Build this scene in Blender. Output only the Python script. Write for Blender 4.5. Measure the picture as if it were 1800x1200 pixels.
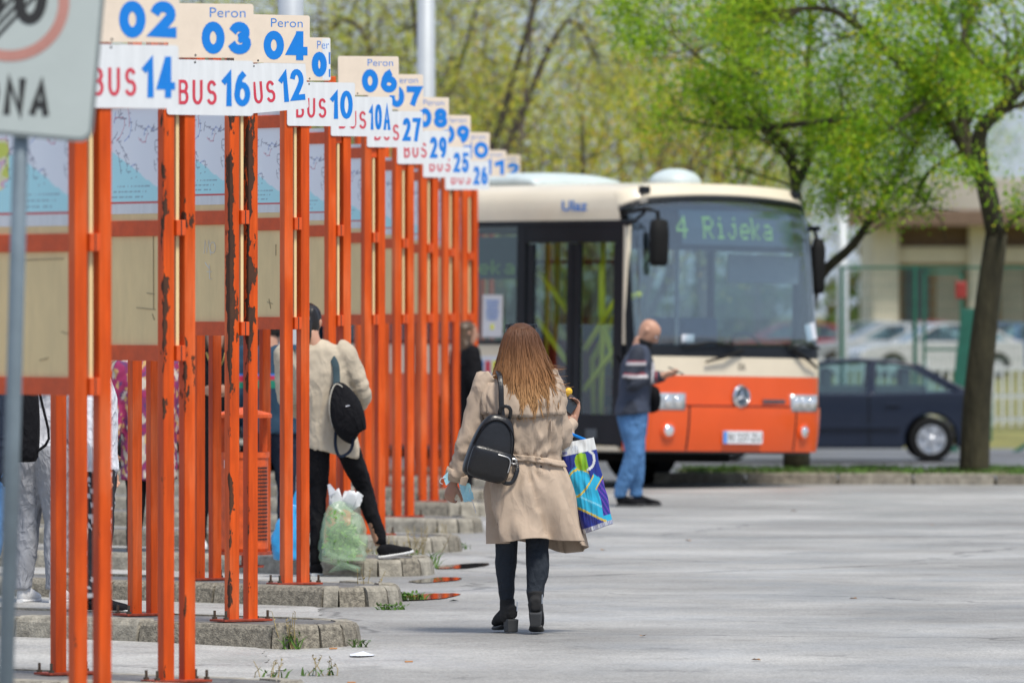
import bpy, bmesh, math, random
import numpy as np
from mathutils import Vector, Matrix, noise
R = math.radians
random.seed(7)
SC = bpy.context.scene
COL = SC.collection
for _o in list(bpy.data.objects):
    bpy.data.objects.remove(_o)

# ------------------------------------------------------------------ camera, sky, sun, exposure
F, H, HY = 15000.0, 1.79, 545.0          # focal length in photo pixels, eye height (m), horizon row
cam_d = bpy.data.cameras.new('camera')
cam = bpy.data.objects.new('camera', cam_d)
COL.objects.link(cam)
SC.camera = cam
cam.location = (0, 0, H)
cam.rotation_euler = (R(90), 0, 0)
cam_d.sensor_width = 36
cam_d.lens = 36 * F / 1800
cam_d.shift_y = -(600 - HY) / 1800
cam_d.clip_start = 1.0
cam_d.clip_end = 3000
cam_d.dof.use_dof = True
cam_d.dof.focus_distance = 47.6
cam_d.dof.aperture_fstop = 5.0

SUN_EL, SUN_AZ = R(61), R(149)           # azimuth clockwise from +Y: right of and behind the camera
w = bpy.data.worlds.new('World')
SC.world = w
w.use_nodes = True
nt = w.node_tree
bg = nt.nodes['Background']
sky = nt.nodes.new('ShaderNodeTexSky')
sky.sky_type = 'NISHITA'
sky.sun_disc = False
sky.sun_elevation = SUN_EL
sky.sun_rotation = SUN_AZ
sky.air_density = 1.0
sky.dust_density = 0.8
sky.ozone_density = 1.0
# a thin even layer of cloud over the blue
cl = nt.nodes.new('ShaderNodeTexNoise')
cl.inputs['Scale'].default_value = 2.2
cl.inputs['Detail'].default_value = 5
cm = nt.nodes.new('ShaderNodeMapRange')
cm.inputs['From Min'].default_value = .35
cm.inputs['From Max'].default_value = .65
cm.inputs['To Min'].default_value = .62
cm.inputs['To Max'].default_value = .92
nt.links.new(cl.outputs[0], cm.inputs[0])
mxs = nt.nodes.new('ShaderNodeMix')
mxs.data_type = 'RGBA'
mxs.inputs['B'].default_value = (4.2, 5.15, 6.9, 1)
nt.links.new(cm.outputs[0], mxs.inputs['Factor'])
nt.links.new(sky.outputs[0], mxs.inputs['A'])
nt.links.new(mxs.outputs['Result'], bg.inputs[0])
bg.inputs[1].default_value = 0.085
sun_d = bpy.data.lights.new('sun', 'SUN')
sun = bpy.data.objects.new('sun', sun_d)
COL.objects.link(sun)
sun_d.energy = 3.0
sun_d.angle = R(14)
sun_d.color = (1.0, 0.94, 0.84)
_sd = Vector((math.sin(SUN_AZ) * math.cos(SUN_EL), math.cos(SUN_AZ) * math.cos(SUN_EL), math.sin(SUN_EL)))
sun.rotation_euler = _sd.to_track_quat('Z', 'Y').to_euler()
SC.view_settings.view_transform = 'Standard'
SC.view_settings.look = 'None'
SC.view_settings.gamma = 1
SC.view_settings.exposure = 0.45

# ------------------------------------------------------------------ helpers
def P(px, py, d):
    """world point seen at photo pixel px,py at distance d"""
    return Vector(((px - 900) / F * d, d, H - (py - HY) / F * d))

def PX(px, d):
    return (px - 900) / F * d

def s2l(c):
    return c / 12.92 if c <= 0.04045 else ((c + 0.055) / 1.055) ** 2.4

def rgb(r, g, b):
    return (s2l(r / 255), s2l(g / 255), s2l(b / 255), 1)

def node(nt, t, **kw):
    n = nt.nodes.new(t)
    for k, v in kw.items():
        setattr(n, k, v)
    return n

def mat(name, col, rough=0.6, metal=0.0, var=0.12, scale=8.0, bump=0.0, bscale=60.0, spec=0.5, coat=0.0, stretch=None):
    m = bpy.data.materials.new(name)
    m.use_nodes = True
    nt = m.node_tree
    b = nt.nodes['Principled BSDF']
    b.inputs['Roughness'].default_value = rough
    b.inputs['Metallic'].default_value = metal
    b.inputs['Specular IOR Level'].default_value = spec
    b.inputs['Coat Weight'].default_value = coat
    tc = node(nt, 'ShaderNodeTexCoord')
    src = tc.outputs['Object']
    if stretch:
        mp = node(nt, 'ShaderNodeMapping')
        mp.inputs['Scale'].default_value = stretch
        nt.links.new(src, mp.inputs[0])
        src = mp.outputs[0]
    n = node(nt, 'ShaderNodeTexNoise')
    n.inputs['Scale'].default_value = scale
    n.inputs['Detail'].default_value = 6
    n.inputs['Roughness'].default_value = 0.65
    nt.links.new(src, n.inputs['Vector'])
    mx = node(nt, 'ShaderNodeMix', data_type='RGBA')
    mx.inputs['A'].default_value = tuple(c * (1 - var) for c in col[:3]) + (1,)
    mx.inputs['B'].default_value = tuple(min(1, c * (1 + var)) for c in col[:3]) + (1,)
    rp = node(nt, 'ShaderNodeMapRange')
    rp.inputs['From Min'].default_value = 0.3
    rp.inputs['From Max'].default_value = 0.7
    nt.links.new(n.outputs[0], rp.inputs[0])
    nt.links.new(rp.outputs[0], mx.inputs['Factor'])
    nt.links.new(mx.outputs['Result'], b.inputs['Base Color'])
    if bump:
        n2 = node(nt, 'ShaderNodeTexNoise')
        n2.inputs['Scale'].default_value = bscale
        n2.inputs['Detail'].default_value = 4
        nt.links.new(src, n2.inputs['Vector'])
        bp = node(nt, 'ShaderNodeBump')
        bp.inputs['Strength'].default_value = 1.0
        bp.inputs['Distance'].default_value = bump
        nt.links.new(n2.outputs[0], bp.inputs['Height'])
        nt.links.new(bp.outputs[0], b.inputs['Normal'])
    return m

def mat_attr(name, rough=0.6, spec=0.5, coat=0.0, trans=0.0):
    """base colour from the mesh's printed colours (attribute Col)"""
    m = bpy.data.materials.new(name)
    m.use_nodes = True
    nt = m.node_tree
    b = nt.nodes['Principled BSDF']
    a = node(nt, 'ShaderNodeAttribute', attribute_name='Col')
    nt.links.new(a.outputs['Color'], b.inputs['Base Color'])
    b.inputs['Roughness'].default_value = rough
    b.inputs['Specular IOR Level'].default_value = spec
    b.inputs['Coat Weight'].default_value = coat
    if trans:
        tr = node(nt, 'ShaderNodeBsdfTranslucent')
        nt.links.new(a.outputs['Color'], tr.inputs[0])
        mx = node(nt, 'ShaderNodeMixShader')
        mx.inputs[0].default_value = trans
        nt.links.new(b.outputs[0], mx.inputs[1])
        nt.links.new(tr.outputs[0], mx.inputs[2])
        nt.links.new(mx.outputs[0], nt.nodes['Material Output'].inputs[0])
    return m

def mat_glass(name, tint=(0.55, 0.62, 0.62, 1), refl=1.0, rough=0.02, base=0.06):
    m = bpy.data.materials.new(name)
    m.use_nodes = True
    nt = m.node_tree
    nt.nodes.remove(nt.nodes['Principled BSDF'])
    t = node(nt, 'ShaderNodeBsdfTransparent')
    t.inputs[0].default_value = tint
    g = node(nt, 'ShaderNodeBsdfGlossy')
    g.inputs['Color'].default_value = (refl, refl, refl, 1)
    g.inputs['Roughness'].default_value = rough
    lw = node(nt, 'ShaderNodeLayerWeight')
    pw = node(nt, 'ShaderNodeMath', operation='POWER')
    nt.links.new(lw.outputs['Facing'], pw.inputs[0]); pw.inputs[1].default_value = 4.0
    fr = node(nt, 'ShaderNodeMath', operation='MULTIPLY_ADD')
    nt.links.new(pw.outputs[0], fr.inputs[0]); fr.inputs[1].default_value = 0.85; fr.inputs[2].default_value = base
    mx = node(nt, 'ShaderNodeMixShader')
    nt.links.new(fr.outputs[0], mx.inputs[0])
    nt.links.new(t.outputs[0], mx.inputs[1])
    nt.links.new(g.outputs[0], mx.inputs[2])
    nt.links.new(mx.outputs[0], nt.nodes['Material Output'].inputs[0])
    return m

def mat_emit(name, col, strength):
    m = mat(name, col, 0.4, var=0)
    b = m.node_tree.nodes['Principled BSDF']
    b.inputs['Emission Color'].default_value = col
    b.inputs['Emission Strength'].default_value = strength
    return m

def cloth(name, col, wr=.012, rough=.85, var=.1, fs=7.0, spec=.25):
    """woven cloth: sharp creases over a fine weave"""
    m = mat(name, col, rough, var=var, scale=6, spec=spec)
    nt = m.node_tree; b = nt.nodes['Principled BSDF']
    tc = node(nt, 'ShaderNodeTexCoord')
    mp = node(nt, 'ShaderNodeMapping'); mp.inputs['Scale'].default_value = (1, 1, .55); mp.inputs['Rotation'].default_value = (.3, .45, 0)
    nt.links.new(tc.outputs['Object'], mp.inputs[0])
    hts = []
    for sc, am in ((fs, 1.0), (fs * 2.2, .45)):
        n = node(nt, 'ShaderNodeTexNoise'); n.inputs['Scale'].default_value = sc; n.inputs['Detail'].default_value = 2; n.inputs['Distortion'].default_value = .6
        nt.links.new(mp.outputs[0], n.inputs['Vector'])
        s = node(nt, 'ShaderNodeMath', operation='SUBTRACT'); nt.links.new(n.outputs[0], s.inputs[0]); s.inputs[1].default_value = .5
        a = node(nt, 'ShaderNodeMath', operation='ABSOLUTE'); nt.links.new(s.outputs[0], a.inputs[0])
        k = node(nt, 'ShaderNodeMath', operation='MULTIPLY'); nt.links.new(a.outputs[0], k.inputs[0]); k.inputs[1].default_value = am * 4
        mn = node(nt, 'ShaderNodeMath', operation='MINIMUM'); nt.links.new(k.outputs[0], mn.inputs[0]); mn.inputs[1].default_value = .6 * am
        hts.append(mn)
    ad = node(nt, 'ShaderNodeMath', operation='ADD'); nt.links.new(hts[0].outputs[0], ad.inputs[0]); nt.links.new(hts[1].outputs[0], ad.inputs[1])
    bp = node(nt, 'ShaderNodeBump'); bp.inputs['Distance'].default_value = -wr; bp.inputs['Strength'].default_value = 1.0
    nt.links.new(ad.outputs[0], bp.inputs['Height']); nt.links.new(bp.outputs[0], b.inputs['Normal'])
    return m

def to_mesh(name, bm, smooth=False):
    me = bpy.data.meshes.new(name)
    bmesh.ops.recalc_face_normals(bm, faces=bm.faces)
    bm.to_mesh(me)
    bm.free()
    if smooth:
        me.polygons.foreach_set('use_smooth', [True] * len(me.polygons))
    return me

def obj(name, me, m=None, parent=None, loc=(0, 0, 0), rot=(0, 0, 0), smooth=False):
    if isinstance(me, bmesh.types.BMesh):
        me = to_mesh(name, me, smooth)
    o = bpy.data.objects.new(name, me)
    COL.objects.link(o)
    o.location = loc
    o.rotation_euler = rot
    if m is not None and len(me.materials) == 0:
        me.materials.append(m)
    if parent is not None:
        o.parent = parent
    return o

def tag(o, label=None, cat=None, group=None, kind=None):
    if label: o['label'] = label
    if cat: o['category'] = cat
    if group: o['group'] = group
    if kind: o['kind'] = kind
    return o

def empty(name, loc=(0, 0, 0), rz=0.0, label=None, cat=None, group=None):
    o = bpy.data.objects.new(name, None)
    COL.objects.link(o)
    o.location = loc
    o.rotation_euler = (0, 0, rz)
    o.empty_display_size = 0.2
    return tag(o, label, cat, group)

def copy_tree(o, parent=None):
    c = o.copy()
    COL.objects.link(c)
    c.parent = parent
    for ch in list(o.children):
        copy_tree(ch, c)
    return c

def BM():
    return bmesh.new()

def box(bm, c, s, bev=0.0, rz=0.0, ry=0.0, rx=0.0, taper=1.0):
    """box centred at c with size s; taper scales the top in x,y"""
    vs = []
    mtx = Matrix.Translation(c) @ Matrix.Rotation(rz, 4, 'Z') @ Matrix.Rotation(ry, 4, 'Y') @ Matrix.Rotation(rx, 4, 'X')
    for z in (-.5, .5):
        k = taper if z > 0 else 1.0
        for x, y in ((-.5, -.5), (.5, -.5), (.5, .5), (-.5, .5)):
            vs.append(bm.verts.new(mtx @ Vector((x * s[0] * k, y * s[1] * k, z * s[2]))))
    fs = [(0, 3, 2, 1), (4, 5, 6, 7), (0, 1, 5, 4), (1, 2, 6, 5), (2, 3, 7, 6), (3, 0, 4, 7)]
    faces = [bm.faces.new([vs[i] for i in f]) for f in fs]
    if bev:
        es = set()
        for f in faces:
            es.update(f.edges)
        bmesh.ops.bevel(bm, geom=list(es), offset=bev, segments=2, affect='EDGES', profile=0.6)
    return faces

def boxm(c, s, bev=0.0, **k):
    bm = BM(); box(bm, c, s, bev, **k); return bm

def loft(bm, rings, seg=14, caps=True, ref=(0, 1, 0), power=2.0):
    """rings: (point, half width a, half depth b); superellipse sections"""
    pts = [Vector(r[0]) for r in rings]
    ref = Vector(ref)
    rows = []
    n = len(pts)
    for i, p in enumerate(pts):
        t = (pts[min(i + 1, n - 1)] - pts[max(i - 1, 0)]).normalized()
        side = t.cross(ref)
        if side.length < 1e-4:
            side = t.cross(Vector((1, 0, 0)))
        side.normalize()
        fr = side.cross(t).normalized()
        row = []
        for k in range(seg):
            a = 2 * math.pi * k / seg
            ca, sa = math.cos(a), math.sin(a)
            e = 2.0 / power
            x = math.copysign(abs(ca) ** e, ca) * rings[i][1]
            y = math.copysign(abs(sa) ** e, sa) * rings[i][2]
            row.append(bm.verts.new(p + side * x + fr * y))
        rows.append(row)
    for i in range(n - 1):
        for k in range(seg):
            k2 = (k + 1) % seg
            bm.faces.new((rows[i][k], rows[i][k2], rows[i + 1][k2], rows[i + 1][k]))
    if caps:
        bm.faces.new(rows[0])
        bm.faces.new(rows[-1][::-1])
    return rows

def tube(bm, pts, r, seg=8, ref=(0.3, 0.9, 0.31), caps=True):
    rs = r if isinstance(r, (list, tuple)) else [r] * len(pts)
    return loft(bm, [(p, q, q) for p, q in zip(pts, rs)], seg, caps, ref)

def smooth_path(pts, n=4):
    """Catmull-Rom through points (Vectors or tuples of any length)"""
    pts = [np.array(p, float) for p in pts]
    out = []
    for i in range(len(pts) - 1):
        p0 = pts[max(i - 1, 0)]; p1 = pts[i]; p2 = pts[i + 1]; p3 = pts[min(i + 2, len(pts) - 1)]
        for k in range(n):
            t = k / n
            out.append(0.5 * ((2 * p1) + (-p0 + p2) * t + (2 * p0 - 5 * p1 + 4 * p2 - p3) * t * t + (-p0 + 3 * p1 - 3 * p2 + p3) * t ** 3))
    out.append(pts[-1])
    return [tuple(o) for o in out]

def sloft(bm, rows, seg=14, n=3, **k):
    """smooth loft: rows of (x,y,z,a,b)"""
    pr = smooth_path(rows, n)
    return loft(bm, [(Vector(p[:3]), max(p[3], .001), max(p[4], .001)) for p in pr], seg, **k)

def lathe(bm, prof, seg=24, c=(0, 0, 0), caps=True):
    rows = []
    for r, z in prof:
        rows.append([bm.verts.new((c[0] + r * math.cos(2 * math.pi * k / seg), c[1] + r * math.sin(2 * math.pi * k / seg), c[2] + z)) for k in range(seg)])
    for i in range(len(rows) - 1):
        for k in range(seg):
            k2 = (k + 1) % seg
            bm.faces.new((rows[i][k], rows[i][k2], rows[i + 1][k2], rows[i + 1][k]))
    if caps:
        bm.faces.new(rows[0][::-1]); bm.faces.new(rows[-1])

def prism(bm, poly, y0, y1, axis='y'):
    """polygon in XZ extruded along y (or XY extruded along z)"""
    def mk(p, h):
        return (p[0], h, p[1]) if axis == 'y' else (p[0], p[1], h)
    a = [bm.verts.new(mk(p, y0)) for p in poly]
    b = [bm.verts.new(mk(p, y1)) for p in poly]
    n = len(poly)
    fa = bm.faces.new(a); fb = bm.faces.new(b[::-1])
    for i in range(n):
        j = (i + 1) % n
        bm.faces.new((a[i], b[i], b[j], a[j]))
    return fa, fb

def rrect(x0, z0, x1, z1, r, n=4):
    pts = []
    for cx, cz, a0 in ((x1 - r, z0 + r, -90), (x1 - r, z1 - r, 0), (x0 + r, z1 - r, 90), (x0 + r, z0 + r, 180)):
        for k in range(n + 1):
            a = R(a0 + 90 * k / n)
            pts.append((cx + r * math.cos(a), cz + r * math.sin(a)))
    return pts

def fuse(name, bm, voxel, m, parent=None, disp=None, it=2, loc=(0, 0, 0), rot=(0, 0, 0)):
    """merge overlapping closed lofts into one continuous skin"""
    o = obj(name + '_tmp', bm)
    md = o.modifiers.new('r', 'REMESH')
    md.mode = 'VOXEL'; md.voxel_size = voxel; md.use_smooth_shade = True
    sm = o.modifiers.new('s', 'SMOOTH'); sm.factor = 0.5; sm.iterations = it
    dg = bpy.context.evaluated_depsgraph_get()
    me = bpy.data.meshes.new_from_object(o.evaluated_get(dg))
    old = o.data
    bpy.data.objects.remove(o); bpy.data.meshes.remove(old)
    me.materials.clear(); me.name = name
    if disp:
        n = len(me.vertices)
        co = np.empty(n * 3); me.vertices.foreach_get('co', co); co = co.reshape(-1, 3)
        no = np.empty(n * 3); me.vertices.foreach_get('normal', no); no = no.reshape(-1, 3)
        for i in range(n):
            co[i] += no[i] * disp(co[i], no[i])
        me.vertices.foreach_set('co', co.ravel())
    me.polygons.foreach_set('use_smooth', [True] * len(me.polygons))
    return obj(name, me, m, parent, loc, rot)

def paint(o, fn):
    """printed colours on a mesh: fn(co) -> rgb linear"""
    me = o.data
    ca = me.color_attributes.new('Col', 'FLOAT_COLOR', 'POINT')
    arr = np.ones((len(me.vertices), 4), np.float32)
    for i, v in enumerate(me.vertices):
        arr[i, :3] = fn(v.co)[:3]
    ca.data.foreach_set('color', arr.ravel())

def folds(A=0.006, f=7.0, seed=0.0, zs=0.35):
    def d(co, no):
        v = Vector((co[0] * f + seed, co[1] * f, co[2] * f * zs + seed))
        n1 = noise.noise(v)
        n2 = noise.noise(v * 2.3 + Vector((3, 1, 7)))
        return A * ((1 - 2 * abs(n1)) + 0.5 * (1 - 2 * abs(n2)) - 0.6)
    return d

# ------------------------------------------------------------------ lettering
def _arc(cx, cy, rx, ry, a0, a1, n=10):
    return [(cx + rx * math.cos(R(a0 + (a1 - a0) * k / n)), cy + ry * math.sin(R(a0 + (a1 - a0) * k / n))) for k in range(n + 1)]

GLY = {
 '0': [('c', _arc(.5, .5, .5, .5, 0, 342, 19))],
 '1': [('o', [(.12, .70), (.62, .93), (.62, 0)])],
 '2': [('o', _arc(.5, .71, .46, .29, 165, -25, 9) + [(.62, .36), (.08, .02), (1, .02)])],
 '3': [('o', _arc(.48, .745, .42, .255, 160, -85, 10)), ('o', _arc(.48, .27, .5, .27, 85, -165, 11))],
 '4': [('o', [(1, .24), (.04, .24), (.62, .98)]), ('o', [(.68, 1), (.68, 0)])],
 '5': [('o', [(.92, 1), (.2, 1), (.1, .52)] + _arc(.46, .32, .52, .32, 130, -160, 11))],
 '6': [('c', _arc(.5, .31, .5, .31, 0, 342, 19)), ('o', [(.03, .34), (.10, .62), (.30, .86), (.62, 1.0)])],
 '7': [('o', [(0, 1), (1, 1), (.62, .5), (.35, 0)])],
 '8': [('c', _arc(.5, .26, .5, .26, 0, 342, 19)), ('c', _arc(.5, .76, .42, .24, 0, 342, 19))],
 '9': [('c', _arc(.5, .69, .5, .31, 0, 342, 19)), ('o', [(.97, .66), (.90, .38), (.70, .14), (.38, 0)])],
 'A': [('o', [(0, 0), (.5, 1.0), (1, 0)]), ('o', [(.2, .3), (.8, .3)])],
 'B': [('o', [(0, 0), (0, 1), (.5, 1)] + _arc(.55, .765, .38, .235, 80, -80, 7) + [(.2, .53)]), ('o', [(.3, .53), (.55, .53)] + _arc(.58, .265, .42, .265, 80, -80, 7) + [(.1, 0)])],
 'U': [('o', [(0, 1), (0, .35)] + _arc(.5, .32, .5, .32, 190, 350, 9) + [(1, .35), (1, 1)])],
 'S': [('o', _arc(.5, .75, .44, .25, 25, 250, 9) + _arc(.5, .26, .5, .26, 70, -155, 9))],
 'O': [('c', _arc(.5, .5, .5, .5, 0, 342, 19))],
 'N': [('o', [(0, 0), (0, 1), (1, 0), (1, 1)])],
 'Z': [('o', [(0, 1), (1, 1), (0, 0), (1, 0)])],
}

def glyph(bm, ch, x, z, wd, ht, st, y=0.0):
    """stroke a letter into the box x,z,wd,ht with stroke width st, facing -y"""
    stv = st * 0.86
    for gi, (kind, pts) in enumerate(GLY[ch]):
        pp = [(x + st / 2 + p[0] * (wd - st), z + st / 2 + p[1] * (ht - st)) for p in pts]
        n = len(pp)
        L, Rr = [], []
        for i, p in enumerate(pp):
            if kind == 'c':
                a, b = pp[i - 1], pp[(i + 1) % n]
                t = Vector((b[0] - a[0], b[1] - a[1])).normalized(); k = 1.0
            else:
                d1 = Vector((p[0] - pp[i - 1][0], p[1] - pp[i - 1][1])).normalized() if i > 0 else None
                d2 = Vector((pp[i + 1][0] - p[0], pp[i + 1][1] - p[1])).normalized() if i < n - 1 else None
                if d1 is None: d1 = d2
                if d2 is None: d2 = d1
                t = (d1 + d2)
                t = t.normalized() if t.length > 1e-3 else d1
                k = 1 / max(0.45, math.sqrt(max(0, (1 + d1.dot(d2)) / 2)))
            nn = Vector((-t.y, t.x)) * (st / 2 * k)
            q = Vector(p)
            if kind == 'o' and i in (0, n - 1):
                q = q + t * (st / 2 if i else -st / 2) * (1 if abs(t.x) < .2 or abs(t.y) < .2 else .4)
            L.append(q + nn); Rr.append(q - nn)
        yy = y - 0.0004 * gi
        l = [bm.verts.new((q.x, yy, q.y)) for q in L]
        r = [bm.verts.new((q.x, yy, q.y)) for q in Rr]
        for i in range(n if kind == 'c' else n - 1):
            j = (i + 1) % n
            bm.faces.new((l[i], l[j], r[j], r[i]))

def write(s, x, z, wd, ht, st, gap):
    """string of stroked letters filling width wd"""
    bm = BM()
    wts = [0.62 if c == '1' else 1.0 for c in s]
    unit = (wd - gap * (len(s) - 1)) / sum(wts)
    cx = x
    for c, k in zip(s, wts):
        if c == '1':
            glyph(bm, c, cx - unit * .12, z, unit * .98, ht, st)
        else:
            glyph(bm, c, cx, z, unit * k, ht, st)
        cx += unit * k + gap
    me = bpy.data.meshes.new('lettering')
    bm.normal_update()
    for f in bm.faces:
        if f.normal.y > 0: f.normal_flip()
    bm.to_mesh(me); bm.free()
    return me

def text_mesh(s, x, z, wd, ht, off=0.0):
    """plain lettering fitted into a box in the XZ plane facing -y"""
    c = bpy.data.curves.new('tmp', 'FONT')
    c.body = s; c.offset = off; c.resolution_u = 3
    o = bpy.data.objects.new('tmp', c)
    COL.objects.link(o)
    dg = bpy.context.evaluated_depsgraph_get()
    me = bpy.data.meshes.new_from_object(o.evaluated_get(dg))
    bpy.data.objects.remove(o); bpy.data.curves.remove(c)
    co = np.empty(len(me.vertices) * 3); me.vertices.foreach_get('co', co); co = co.reshape(-1, 3)
    mn, mx = co.min(0), co.max(0)
    out = np.zeros_like(co)
    out[:, 0] = x + (co[:, 0] - mn[0]) / (mx[0] - mn[0]) * wd
    out[:, 2] = z + (co[:, 1] - mn[1]) / (mx[1] - mn[1]) * ht
    me.vertices.foreach_set('co', out.ravel())
    me.materials.clear(); me.update(); me.name = 'lettering'
    return me

PIX = {
 'R': ['1111.', '1...1', '1...1', '1111.', '1.1..', '1..1.', '1...1'],
 'i': ['..1..', '.....', '.11..', '..1..', '..1..', '..1..', '.111.'],
 'j': ['...1.', '.....', '..11.', '...1.', '...1.', '1..1.', '.11..'],
 'e': ['.....', '.....', '.111.', '1...1', '11111', '1....', '.111.'],
 'k': ['1....', '1....', '1..1.', '1.1..', '11...', '1.1..', '1..1.'],
 'a': ['.....', '.....', '.111.', '....1', '.1111', '1...1', '.1111'],
 '4': ['...1.', '..11.', '.1.1.', '1..1.', '11111', '...1.', '...1.'],
 '-': ['.....', '.....', '.....', '11111', '.....', '.....', '.....'],
 ' ': ['.....'] * 7,
}
# ------------------------------------------------------------------ materials of the setting
def mat_asphalt(name, c1, c2, c3, rough=0.55, big=0.35, seed=0.0):
    m = bpy.data.materials.new(name)
    m.use_nodes = True
    nt = m.node_tree
    b = nt.nodes['Principled BSDF']
    tc = node(nt, 'ShaderNodeTexCoord')
    mp = node(nt, 'ShaderNodeMapping'); mp.inputs['Location'].default_value = (seed, seed, 0)
    nt.links.new(tc.outputs['Object'], mp.inputs[0])
    n1 = node(nt, 'ShaderNodeTexNoise'); n1.inputs['Scale'].default_value = big; n1.inputs['Detail'].default_value = 8; n1.inputs['Roughness'].default_value = 0.62
    n2 = node(nt, 'ShaderNodeTexNoise'); n2.inputs['Scale'].default_value = 55; n2.inputs['Detail'].default_value = 5; n2.inputs['Roughness'].default_value = 0.8
    n3 = node(nt, 'ShaderNodeTexNoise'); n3.inputs['Scale'].default_value = big * 2.3; n3.inputs['Detail'].default_value = 7
    for n in (n1, n2, n3):
        nt.links.new(mp.outputs[0], n.inputs['Vector'])
    r1 = node(nt, 'ShaderNodeValToRGB')
    r1.color_ramp.elements[0].position = 0.36; r1.color_ramp.elements[0].color = c1
    r1.color_ramp.elements[1].position = 0.66; r1.color_ramp.elements[1].color = c3
    e = r1.color_ramp.elements.new(0.5); e.color = c2
    nt.links.new(n1.outputs[0], r1.inputs[0])
    mx = node(nt, 'ShaderNodeMix', data_type='RGBA', blend_type='MULTIPLY')
    mx.inputs['Factor'].default_value = 1.0
    nt.links.new(r1.outputs[0], mx.inputs['A'])
    r2 = node(nt, 'ShaderNodeMapRange'); r2.inputs['From Min'].default_value = .25; r2.inputs['From Max'].default_value = .75
    r2.inputs['To Min'].default_value = .7; r2.inputs['To Max'].default_value = 1.3
    nt.links.new(n2.outputs[0], r2.inputs[0])
    nt.links.new(r2.outputs[0], mx.inputs['B'])
    # oil spots and darker worn patches
    n4 = node(nt, 'ShaderNodeTexNoise'); n4.inputs['Scale'].default_value = 2.1; n4.inputs['Detail'].default_value = 6; n4.inputs['Roughness'].default_value = .7
    nt.links.new(mp.outputs[0], n4.inputs['Vector'])
    r4 = node(nt, 'ShaderNodeMapRange'); r4.inputs['From Min'].default_value = .56; r4.inputs['From Max'].default_value = .70
    r4.inputs['To Min'].default_value = 1.0; r4.inputs['To Max'].default_value = .66
    nt.links.new(n4.outputs[0], r4.inputs[0])
    m4 = node(nt, 'ShaderNodeMix', data_type='RGBA', blend_type='MULTIPLY'); m4.inputs['Factor'].default_value = 1.0
    nt.links.new(mx.outputs['Result'], m4.inputs['A']); nt.links.new(r4.outputs[0], m4.inputs['B'])
    # grit
    n5 = node(nt, 'ShaderNodeTexVoronoi'); n5.inputs['Scale'].default_value = 90
    nt.links.new(mp.outputs[0], n5.inputs['Vector'])
    r5 = node(nt, 'ShaderNodeMapRange'); r5.inputs['From Min'].default_value = 0; r5.inputs['From Max'].default_value = 1
    r5.inputs['To Min'].default_value = .72; r5.inputs['To Max'].default_value = 1.28
    nt.links.new(n5.outputs['Color'], r5.inputs[0])
    mx = node(nt, 'ShaderNodeMix', data_type='RGBA', blend_type='MULTIPLY'); mx.inputs['Factor'].default_value = 1.0
    nt.links.new(m4.outputs['Result'], mx.inputs['A']); nt.links.new(r5.outputs[0], mx.inputs['B'])
    # cracks
    vo = node(nt, 'ShaderNodeTexVoronoi', feature='DISTANCE_TO_EDGE'); vo.inputs['Scale'].default_value = 0.2
    ad = node(nt, 'ShaderNodeVectorMath', operation='MULTIPLY_ADD')
    nt.links.new(n3.outputs['Color'], ad.inputs[0]); ad.inputs[1].default_value = (1.3, 1.3, 0); nt.links.new(mp.outputs[0], ad.inputs[2])
    nt.links.new(ad.outputs[0], vo.inputs['Vector'])
    cr = node(nt, 'ShaderNodeMapRange'); cr.inputs['From Min'].default_value = 0.002; cr.inputs['From Max'].default_value = 0.007
    cr.inputs['To Min'].default_value = 0.55; cr.inputs['To Max'].default_value = 1
    nt.links.new(vo.outputs['Distance'], cr.inputs[0])
    mx2 = node(nt, 'ShaderNodeMix', data_type='RGBA', blend_type='MULTIPLY'); mx2.inputs['Factor'].default_value = 1.0
    nt.links.new(mx.outputs['Result'], mx2.inputs['A']); nt.links.new(cr.outputs[0], mx2.inputs['B'])
    nt.links.new(mx2.outputs['Result'], b.inputs['Base Color'])
    rr = node(nt, 'ShaderNodeMapRange'); rr.inputs['From Min'].default_value = .38; rr.inputs['From Max'].default_value = .62
    rr.inputs['To Min'].default_value = rough - .2; rr.inputs['To Max'].default_value = rough + .2
    nt.links.new(n3.outputs[0], rr.inputs[0]); nt.links.new(rr.outputs[0], b.inputs['Roughness'])
    bp = node(nt, 'ShaderNodeBump'); bp.inputs['Distance'].default_value = 0.004; bp.inputs['Strength'].default_value = .6
    nt.links.new(n2.outputs[0], bp.inputs['Height']); nt.links.new(bp.outputs[0], b.inputs['Normal'])
    return m

M = {}
M['asphalt'] = mat_asphalt('pale_worn_asphalt', (.225, .218, .206, 1), (.30, .292, .277, 1), (.42, .41, .39, 1), 0.68)
M['dark_asphalt'] = mat_asphalt('island_asphalt', (.11, .105, .10, 1), (.15, .145, .14, 1), (.20, .19, .18, 1), 0.75, 1.2, 4.0)
M['road'] = mat_asphalt('road_asphalt', (.10, .10, .105, 1), (.13, .13, .135, 1), (.17, .17, .17, 1), 0.6, .2, 9.0)
M['concrete'] = mat('kerb_concrete', (.30, .275, .225, 1), 0.9, var=.45, scale=14, bump=.008, bscale=70)
M['concrete2'] = mat('kerb_concrete_pebbly', (.24, .215, .17, 1), 0.92, var=.65, scale=38, bump=.012, bscale=110)
M['soil'] = mat('verge_soil', (.13, .13, .05, 1), 1.0, var=.4, scale=3)
M['grass'] = mat('grass_blade', (.075, .16, .018, 1), 0.7, var=.5, scale=2.0)
M['dry'] = mat('dry_stalk', (.32, .25, .11, 1), 0.8, var=.4, scale=9)
M['meadow'] = mat('rough_meadow', (.20, .19, .055, 1), 1.0, var=.45, scale=.8)

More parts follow.
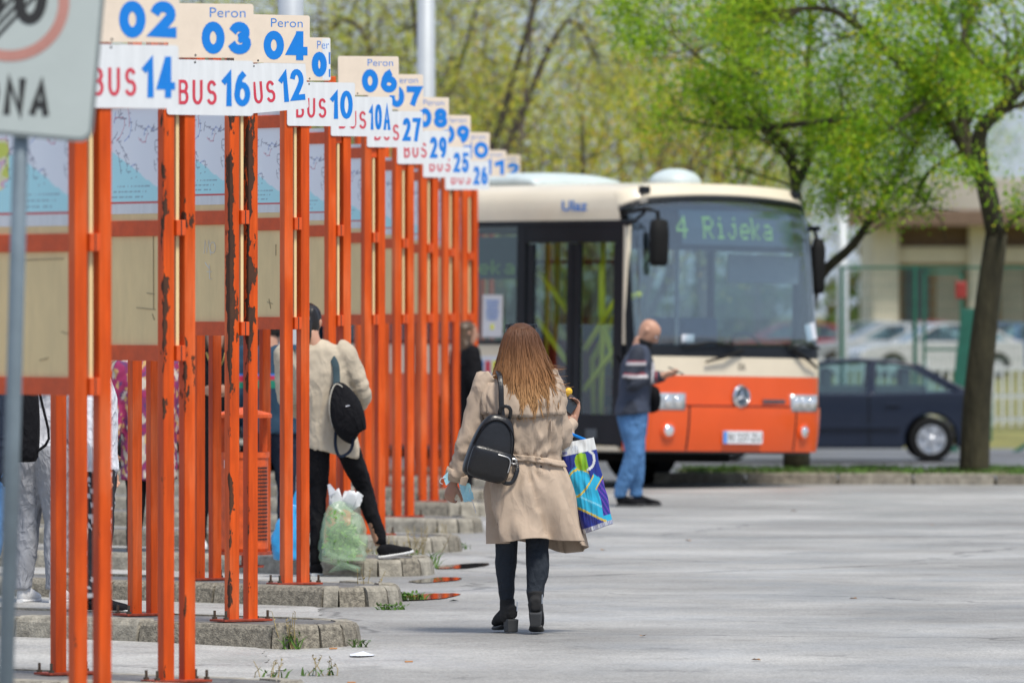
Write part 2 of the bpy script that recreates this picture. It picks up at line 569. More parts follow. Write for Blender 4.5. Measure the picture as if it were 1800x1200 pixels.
def gz(Y):
    """height of the yard"""
    if Y <= 46: return (Y - 46) * 0.0208
    if Y < 54: return (Y - 46) / 8 * 0.03
    if Y <= 89: return 0.03
    if Y < 105: return 0.03 - (Y - 89) / 16 * 0.36
    if Y < 131: return -0.33
    if Y < 146: return -0.33 + (Y - 131) / 15 * 0.35
    return 0.02

def sheet(name, ys, x0, x1, m, dz=0.0, nx=2):
    bm = BM()
    rows = [[bm.verts.new((x0 + (x1 - x0) * i / (nx - 1), y, gz(y) + dz)) for i in range(nx)] for y in ys]
    for a, b in zip(rows, rows[1:]):
        for i in range(nx - 1):
            bm.faces.new((a[i], a[i + 1], b[i + 1], b[i]))
    return tag(obj(name, bm, m), kind='structure')

sheet('yard_ground', [-40, 10, 30, 40, 46, 50, 54, 70, 89, 89.8], -120, 120, M['asphalt'])
sheet('road', [89.8, 92, 95, 98, 101, 105, 118, 131], -140, 140, M['road'])
sheet('far_ground', [131, 136, 141, 146, 200, 400, 900, 2500], -900, 900, M['meadow'])

# ------------------------------------------------------------------ platform islands (kerbed fingers of paving)
NB = 11
FPHI, IPSI = R(33), R(49)                     # turn of the frames and of the islands
PAIR = []                                     # foot of each frame's near post pair: x, y, island top
for k in range(NB):
    X = -1.46 + .148 * (k - 2)
    Y = {0: 35.5, 1: 40.9, 2: 46.0, 3: 51.5}.get(k, 51.5 + 5.45 * (k - 3) + (1.0 if k == 10 else 0))
    PAIR.append((X, Y, gz(Y) + 0.118))
OUT = [(-.30, 6.4), (-.30, -.50), (-.245, -.58), (-.08, -.655), (.10, -.66), (.27, -.60), (.42, -.49), (.54, -.33), (.615, -.12), (.64, .10), (.64, 6.4)]

def island(k):
    X, Y, Z = PAIR[k]
    top = BM()
    inset = 0.135
    poly = []
    n = len(OUT)
    nrm = []
    for i in range(n):
        a = Vector(OUT[max(i - 1, 0)]); b = Vector(OUT[min(i + 1, n - 1)])
        t = (b - a).normalized()
        nrm.append(Vector((-t.y, t.x)))          # to the inside (outline runs clockwise seen from the tip)
    cen = Vector((.17, 1))
    inn = []
    for i in range(n):
        p = Vector(OUT[i]); q = p + nrm[i] * inset
        if (q - cen).length > (p - cen).length: q = p - nrm[i] * inset
        inn.append(q)
    base = gz(Y) - Z
    prism(top, [tuple(p) for p in inn], base - .05, -.006, axis='z')
    it = tag(obj('platform_island', top, M['dark_asphalt'], None, (X, Y, Z), (0, 0, IPSI)), kind='structure')
    rnd = random.Random(k * 13 + 5)
    # resample the outline into stones
    def at(poly, s):
        for a, b in zip(poly, poly[1:]):
            a, b = Vector(a), Vector(b)
            l = (b - a).length
            if s <= l: return a + (b - a) * (s / l if l else 0)
            s -= l
        return Vector(poly[-1])
    seg = []
    for i in range(n - 1):
        o0, o1, i0, i1 = Vector(OUT[i]), Vector(OUT[i + 1]), inn[i], inn[i + 1]
        L = (o1 - o0).length
        if L > 1:
            cnt = 7 if i == 0 else 7
            fr = [0.0]
            for c in range(cnt): fr.append(fr[-1] + rnd.uniform(.8, 1.2))
            fr = [f / fr[-1] for f in fr]
        else:
            fr = [0, 1]
        for a, b in zip(fr, fr[1:]):
            seg.append((o0.lerp(o1, a), o0.lerp(o1, b), i0.lerp(i1, a), i0.lerp(i1, b)))
    for o0, o1, i0, i1 in seg:
        L = (o1 - o0).length
        g = min(.009, L * .05)
        t = (o1 - o0).normalized() * g
        ti = (i1 - i0)
        ti = ti.normalized() * g * .5 if ti.length > .02 else ti * 0.1
        zt = rnd.uniform(-.008, .008)
        bm = BM()
        bat = 0.018
        c4o = [o0 + t, o1 - t]; c4i = [i0 + ti, i1 - ti]
        m2 = (o0 + o1) / 2 - (i0 + i1) / 2
        m2 = m2.normalized()
        wob = m2 * rnd.uniform(-.008, .01)
        lev = [(base - .04, 0.012, 0), (-.03, -bat * .5, 0), (-.008, -bat - .006, 0), (zt, -bat - .022, 1)]
        rows = []
        for z, off, topf in lev:
            s = 0.006 if topf else 0
            tt = (o1 - o0).normalized() * s
            rows.append([bm.verts.new((*(c4o[0] + wob + m2 * off + tt), z + (rnd.uniform(-.004, .004) if topf else 0))),
                         bm.verts.new((*(c4o[1] + wob + m2 * off - tt), z + (rnd.uniform(-.004, .004) if topf else 0))),
                         bm.verts.new((*(c4i[1] - tt), z)), bm.verts.new((*(c4i[0] + tt), z))])
        for a, b in zip(rows, rows[1:]):
            for q in range(4):
                q2 = (q + 1) % 4
                bm.faces.new((a[q], a[q2], b[q2], b[q]))
        bm.faces.new(rows[-1]); bm.faces.new(rows[0][::-1])
        obj('kerb_stone', bm, M['concrete'] if rnd.random() < .6 else M['concrete2'], it)
    return it

for k in range(NB):
    island(k)

# paler concrete bays between the islands, their worn front edge running from tip to tip
M['bay'] = mat_asphalt('bay_concrete', (.30, .292, .275, 1), (.37, .36, .34, 1), (.45, .44, .415, 1), 0.72, .8, 21.0)
for k in range(1, NB - 1):
    X, Y, Z = PAIR[k]
    X2, Y2, _ = PAIR[k + 1]
    c, s = math.cos(IPSI), math.sin(IPSI)
    da = (X2 - X) * c + (Y2 - Y) * s; db = -(X2 - X) * s + (Y2 - Y) * c
    bm = BM(); rows = []
    na, nb_ = 40, 10
    for i in range(na + 1):
        t = i / na
        a = .60 + (da - .32 - .60) * t
        b0 = -.18 + (db - .45 + .18) * t + .16 * noise.noise(Vector((a * 2.3, k * 3.0, 0))) + .07 * noise.noise(Vector((a * 9, k, 2)))
        row = []
        for j in range(nb_ + 1):
            b = b0 + (7.5 - b0) * (j / nb_)
            wx_, wy_ = X + a * c - b * s, Y + a * s + b * c
            row.append(bm.verts.new((wx_, wy_, gz(wy_) + .004)))
        rows.append(row)
    for A, B in zip(rows, rows[1:]):
        for j in range(nb_): bm.faces.new((A[j], A[j + 1], B[j + 1], B[j]))
    tag(obj('bay_paving', bm, M['bay']), kind='structure')

# ------------------------------------------------------------------ planted strip beside the bus with its kerb
SX0, SX1 = 1.55, 13.0
def strip_y(x): return 86.75 - (x - 1.5) * 0.235 if x < 8 else 86.75 - 6.5 * .235
bm = BM()
xs = [SX0 + .16 + i * .5 for i in range(23)]
lo = [bm.verts.new((x, strip_y(x) + .15, .128)) for x in xs]
mi = [bm.verts.new((x, strip_y(x) + 1.6, .15)) for x in xs]
hi = [bm.verts.new((x, 89.4, .13)) for x in xs]
for r0, r1 in ((lo, mi), (mi, hi)):
    for i in range(len(xs) - 1):
        bm.faces.new((r0[i], r0[i + 1], r1[i + 1], r1[i]))
verge = tag(obj('planted_verge', bm, M['soil']), kind='structure')
x = SX0
rnd = random.Random(3)
while x < SX1 - 2.2:
    L = rnd.uniform(.75, 1.05)
    a, b = strip_y(x), strip_y(x + L)
    bm = BM()
    box(bm, (x + L / 2, (a + b) / 2 + .075, .06), (L - .014, .15, .155 + rnd.uniform(-.006, .006)), .012, rz=math.atan2(b - a, L))
    obj('kerb_stone', bm, M['concrete'] if rnd.random() < .5 else M['concrete2'], verge)
    x += L
a = SX0
for i in range(3):
    bm = BM(); box(bm, (SX0 - .03, strip_y(SX0) + .25 + i * .85, .06), (.15, .83, .15), .012)
    obj('kerb_stone', bm, M['concrete'], verge)

def blades(bm, c, n, rad, h, lean=.35, wd=.006, rnd=random):
    for _ in range(n):
        a = rnd.uniform(0, 6.283); r = rad * math.sqrt(rnd.random())
        x, y = c[0] + r * math.cos(a), c[1] + r * math.sin(a)
        hh = h * rnd.uniform(.45, 1.0)
        l = Vector((rnd.gauss(0, lean), rnd.gauss(0, lean), 1)) * hh
        s = Vector((rnd.uniform(-1, 1), rnd.uniform(-1, 1), 0)).normalized() * wd * rnd.uniform(.6, 1.2)
        b = Vector((x, y, c[2]))
        m_ = b + l * .55 + Vector((0, 0, hh * .1))
        v = [bm.verts.new(b - s), bm.verts.new(b + s), bm.verts.new(m_ + s * .8), bm.verts.new(m_ - s * .8), bm.verts.new(b + l + Vector((l.x, l.y, -.1 * hh)) * .4)]
        bm.faces.new((v[0], v[1], v[2], v[3])); bm.faces.new((v[3], v[2], v[4]))

bm = BM()
rnd = random.Random(11)
for i in range(420):
    x = rnd.uniform(1.8, 10.5)
    y = rnd.uniform(strip_y(x) + .12, 89.3)
    blades(bm, (x, y, .12), 22, .14, .085, .5, .007, rnd)
tag(obj('grass', bm, M['grass']), 'short green grass growing behind the kerb of the planted strip', 'grass', kind='stuff')
# ------------------------------------------------------------------ orange platform frames
def mat_post(name, stops, edge=1.0, chips=0.0):
    """orange paint, flaking to brown rust where the wear profile (height stops) says"""
    m = bpy.data.materials.new(name)
    m.use_nodes = True
    nt = m.node_tree
    b = nt.nodes['Principled BSDF']
    b.inputs['Specular IOR Level'].default_value = .3
    tc = node(nt, 'ShaderNodeTexCoord')
    sep = node(nt, 'ShaderNodeSeparateXYZ'); nt.links.new(tc.outputs['Object'], sep.inputs[0])
    nz = node(nt, 'ShaderNodeMath', operation='DIVIDE'); nt.links.new(sep.outputs['Z'], nz.inputs[0]); nz.inputs[1].default_value = 3.3
    rp = node(nt, 'ShaderNodeValToRGB')
    els = rp.color_ramp.elements
    els[0].position = stops[0][0] / 3.3; els[0].color = (stops[0][1],) * 3 + (1,)
    els[1].position = stops[-1][0] / 3.3; els[1].color = (stops[-1][1],) * 3 + (1,)
    for z, v in stops[1:-1]:
        e = els.new(z / 3.3); e.color = (v,) * 3 + (1,)
    nt.links.new(nz.outputs[0], rp.inputs[0])
    oi = node(nt, 'ShaderNodeObjectInfo')
    ofs = node(nt, 'ShaderNodeVectorMath', operation='MULTIPLY_ADD')
    nt.links.new(oi.outputs['Random'], ofs.inputs[0]); ofs.inputs[1].default_value = (9, 7, 5); nt.links.new(tc.outputs['Object'], ofs.inputs[2])
    mp = node(nt, 'ShaderNodeMapping'); mp.inputs['Scale'].default_value = (1, 1, .35)
    nt.links.new(ofs.outputs[0], mp.inputs[0])
    n1 = node(nt, 'ShaderNodeTexNoise'); n1.inputs['Scale'].default_value = 16; n1.inputs['Detail'].default_value = 7; n1.inputs['Roughness'].default_value = .62
    nt.links.new(mp.outputs[0], n1.inputs['Vector'])
    n2 = node(nt, 'ShaderNodeTexNoise'); n2.inputs['Scale'].default_value = 5; n2.inputs['Detail'].default_value = 5
    nt.links.new(mp.outputs[0], n2.inputs['Vector'])
    # distance from the corner that faces the viewer (x-, y-)
    dx = node(nt, 'ShaderNodeMath', operation='MAXIMUM'); nt.links.new(sep.outputs['X'], dx.inputs[0]); nt.links.new(sep.outputs['Y'], dx.inputs[1])
    dd = node(nt, 'ShaderNodeMapRange'); dd.inputs['From Min'].default_value = -.03; dd.inputs['From Max'].default_value = .03
    dd.inputs['To Min'].default_value = .13 * edge; dd.inputs['To Max'].default_value = -.09 * edge
    nt.links.new(dx.outputs[0], dd.inputs[0])
    s1 = node(nt, 'ShaderNodeMath', operation='ADD'); nt.links.new(n1.outputs[0], s1.inputs[0]); nt.links.new(dd.outputs[0], s1.inputs[1])
    s2 = node(nt, 'ShaderNodeMath', operation='MULTIPLY_ADD'); nt.links.new(rp.outputs[0], s2.inputs[0]); s2.inputs[1].default_value = .5; nt.links.new(s1.outputs[0], s2.inputs[2])
    th = node(nt, 'ShaderNodeMapRange'); th.inputs['From Min'].default_value = .80 - chips; th.inputs['From Max'].default_value = .815 - chips
    nt.links.new(s2.outputs[0], th.inputs[0])
    # paint: faded and streaked orange
    pr = node(nt, 'ShaderNodeValToRGB')
    pr.color_ramp.elements[0].position = .3; pr.color_ramp.elements[0].color = (.56, .064, .005, 1)
    pr.color_ramp.elements[1].position = .75; pr.color_ramp.elements[1].color = (.80, .17, .05, 1)
    e = pr.color_ramp.elements.new(.52); e.color = (.71, .092, .006, 1)
    nt.links.new(n2.outputs[0], pr.inputs[0])
    # long pale drips and grime streaks
    mp2 = node(nt, 'ShaderNodeMapping'); mp2.inputs['Scale'].default_value = (1, 1, .06)
    nt.links.new(ofs.outputs[0], mp2.inputs[0])
    n3 = node(nt, 'ShaderNodeTexNoise'); n3.inputs['Scale'].default_value = 30; n3.inputs['Detail'].default_value = 5; n3.inputs['Roughness'].default_value = .7
    nt.links.new(mp2.outputs[0], n3.inputs['Vector'])
    r3 = node(nt, 'ShaderNodeMapRange'); r3.inputs['From Min'].default_value = .35; r3.inputs['From Max'].default_value = .7
    r3.inputs['To Min'].default_value = .72; r3.inputs['To Max'].default_value = 1.12
    nt.links.new(n3.outputs[0], r3.inputs[0])
    pm = node(nt, 'ShaderNodeMix', data_type='RGBA', blend_type='MULTIPLY'); pm.inputs['Factor'].default_value = 1.0
    nt.links.new(pr.outputs[0], pm.inputs['A']); nt.links.new(r3.outputs[0], pm.inputs['B'])
    rs = node(nt, 'ShaderNodeValToRGB')
    rs.color_ramp.elements[0].position = .35; rs.color_ramp.elements[0].color = (.028, .02, .018, 1)
    rs.color_ramp.elements[1].position = .7; rs.color_ramp.elements[1].color = (.10, .042, .022, 1)
    nt.links.new(n1.outputs[0], rs.inputs[0])
    mx = node(nt, 'ShaderNodeMix', data_type='RGBA')
    nt.links.new(th.outputs[0], mx.inputs['Factor']); nt.links.new(pm.outputs['Result'], mx.inputs['A']); nt.links.new(rs.outputs[0], mx.inputs['B'])
    nt.links.new(mx.outputs['Result'], b.inputs['Base Color'])
    ro = node(nt, 'ShaderNodeMapRange'); ro.inputs['To Min'].default_value = .42; ro.inputs['To Max'].default_value = .9
    nt.links.new(th.outputs[0], ro.inputs[0]); nt.links.new(ro.outputs[0], b.inputs['Roughness'])
    bp = node(nt, 'ShaderNodeBump'); bp.inputs['Distance'].default_value = -.003; bp.inputs['Strength'].default_value = .8
    nt.links.new(th.outputs[0], bp.inputs['Height']); nt.links.new(bp.outputs[0], b.inputs['Normal'])
    return m

M['post'] = mat_post('orange_post_paint', [(0, .28), (.05, .32), (.15, .14), (.8, .16), (1.5, .10), (3.0, .06), (3.3, .06)], .6, -.03)
M['post_b1'] = mat_post('orange_post_flaking_edge', [(0, .2), (.4, .05), (1.2, .25), (1.6, .42), (2.0, .40), (2.9, .38), (3.3, .3)], 1.0)
M['post_b2'] = mat_post('orange_post_flaking_patches', [(0, .15), (1.2, .06), (1.38, .68), (1.55, .5), (1.75, .0), (2.05, .05), (2.2, .66), (2.35, .05), (3.3, .1)], .7)
M['post_c'] = mat_post('orange_post_heavily_rusted', [(0, .2), (.18, .4), (.3, .02), (.75, .3), (.85, .02), (1.1, .25), (1.45, .46), (1.6, .55), (2.3, .52), (2.9, .5), (3.3, .45)], 1.25)
M['orange'] = mat('orange_steel_paint', (.64, .078, .006, 1), .5, var=.2, scale=9)
M['orange_plate'] = mat('orange_base_plate', (.30, .045, .018, 1), .6, var=.4, scale=25)
M['bolt'] = mat('rusty_bolt', (.10, .075, .055, 1), .6, metal=.5, var=.4, scale=60)
M['beige'] = mat('beige_board', (.80, .61, .31, 1), .55, var=.08, scale=3, stretch=(1, 3, 1))
M['print'] = mat_attr('printed_map', .35)
M['cream_sign'] = mat('cream_sign_plate', (.78, .66, .53, 1), .38, var=.05, scale=10)
M['white_sign'] = mat('white_sign_plate', (.72, .74, .75, 1), .42, var=.06, scale=30, stretch=(1, 1, .15))
M['blue_ink'] = mat('blue_sign_vinyl', (.002, .20, .66, 1), .4, var=.05)
M['red_ink'] = mat('red_sign_vinyl', (.60, .045, .075, 1), .4, var=.06)
M['black_ink'] = mat('black_hole', (.02, .02, .02, 1), .6, var=.1)

PH = 3.2
SP = .0585
def post_mesh(m):
    me = to_mesh('post', boxm((0, 0, PH / 2), (.06, .06, PH), .006))
    me.materials.append(m)
    return me
PM = {k: post_mesh(M[k]) for k in ('post', 'post_b1', 'post_b2', 'post_c')}
FL = 1.03
plate_me = to_mesh('base_plate', boxm((0, 0, .004), (.31, .15, .012), .002))
bolt_bm = BM(); lathe(bolt_bm, [(.016, 0), (.016, .014), (.008, .014), (.008, .048)], 6)
bolt_me = to_mesh('bolt', bolt_bm)
rail_me = to_mesh('rail', boxm((0, FL / 2, 0), (.05, FL + .092, .075), .004))
top_rail_me = to_mesh('rail', boxm((0, FL / 2, 0), (.05, FL + .03, .075), .004))
cap_me = to_mesh('rail_end', boxm((0, 0, 0), (.005, .004, .073), .001))
low_me = to_mesh('panel', boxm((0, FL / 2, 0), (.018, FL + .02, .535), .002))
up_me = to_mesh('panel', boxm((0, FL / 2, 0), (.018, FL + .02, .66), .002))
for me_, m_ in ((plate_me, 'orange_plate'), (bolt_me, 'bolt'), (rail_me, 'orange'), (top_rail_me, 'orange'), (cap_me, 'black_ink'), (low_me, 'beige'), (up_me, 'beige')):
    me_.materials.append(M[m_])

# the printed route map: grid of coloured points; local y runs away from the near pair (right to left for the viewer)
GX, GZ = 150, 84
PW, PHT = .96, .54
def map_colours():
    rnd = random.Random(5)
    img = np.zeros((GZ + 1, GX + 1, 3))
    sea = np.array([.46, .82, .88]); land = np.array([.84, .87, .92])
    for j in range(GZ + 1):
        for i in range(GX + 1):
            u, v = i / GX, j / GZ            # u from viewer's left to right
            coast = .47 - .42 * max(0, (u - .42)) / .58 + .03 * noise.noise(Vector((u * 14, 3, 0))) if u > .42 else .47 + .03 * noise.noise(Vector((u * 20, 1, 0)))
            c = sea if v < coast else land
            if u < .35:
                k = noise.noise(Vector((u * 9, v * 7, 2)))
                if v > .14 + .5 * abs(u - .17) and k > -.2 and v < .85:
                    c = np.array([.66, .72, .10]) if k > .1 else np.array([.80, .78, .45])
                    if k < -.08: c = np.array([.75, .5, .6])
            img[j, i] = c
    ink = np.array([.10, .09, .16])
    for _ in range(46):
        x, y = rnd.uniform(10, GX - 10), rnd.uniform(GZ * .3, GZ * .95)
        d = rnd.uniform(0, 6.28)
        colr = ink if rnd.random() < .6 else (np.array([.55, .08, .16]) if rnd.random() < .6 else np.array([.15, .25, .6]))
        for s in range(rnd.randint(8, 26)):
            if rnd.random() < .15: d += rnd.uniform(-1, 1)
            x += math.cos(d); y += math.sin(d)
            if 2 < x < GX - 2 and GZ * .28 < y < GZ - 4: img[int(y), int(x)] = img[int(y), int(x)] * .35 + colr * .65
            if s % 7 == 3:
                for q in range(rnd.randint(2, 4)):
                    xx = int(x) + 1 + q
                    if 2 < xx < GX - 3 and 3 < y < GZ - 4: img[int(y), xx] = img[int(y), xx] * .45 + ink * .55
    for row in range(3):
        for q in range(60, 110):
            if rnd.random() < .7: img[int(GZ * .07) + row * 4, q + row * 5] = ink * .6 + sea * .4
    for q in range(4, 62):
        if rnd.random() < .8: img[int(GZ * .955), q + 40] = ink
    img[:2, :] = (.62, .07, .07); img[-2:, :] = (.62, .12, .1)
    img[:, :1] = (.9, .9, .9)
    return img
MAPIMG = map_colours()
def poster_mesh():
    vs, fs, cols = [], [], []
    mg = .03
    nz, ny = GZ + 1, GX + 1
    for j in range(nz):
        for i in range(ny):
            vs.append((-.0125, FL / 2 + PW / 2 - PW * i / GX, PHT * j / GZ))
            cols.append(MAPIMG[j, i])
    for j in range(nz - 1):
        for i in range(ny - 1):
            a = j * ny + i
            fs.append((a, a + 1, a + ny + 1, a + ny))
    me = bpy.data.meshes.new('map_poster')
    me.from_pydata(vs, [], fs)
    ca = me.color_attributes.new('Col', 'FLOAT_COLOR', 'POINT')
    arr = np.ones((len(vs), 4), np.float32); arr[:, :3] = np.array(cols)
    ca.data.foreach_set('color', arr.ravel())
    me.materials.append(M['print'])
    return me
poster_me = poster_mesh()
sheet_me = to_mesh('poster_margin', boxm((-.0105, FL / 2, PHT / 2 - .012), (.003, PW + .03, PHT + .075), 0))
sheet_me.materials.append(M['white_sign'])

BUSNO = ['14', '16', '12', '10', '10A', '27', '29', '25', '26', None, None]
NUMW = {'14': 'fourteen', '16': 'sixteen', '12': 'twelve', '10': 'ten', '10A': 'ten A', '27': 'twenty-seven', '29': 'twenty-nine', '25': 'twenty-five', '26': 'twenty-six', '02': 'two', '03': 'three', '04': 'four', '05': 'five', '06': 'six', '07': 'seven', '08': 'eight', '09': 'nine', '11': 'eleven'}
BUSZ = [2.63, 2.725, 2.85, 2.90, 2.95, 2.98, 2.95, 2.93, 2.90, 2.84, 2.91]
PERON = ['02', '03', '04', '05', '06', '07', '08', '09', '10', '11', '12']
STATE = ['in the foreground, partly behind the grey zone sign', 'with rust patches on its right posts', 'with the most heavily rusted posts', 'beside the litter bin',
         'behind the woman with a plastic bag', 'sixth in the row', 'seventh in the row', 'eighth in the row', 'ninth in the row', 'second to last in the row', 'at the far end next to the bus']
for k in range(NB):
    X, Y, Z = PAIR[k]
    fr = empty('platform_stand', (X, Y, Z), FPHI, 'orange steel platform stand %s' % STATE[k], 'platform stand', 'orange platform stands in a row')
    rnd = random.Random(k)
    for pi, yy in enumerate((0, FL)):
        for si, xx in enumerate((-SP, SP)):
            key = 'post'
            if pi == 0 and k == 1: key = 'post_b1' if si == 0 else 'post_b2'
            if pi == 0 and k == 2: key = 'post_c'
            if pi == 0 and k == 0 and si == 0: key = 'post_b2' if False else 'post'
            obj('post', PM[key], None, fr, (xx, yy, 0))
        pl = obj('base_plate', plate_me, None, fr, (0, yy, 0), (0, 0, rnd.uniform(-.05, .05)))
        for bx_, by_ in ((-.135, -.055), (.135, -.055), (-.135, .055), (.135, .055)):
            obj('bolt', bolt_me, None, pl, (bx_, by_, .008))
    zl = 1.585 - .013 + .0
    for z in (zl, zl + .60, zl + 1.22):
        rl = obj('rail', rail_me if z < zl + 1 else top_rail_me, None, fr, (0, 0, z))
        if z < zl + 1: obj('rail_seam', cap_me, None, rl, (0, -.0465, 0))
    obj('panel', low_me, None, fr, (0, 0, zl + .30))
    up = obj('panel', up_me, None, fr, (0, 0, zl + .92 - .01))
    ps = obj('poster_margin', sheet_me, None, fr, (0, 0, zl + .72))
    obj('map_poster', poster_me, None, ps, (0, 0, 0))

# scribbles on the boards of two frames
def scribble(frame_i, pts_list, m, name='graffiti'):
    X, Y, Z = PAIR[frame_i]
    bm = BM()
    for pts in pts_list:
        tube(bm, [(-.0105, p[0], p[1]) for p in pts], .0028, 4)
    fr = [o for o in bpy.data.objects if o.name.startswith('platform_stand')]
    fr = sorted(fr, key=lambda o: o.location.y)[frame_i]
    obj(name, bm, m, fr)
M['chalk'] = mat('white_marker', (.7, .68, .62, 1), .8)
M['stain'] = mat('grey_stain', (.38, .31, .19, 1), .9)
scribble(2, [[(.37, 1.98), (.36, 2.05), (.34, 1.98), (.32, 2.05), (.30, 1.97)], [(.28 + .03 * math.cos(a), 2.01 + .03 * math.sin(a)) for a in [i * .7 for i in range(10)]],
             [(.36, 1.93), (.32, 1.90)], [(.34, 1.88), (.29, 1.88)], [(.315, 1.92), (.31, 1.84), (.29, 1.84)]], M['chalk'])
scribble(1, [[(.20, 2.14), (.198, 1.78)], [(.26, 1.86), (.19, 1.855)], [(.36, 1.79), (.18, 1.78)], [(.21, 1.76), (.19, 1.73)]], M['stain'], 'tape_mark')
scribble(3, [[(.30, 1.70), (.24, 1.69)], [(.28, 1.72), (.26, 1.66)], [(.20, 2.05), (.20, 1.98)]], M['stain'], 'tape_mark')
scribble(0, [[(.55, 2.10), (.20, 2.105)], [(.22, 1.80), (.16, 1.79)], [(.40, 1.68), (.33, 1.69)]], M['stain'], 'tape_mark')

# ------------------------------------------------------------------ the signs on top
def on_frame(k, lx, ly, lz):
    X, Y, Z = PAIR[k]
    c, s = math.cos(FPHI), math.sin(FPHI)
    return (X + lx * c - ly * s, Y + lx * s + ly * c, lz)
def plate_bm(wd, ht, r=.014, t=.004):
    bm = BM()
    prism(bm, rrect(0, 0, wd, ht, r), -t, 0)
    return bm
hole_me = None
def hole(parent, x, z):
    global hole_me
    if hole_me is None:
        bm = BM()
        vs = [bm.verts.new((.0055 * math.cos(a * math.pi / 5), 0, .0055 * math.sin(a * math.pi / 5))) for a in range(10)]
        bm.faces.new(vs)
        hole_me = to_mesh('fixing', bm)
        hole_me.materials.append(M['black_ink'])
    obj('fixing', hole_me, None, parent, (x, -.0052, z))

for k in range(NB):
    LX = -.075
    if BUSNO[k]:
        wd, ht = .482, .265
        loc = on_frame(k, LX, -.0335, BUSZ[k])
        rot = (0, R(-5.2) if k == 2 else R(random.uniform(-.5, .5)), FPHI)
        if k == 2: loc = on_frame(k, LX, -.0335, BUSZ[k] - .012)
        o = obj('bus_line_sign', plate_bm(wd, ht), M['white_sign'], None, loc, rot)
        tag(o, 'white metal sign with red BUS and blue number %s%s' % (NUMW[BUSNO[k]], ', hanging crooked' if k == 2 else ''), 'bus sign', 'white bus line signs')
        obj('lettering', write('BUS', .062, .05, .215, .118, .0155, .022), M['red_ink'], o, (0, -.0052, 0))
        if BUSNO[k] == '10A':
            obj('lettering', write('10A', .298, .045, .17, .172, .0225, .012), M['blue_ink'], o, (0, -.0052, 0))
        else:
            obj('lettering', write(BUSNO[k], .305, .045, .16, .172, .031, .014), M['blue_ink'], o, (0, -.0052, 0))
        hole(o, .155, ht - .012)
    wd, ht = .478, .26
    lx = LX + .008 + (.05 if k == 4 else 0)
    if k == 3:
        wd = .30
    zb = BUSZ[k] + .265 + .008
    o = obj('platform_sign', plate_bm(wd, ht), M['cream_sign'], None, on_frame(k, lx, -.0335 - (.0005 if k != 4 else .0), zb), (0, R(random.uniform(-.6, .6)), FPHI))
    tag(o, 'cream metal platform sign with blue Peron and number %s%s' % (NUMW[PERON[k]], ', cut off at its right edge' if k == 3 else ''), 'platform sign', 'cream platform number signs')
    if k == 3:
        obj('lettering', text_mesh('Per', .205, .192, .085, .048, -.008), M['blue_ink'], o, (0, -.0052, 0))
        me = write('0', .165, .022, .108, .152, .046, 0)
        obj('lettering', me, M['blue_ink'], o, (0, -.0052, 0))
        bm = BM()
        for z0, z1 in ((.022, .07), (.10, .172)):
            vs = [bm.verts.new(p) for p in ((.286, 0, z0), (.297, 0, z0), (.297, 0, z1), (.286, 0, z1))]
            bm.faces.new(vs)
        obj('lettering', bm, M['blue_ink'], o, (0, -.0052, 0))
        obj('white_patch', boxm((.27, -.0044, .13), (.056, .0006, .25), 0), M['white_sign'], o)
    else:
        obj('lettering', text_mesh('Peron', .232, .195, .20, .046, -.010), M['blue_ink'], o, (0, -.0052, 0))
        obj('lettering', write(PERON[k], .185, .018, .278, .156, .046, .020), M['blue_ink'], o, (0, -.0052, 0))
    hole(o, .15, .012)

# ------------------------------------------------------------------ end-of-zone road sign close to the camera
M['sign_grey'] = mat('worn_reflective_face', (.44, .49, .47, 1), .5, var=.05, scale=3)
M['sign_rim'] = mat('sign_rim', (.19, .22, .22, 1), .5, var=.1)
M['faded_red'] = mat('faded_red_ring', (.47, .22, .18, 1), .5, var=.1)
M['galv'] = mat('galvanised_steel', (.20, .25, .28, 1), .45, metal=.35, var=.18, scale=5)
ZD = 29.5
zs = empty('zone_sign', (PX(-2, ZD), ZD, gz(ZD)), 0, 'grey end of zone road sign on a leaning steel post, out of focus', 'road sign')
pp = 15000 / ZD
bm = BM(); tube(bm, [(0, 0, 0), (P(28, 560, ZD).x - zs.location.x, 0, H - gz(ZD) - .03), (P(47, -150, ZD).x - zs.location.x, 0, H - gz(ZD) + 695 / pp)], .0275, 20)
obj('pole', bm, M['galv'], zs, smooth=True)
face = empty('zone_sign_face', (0, 0, 0))
zc = P(18, 6, ZD)
face.parent = zs
face.location = (zc.x - zs.location.x, -.05, zc.z - gz(ZD))
face.rotation_euler = (0, R(5.0), R(4))
hw_, hh_ = 166 / pp, 232 / pp
bm = BM(); prism(bm, rrect(-hw_, -hh_, hw_, hh_, .045, 6), -.002, .028)
pl = obj('sign_plate', bm, M['sign_rim'], zs)
pl.location = face.location; pl.rotation_euler = face.rotation_euler
bpy.data.objects.remove(face)
bm = BM(); prism(bm, rrect(-hw_ + .014, -hh_ + .014, hw_ - .014, hh_ - .014, .035, 6), -.004, -.001)
obj('sign_face', bm, M['sign_grey'], pl)
bm = BM()
ro, ri = 105 / pp, 86 / pp
for k in range(48):
    a0, a1 = 2 * math.pi * k / 48, 2 * math.pi * (k + 1) / 48
    vs = [bm.verts.new((r * math.cos(a), 0, r * math.sin(a))) for r, a in ((ro, a0), (ro, a1), (ri, a1), (ri, a0))]
    bm.faces.new(vs)
obj('ring', bm, M['faded_red'], pl, (0, -.0055, .004))
obj('lettering', write('30', -66 / pp, -38 / pp, 132 / pp, 92 / pp, 19 / pp, .03), M['black_ink'], pl, (0, -.0060, .004))
obj('lettering', write('ZONA', -84 / pp, -196 / pp, 170 / pp, 66 / pp, 12 / pp, 10 / pp), M['black_ink'], pl, (0, -.0060, 0))
bm = BM()
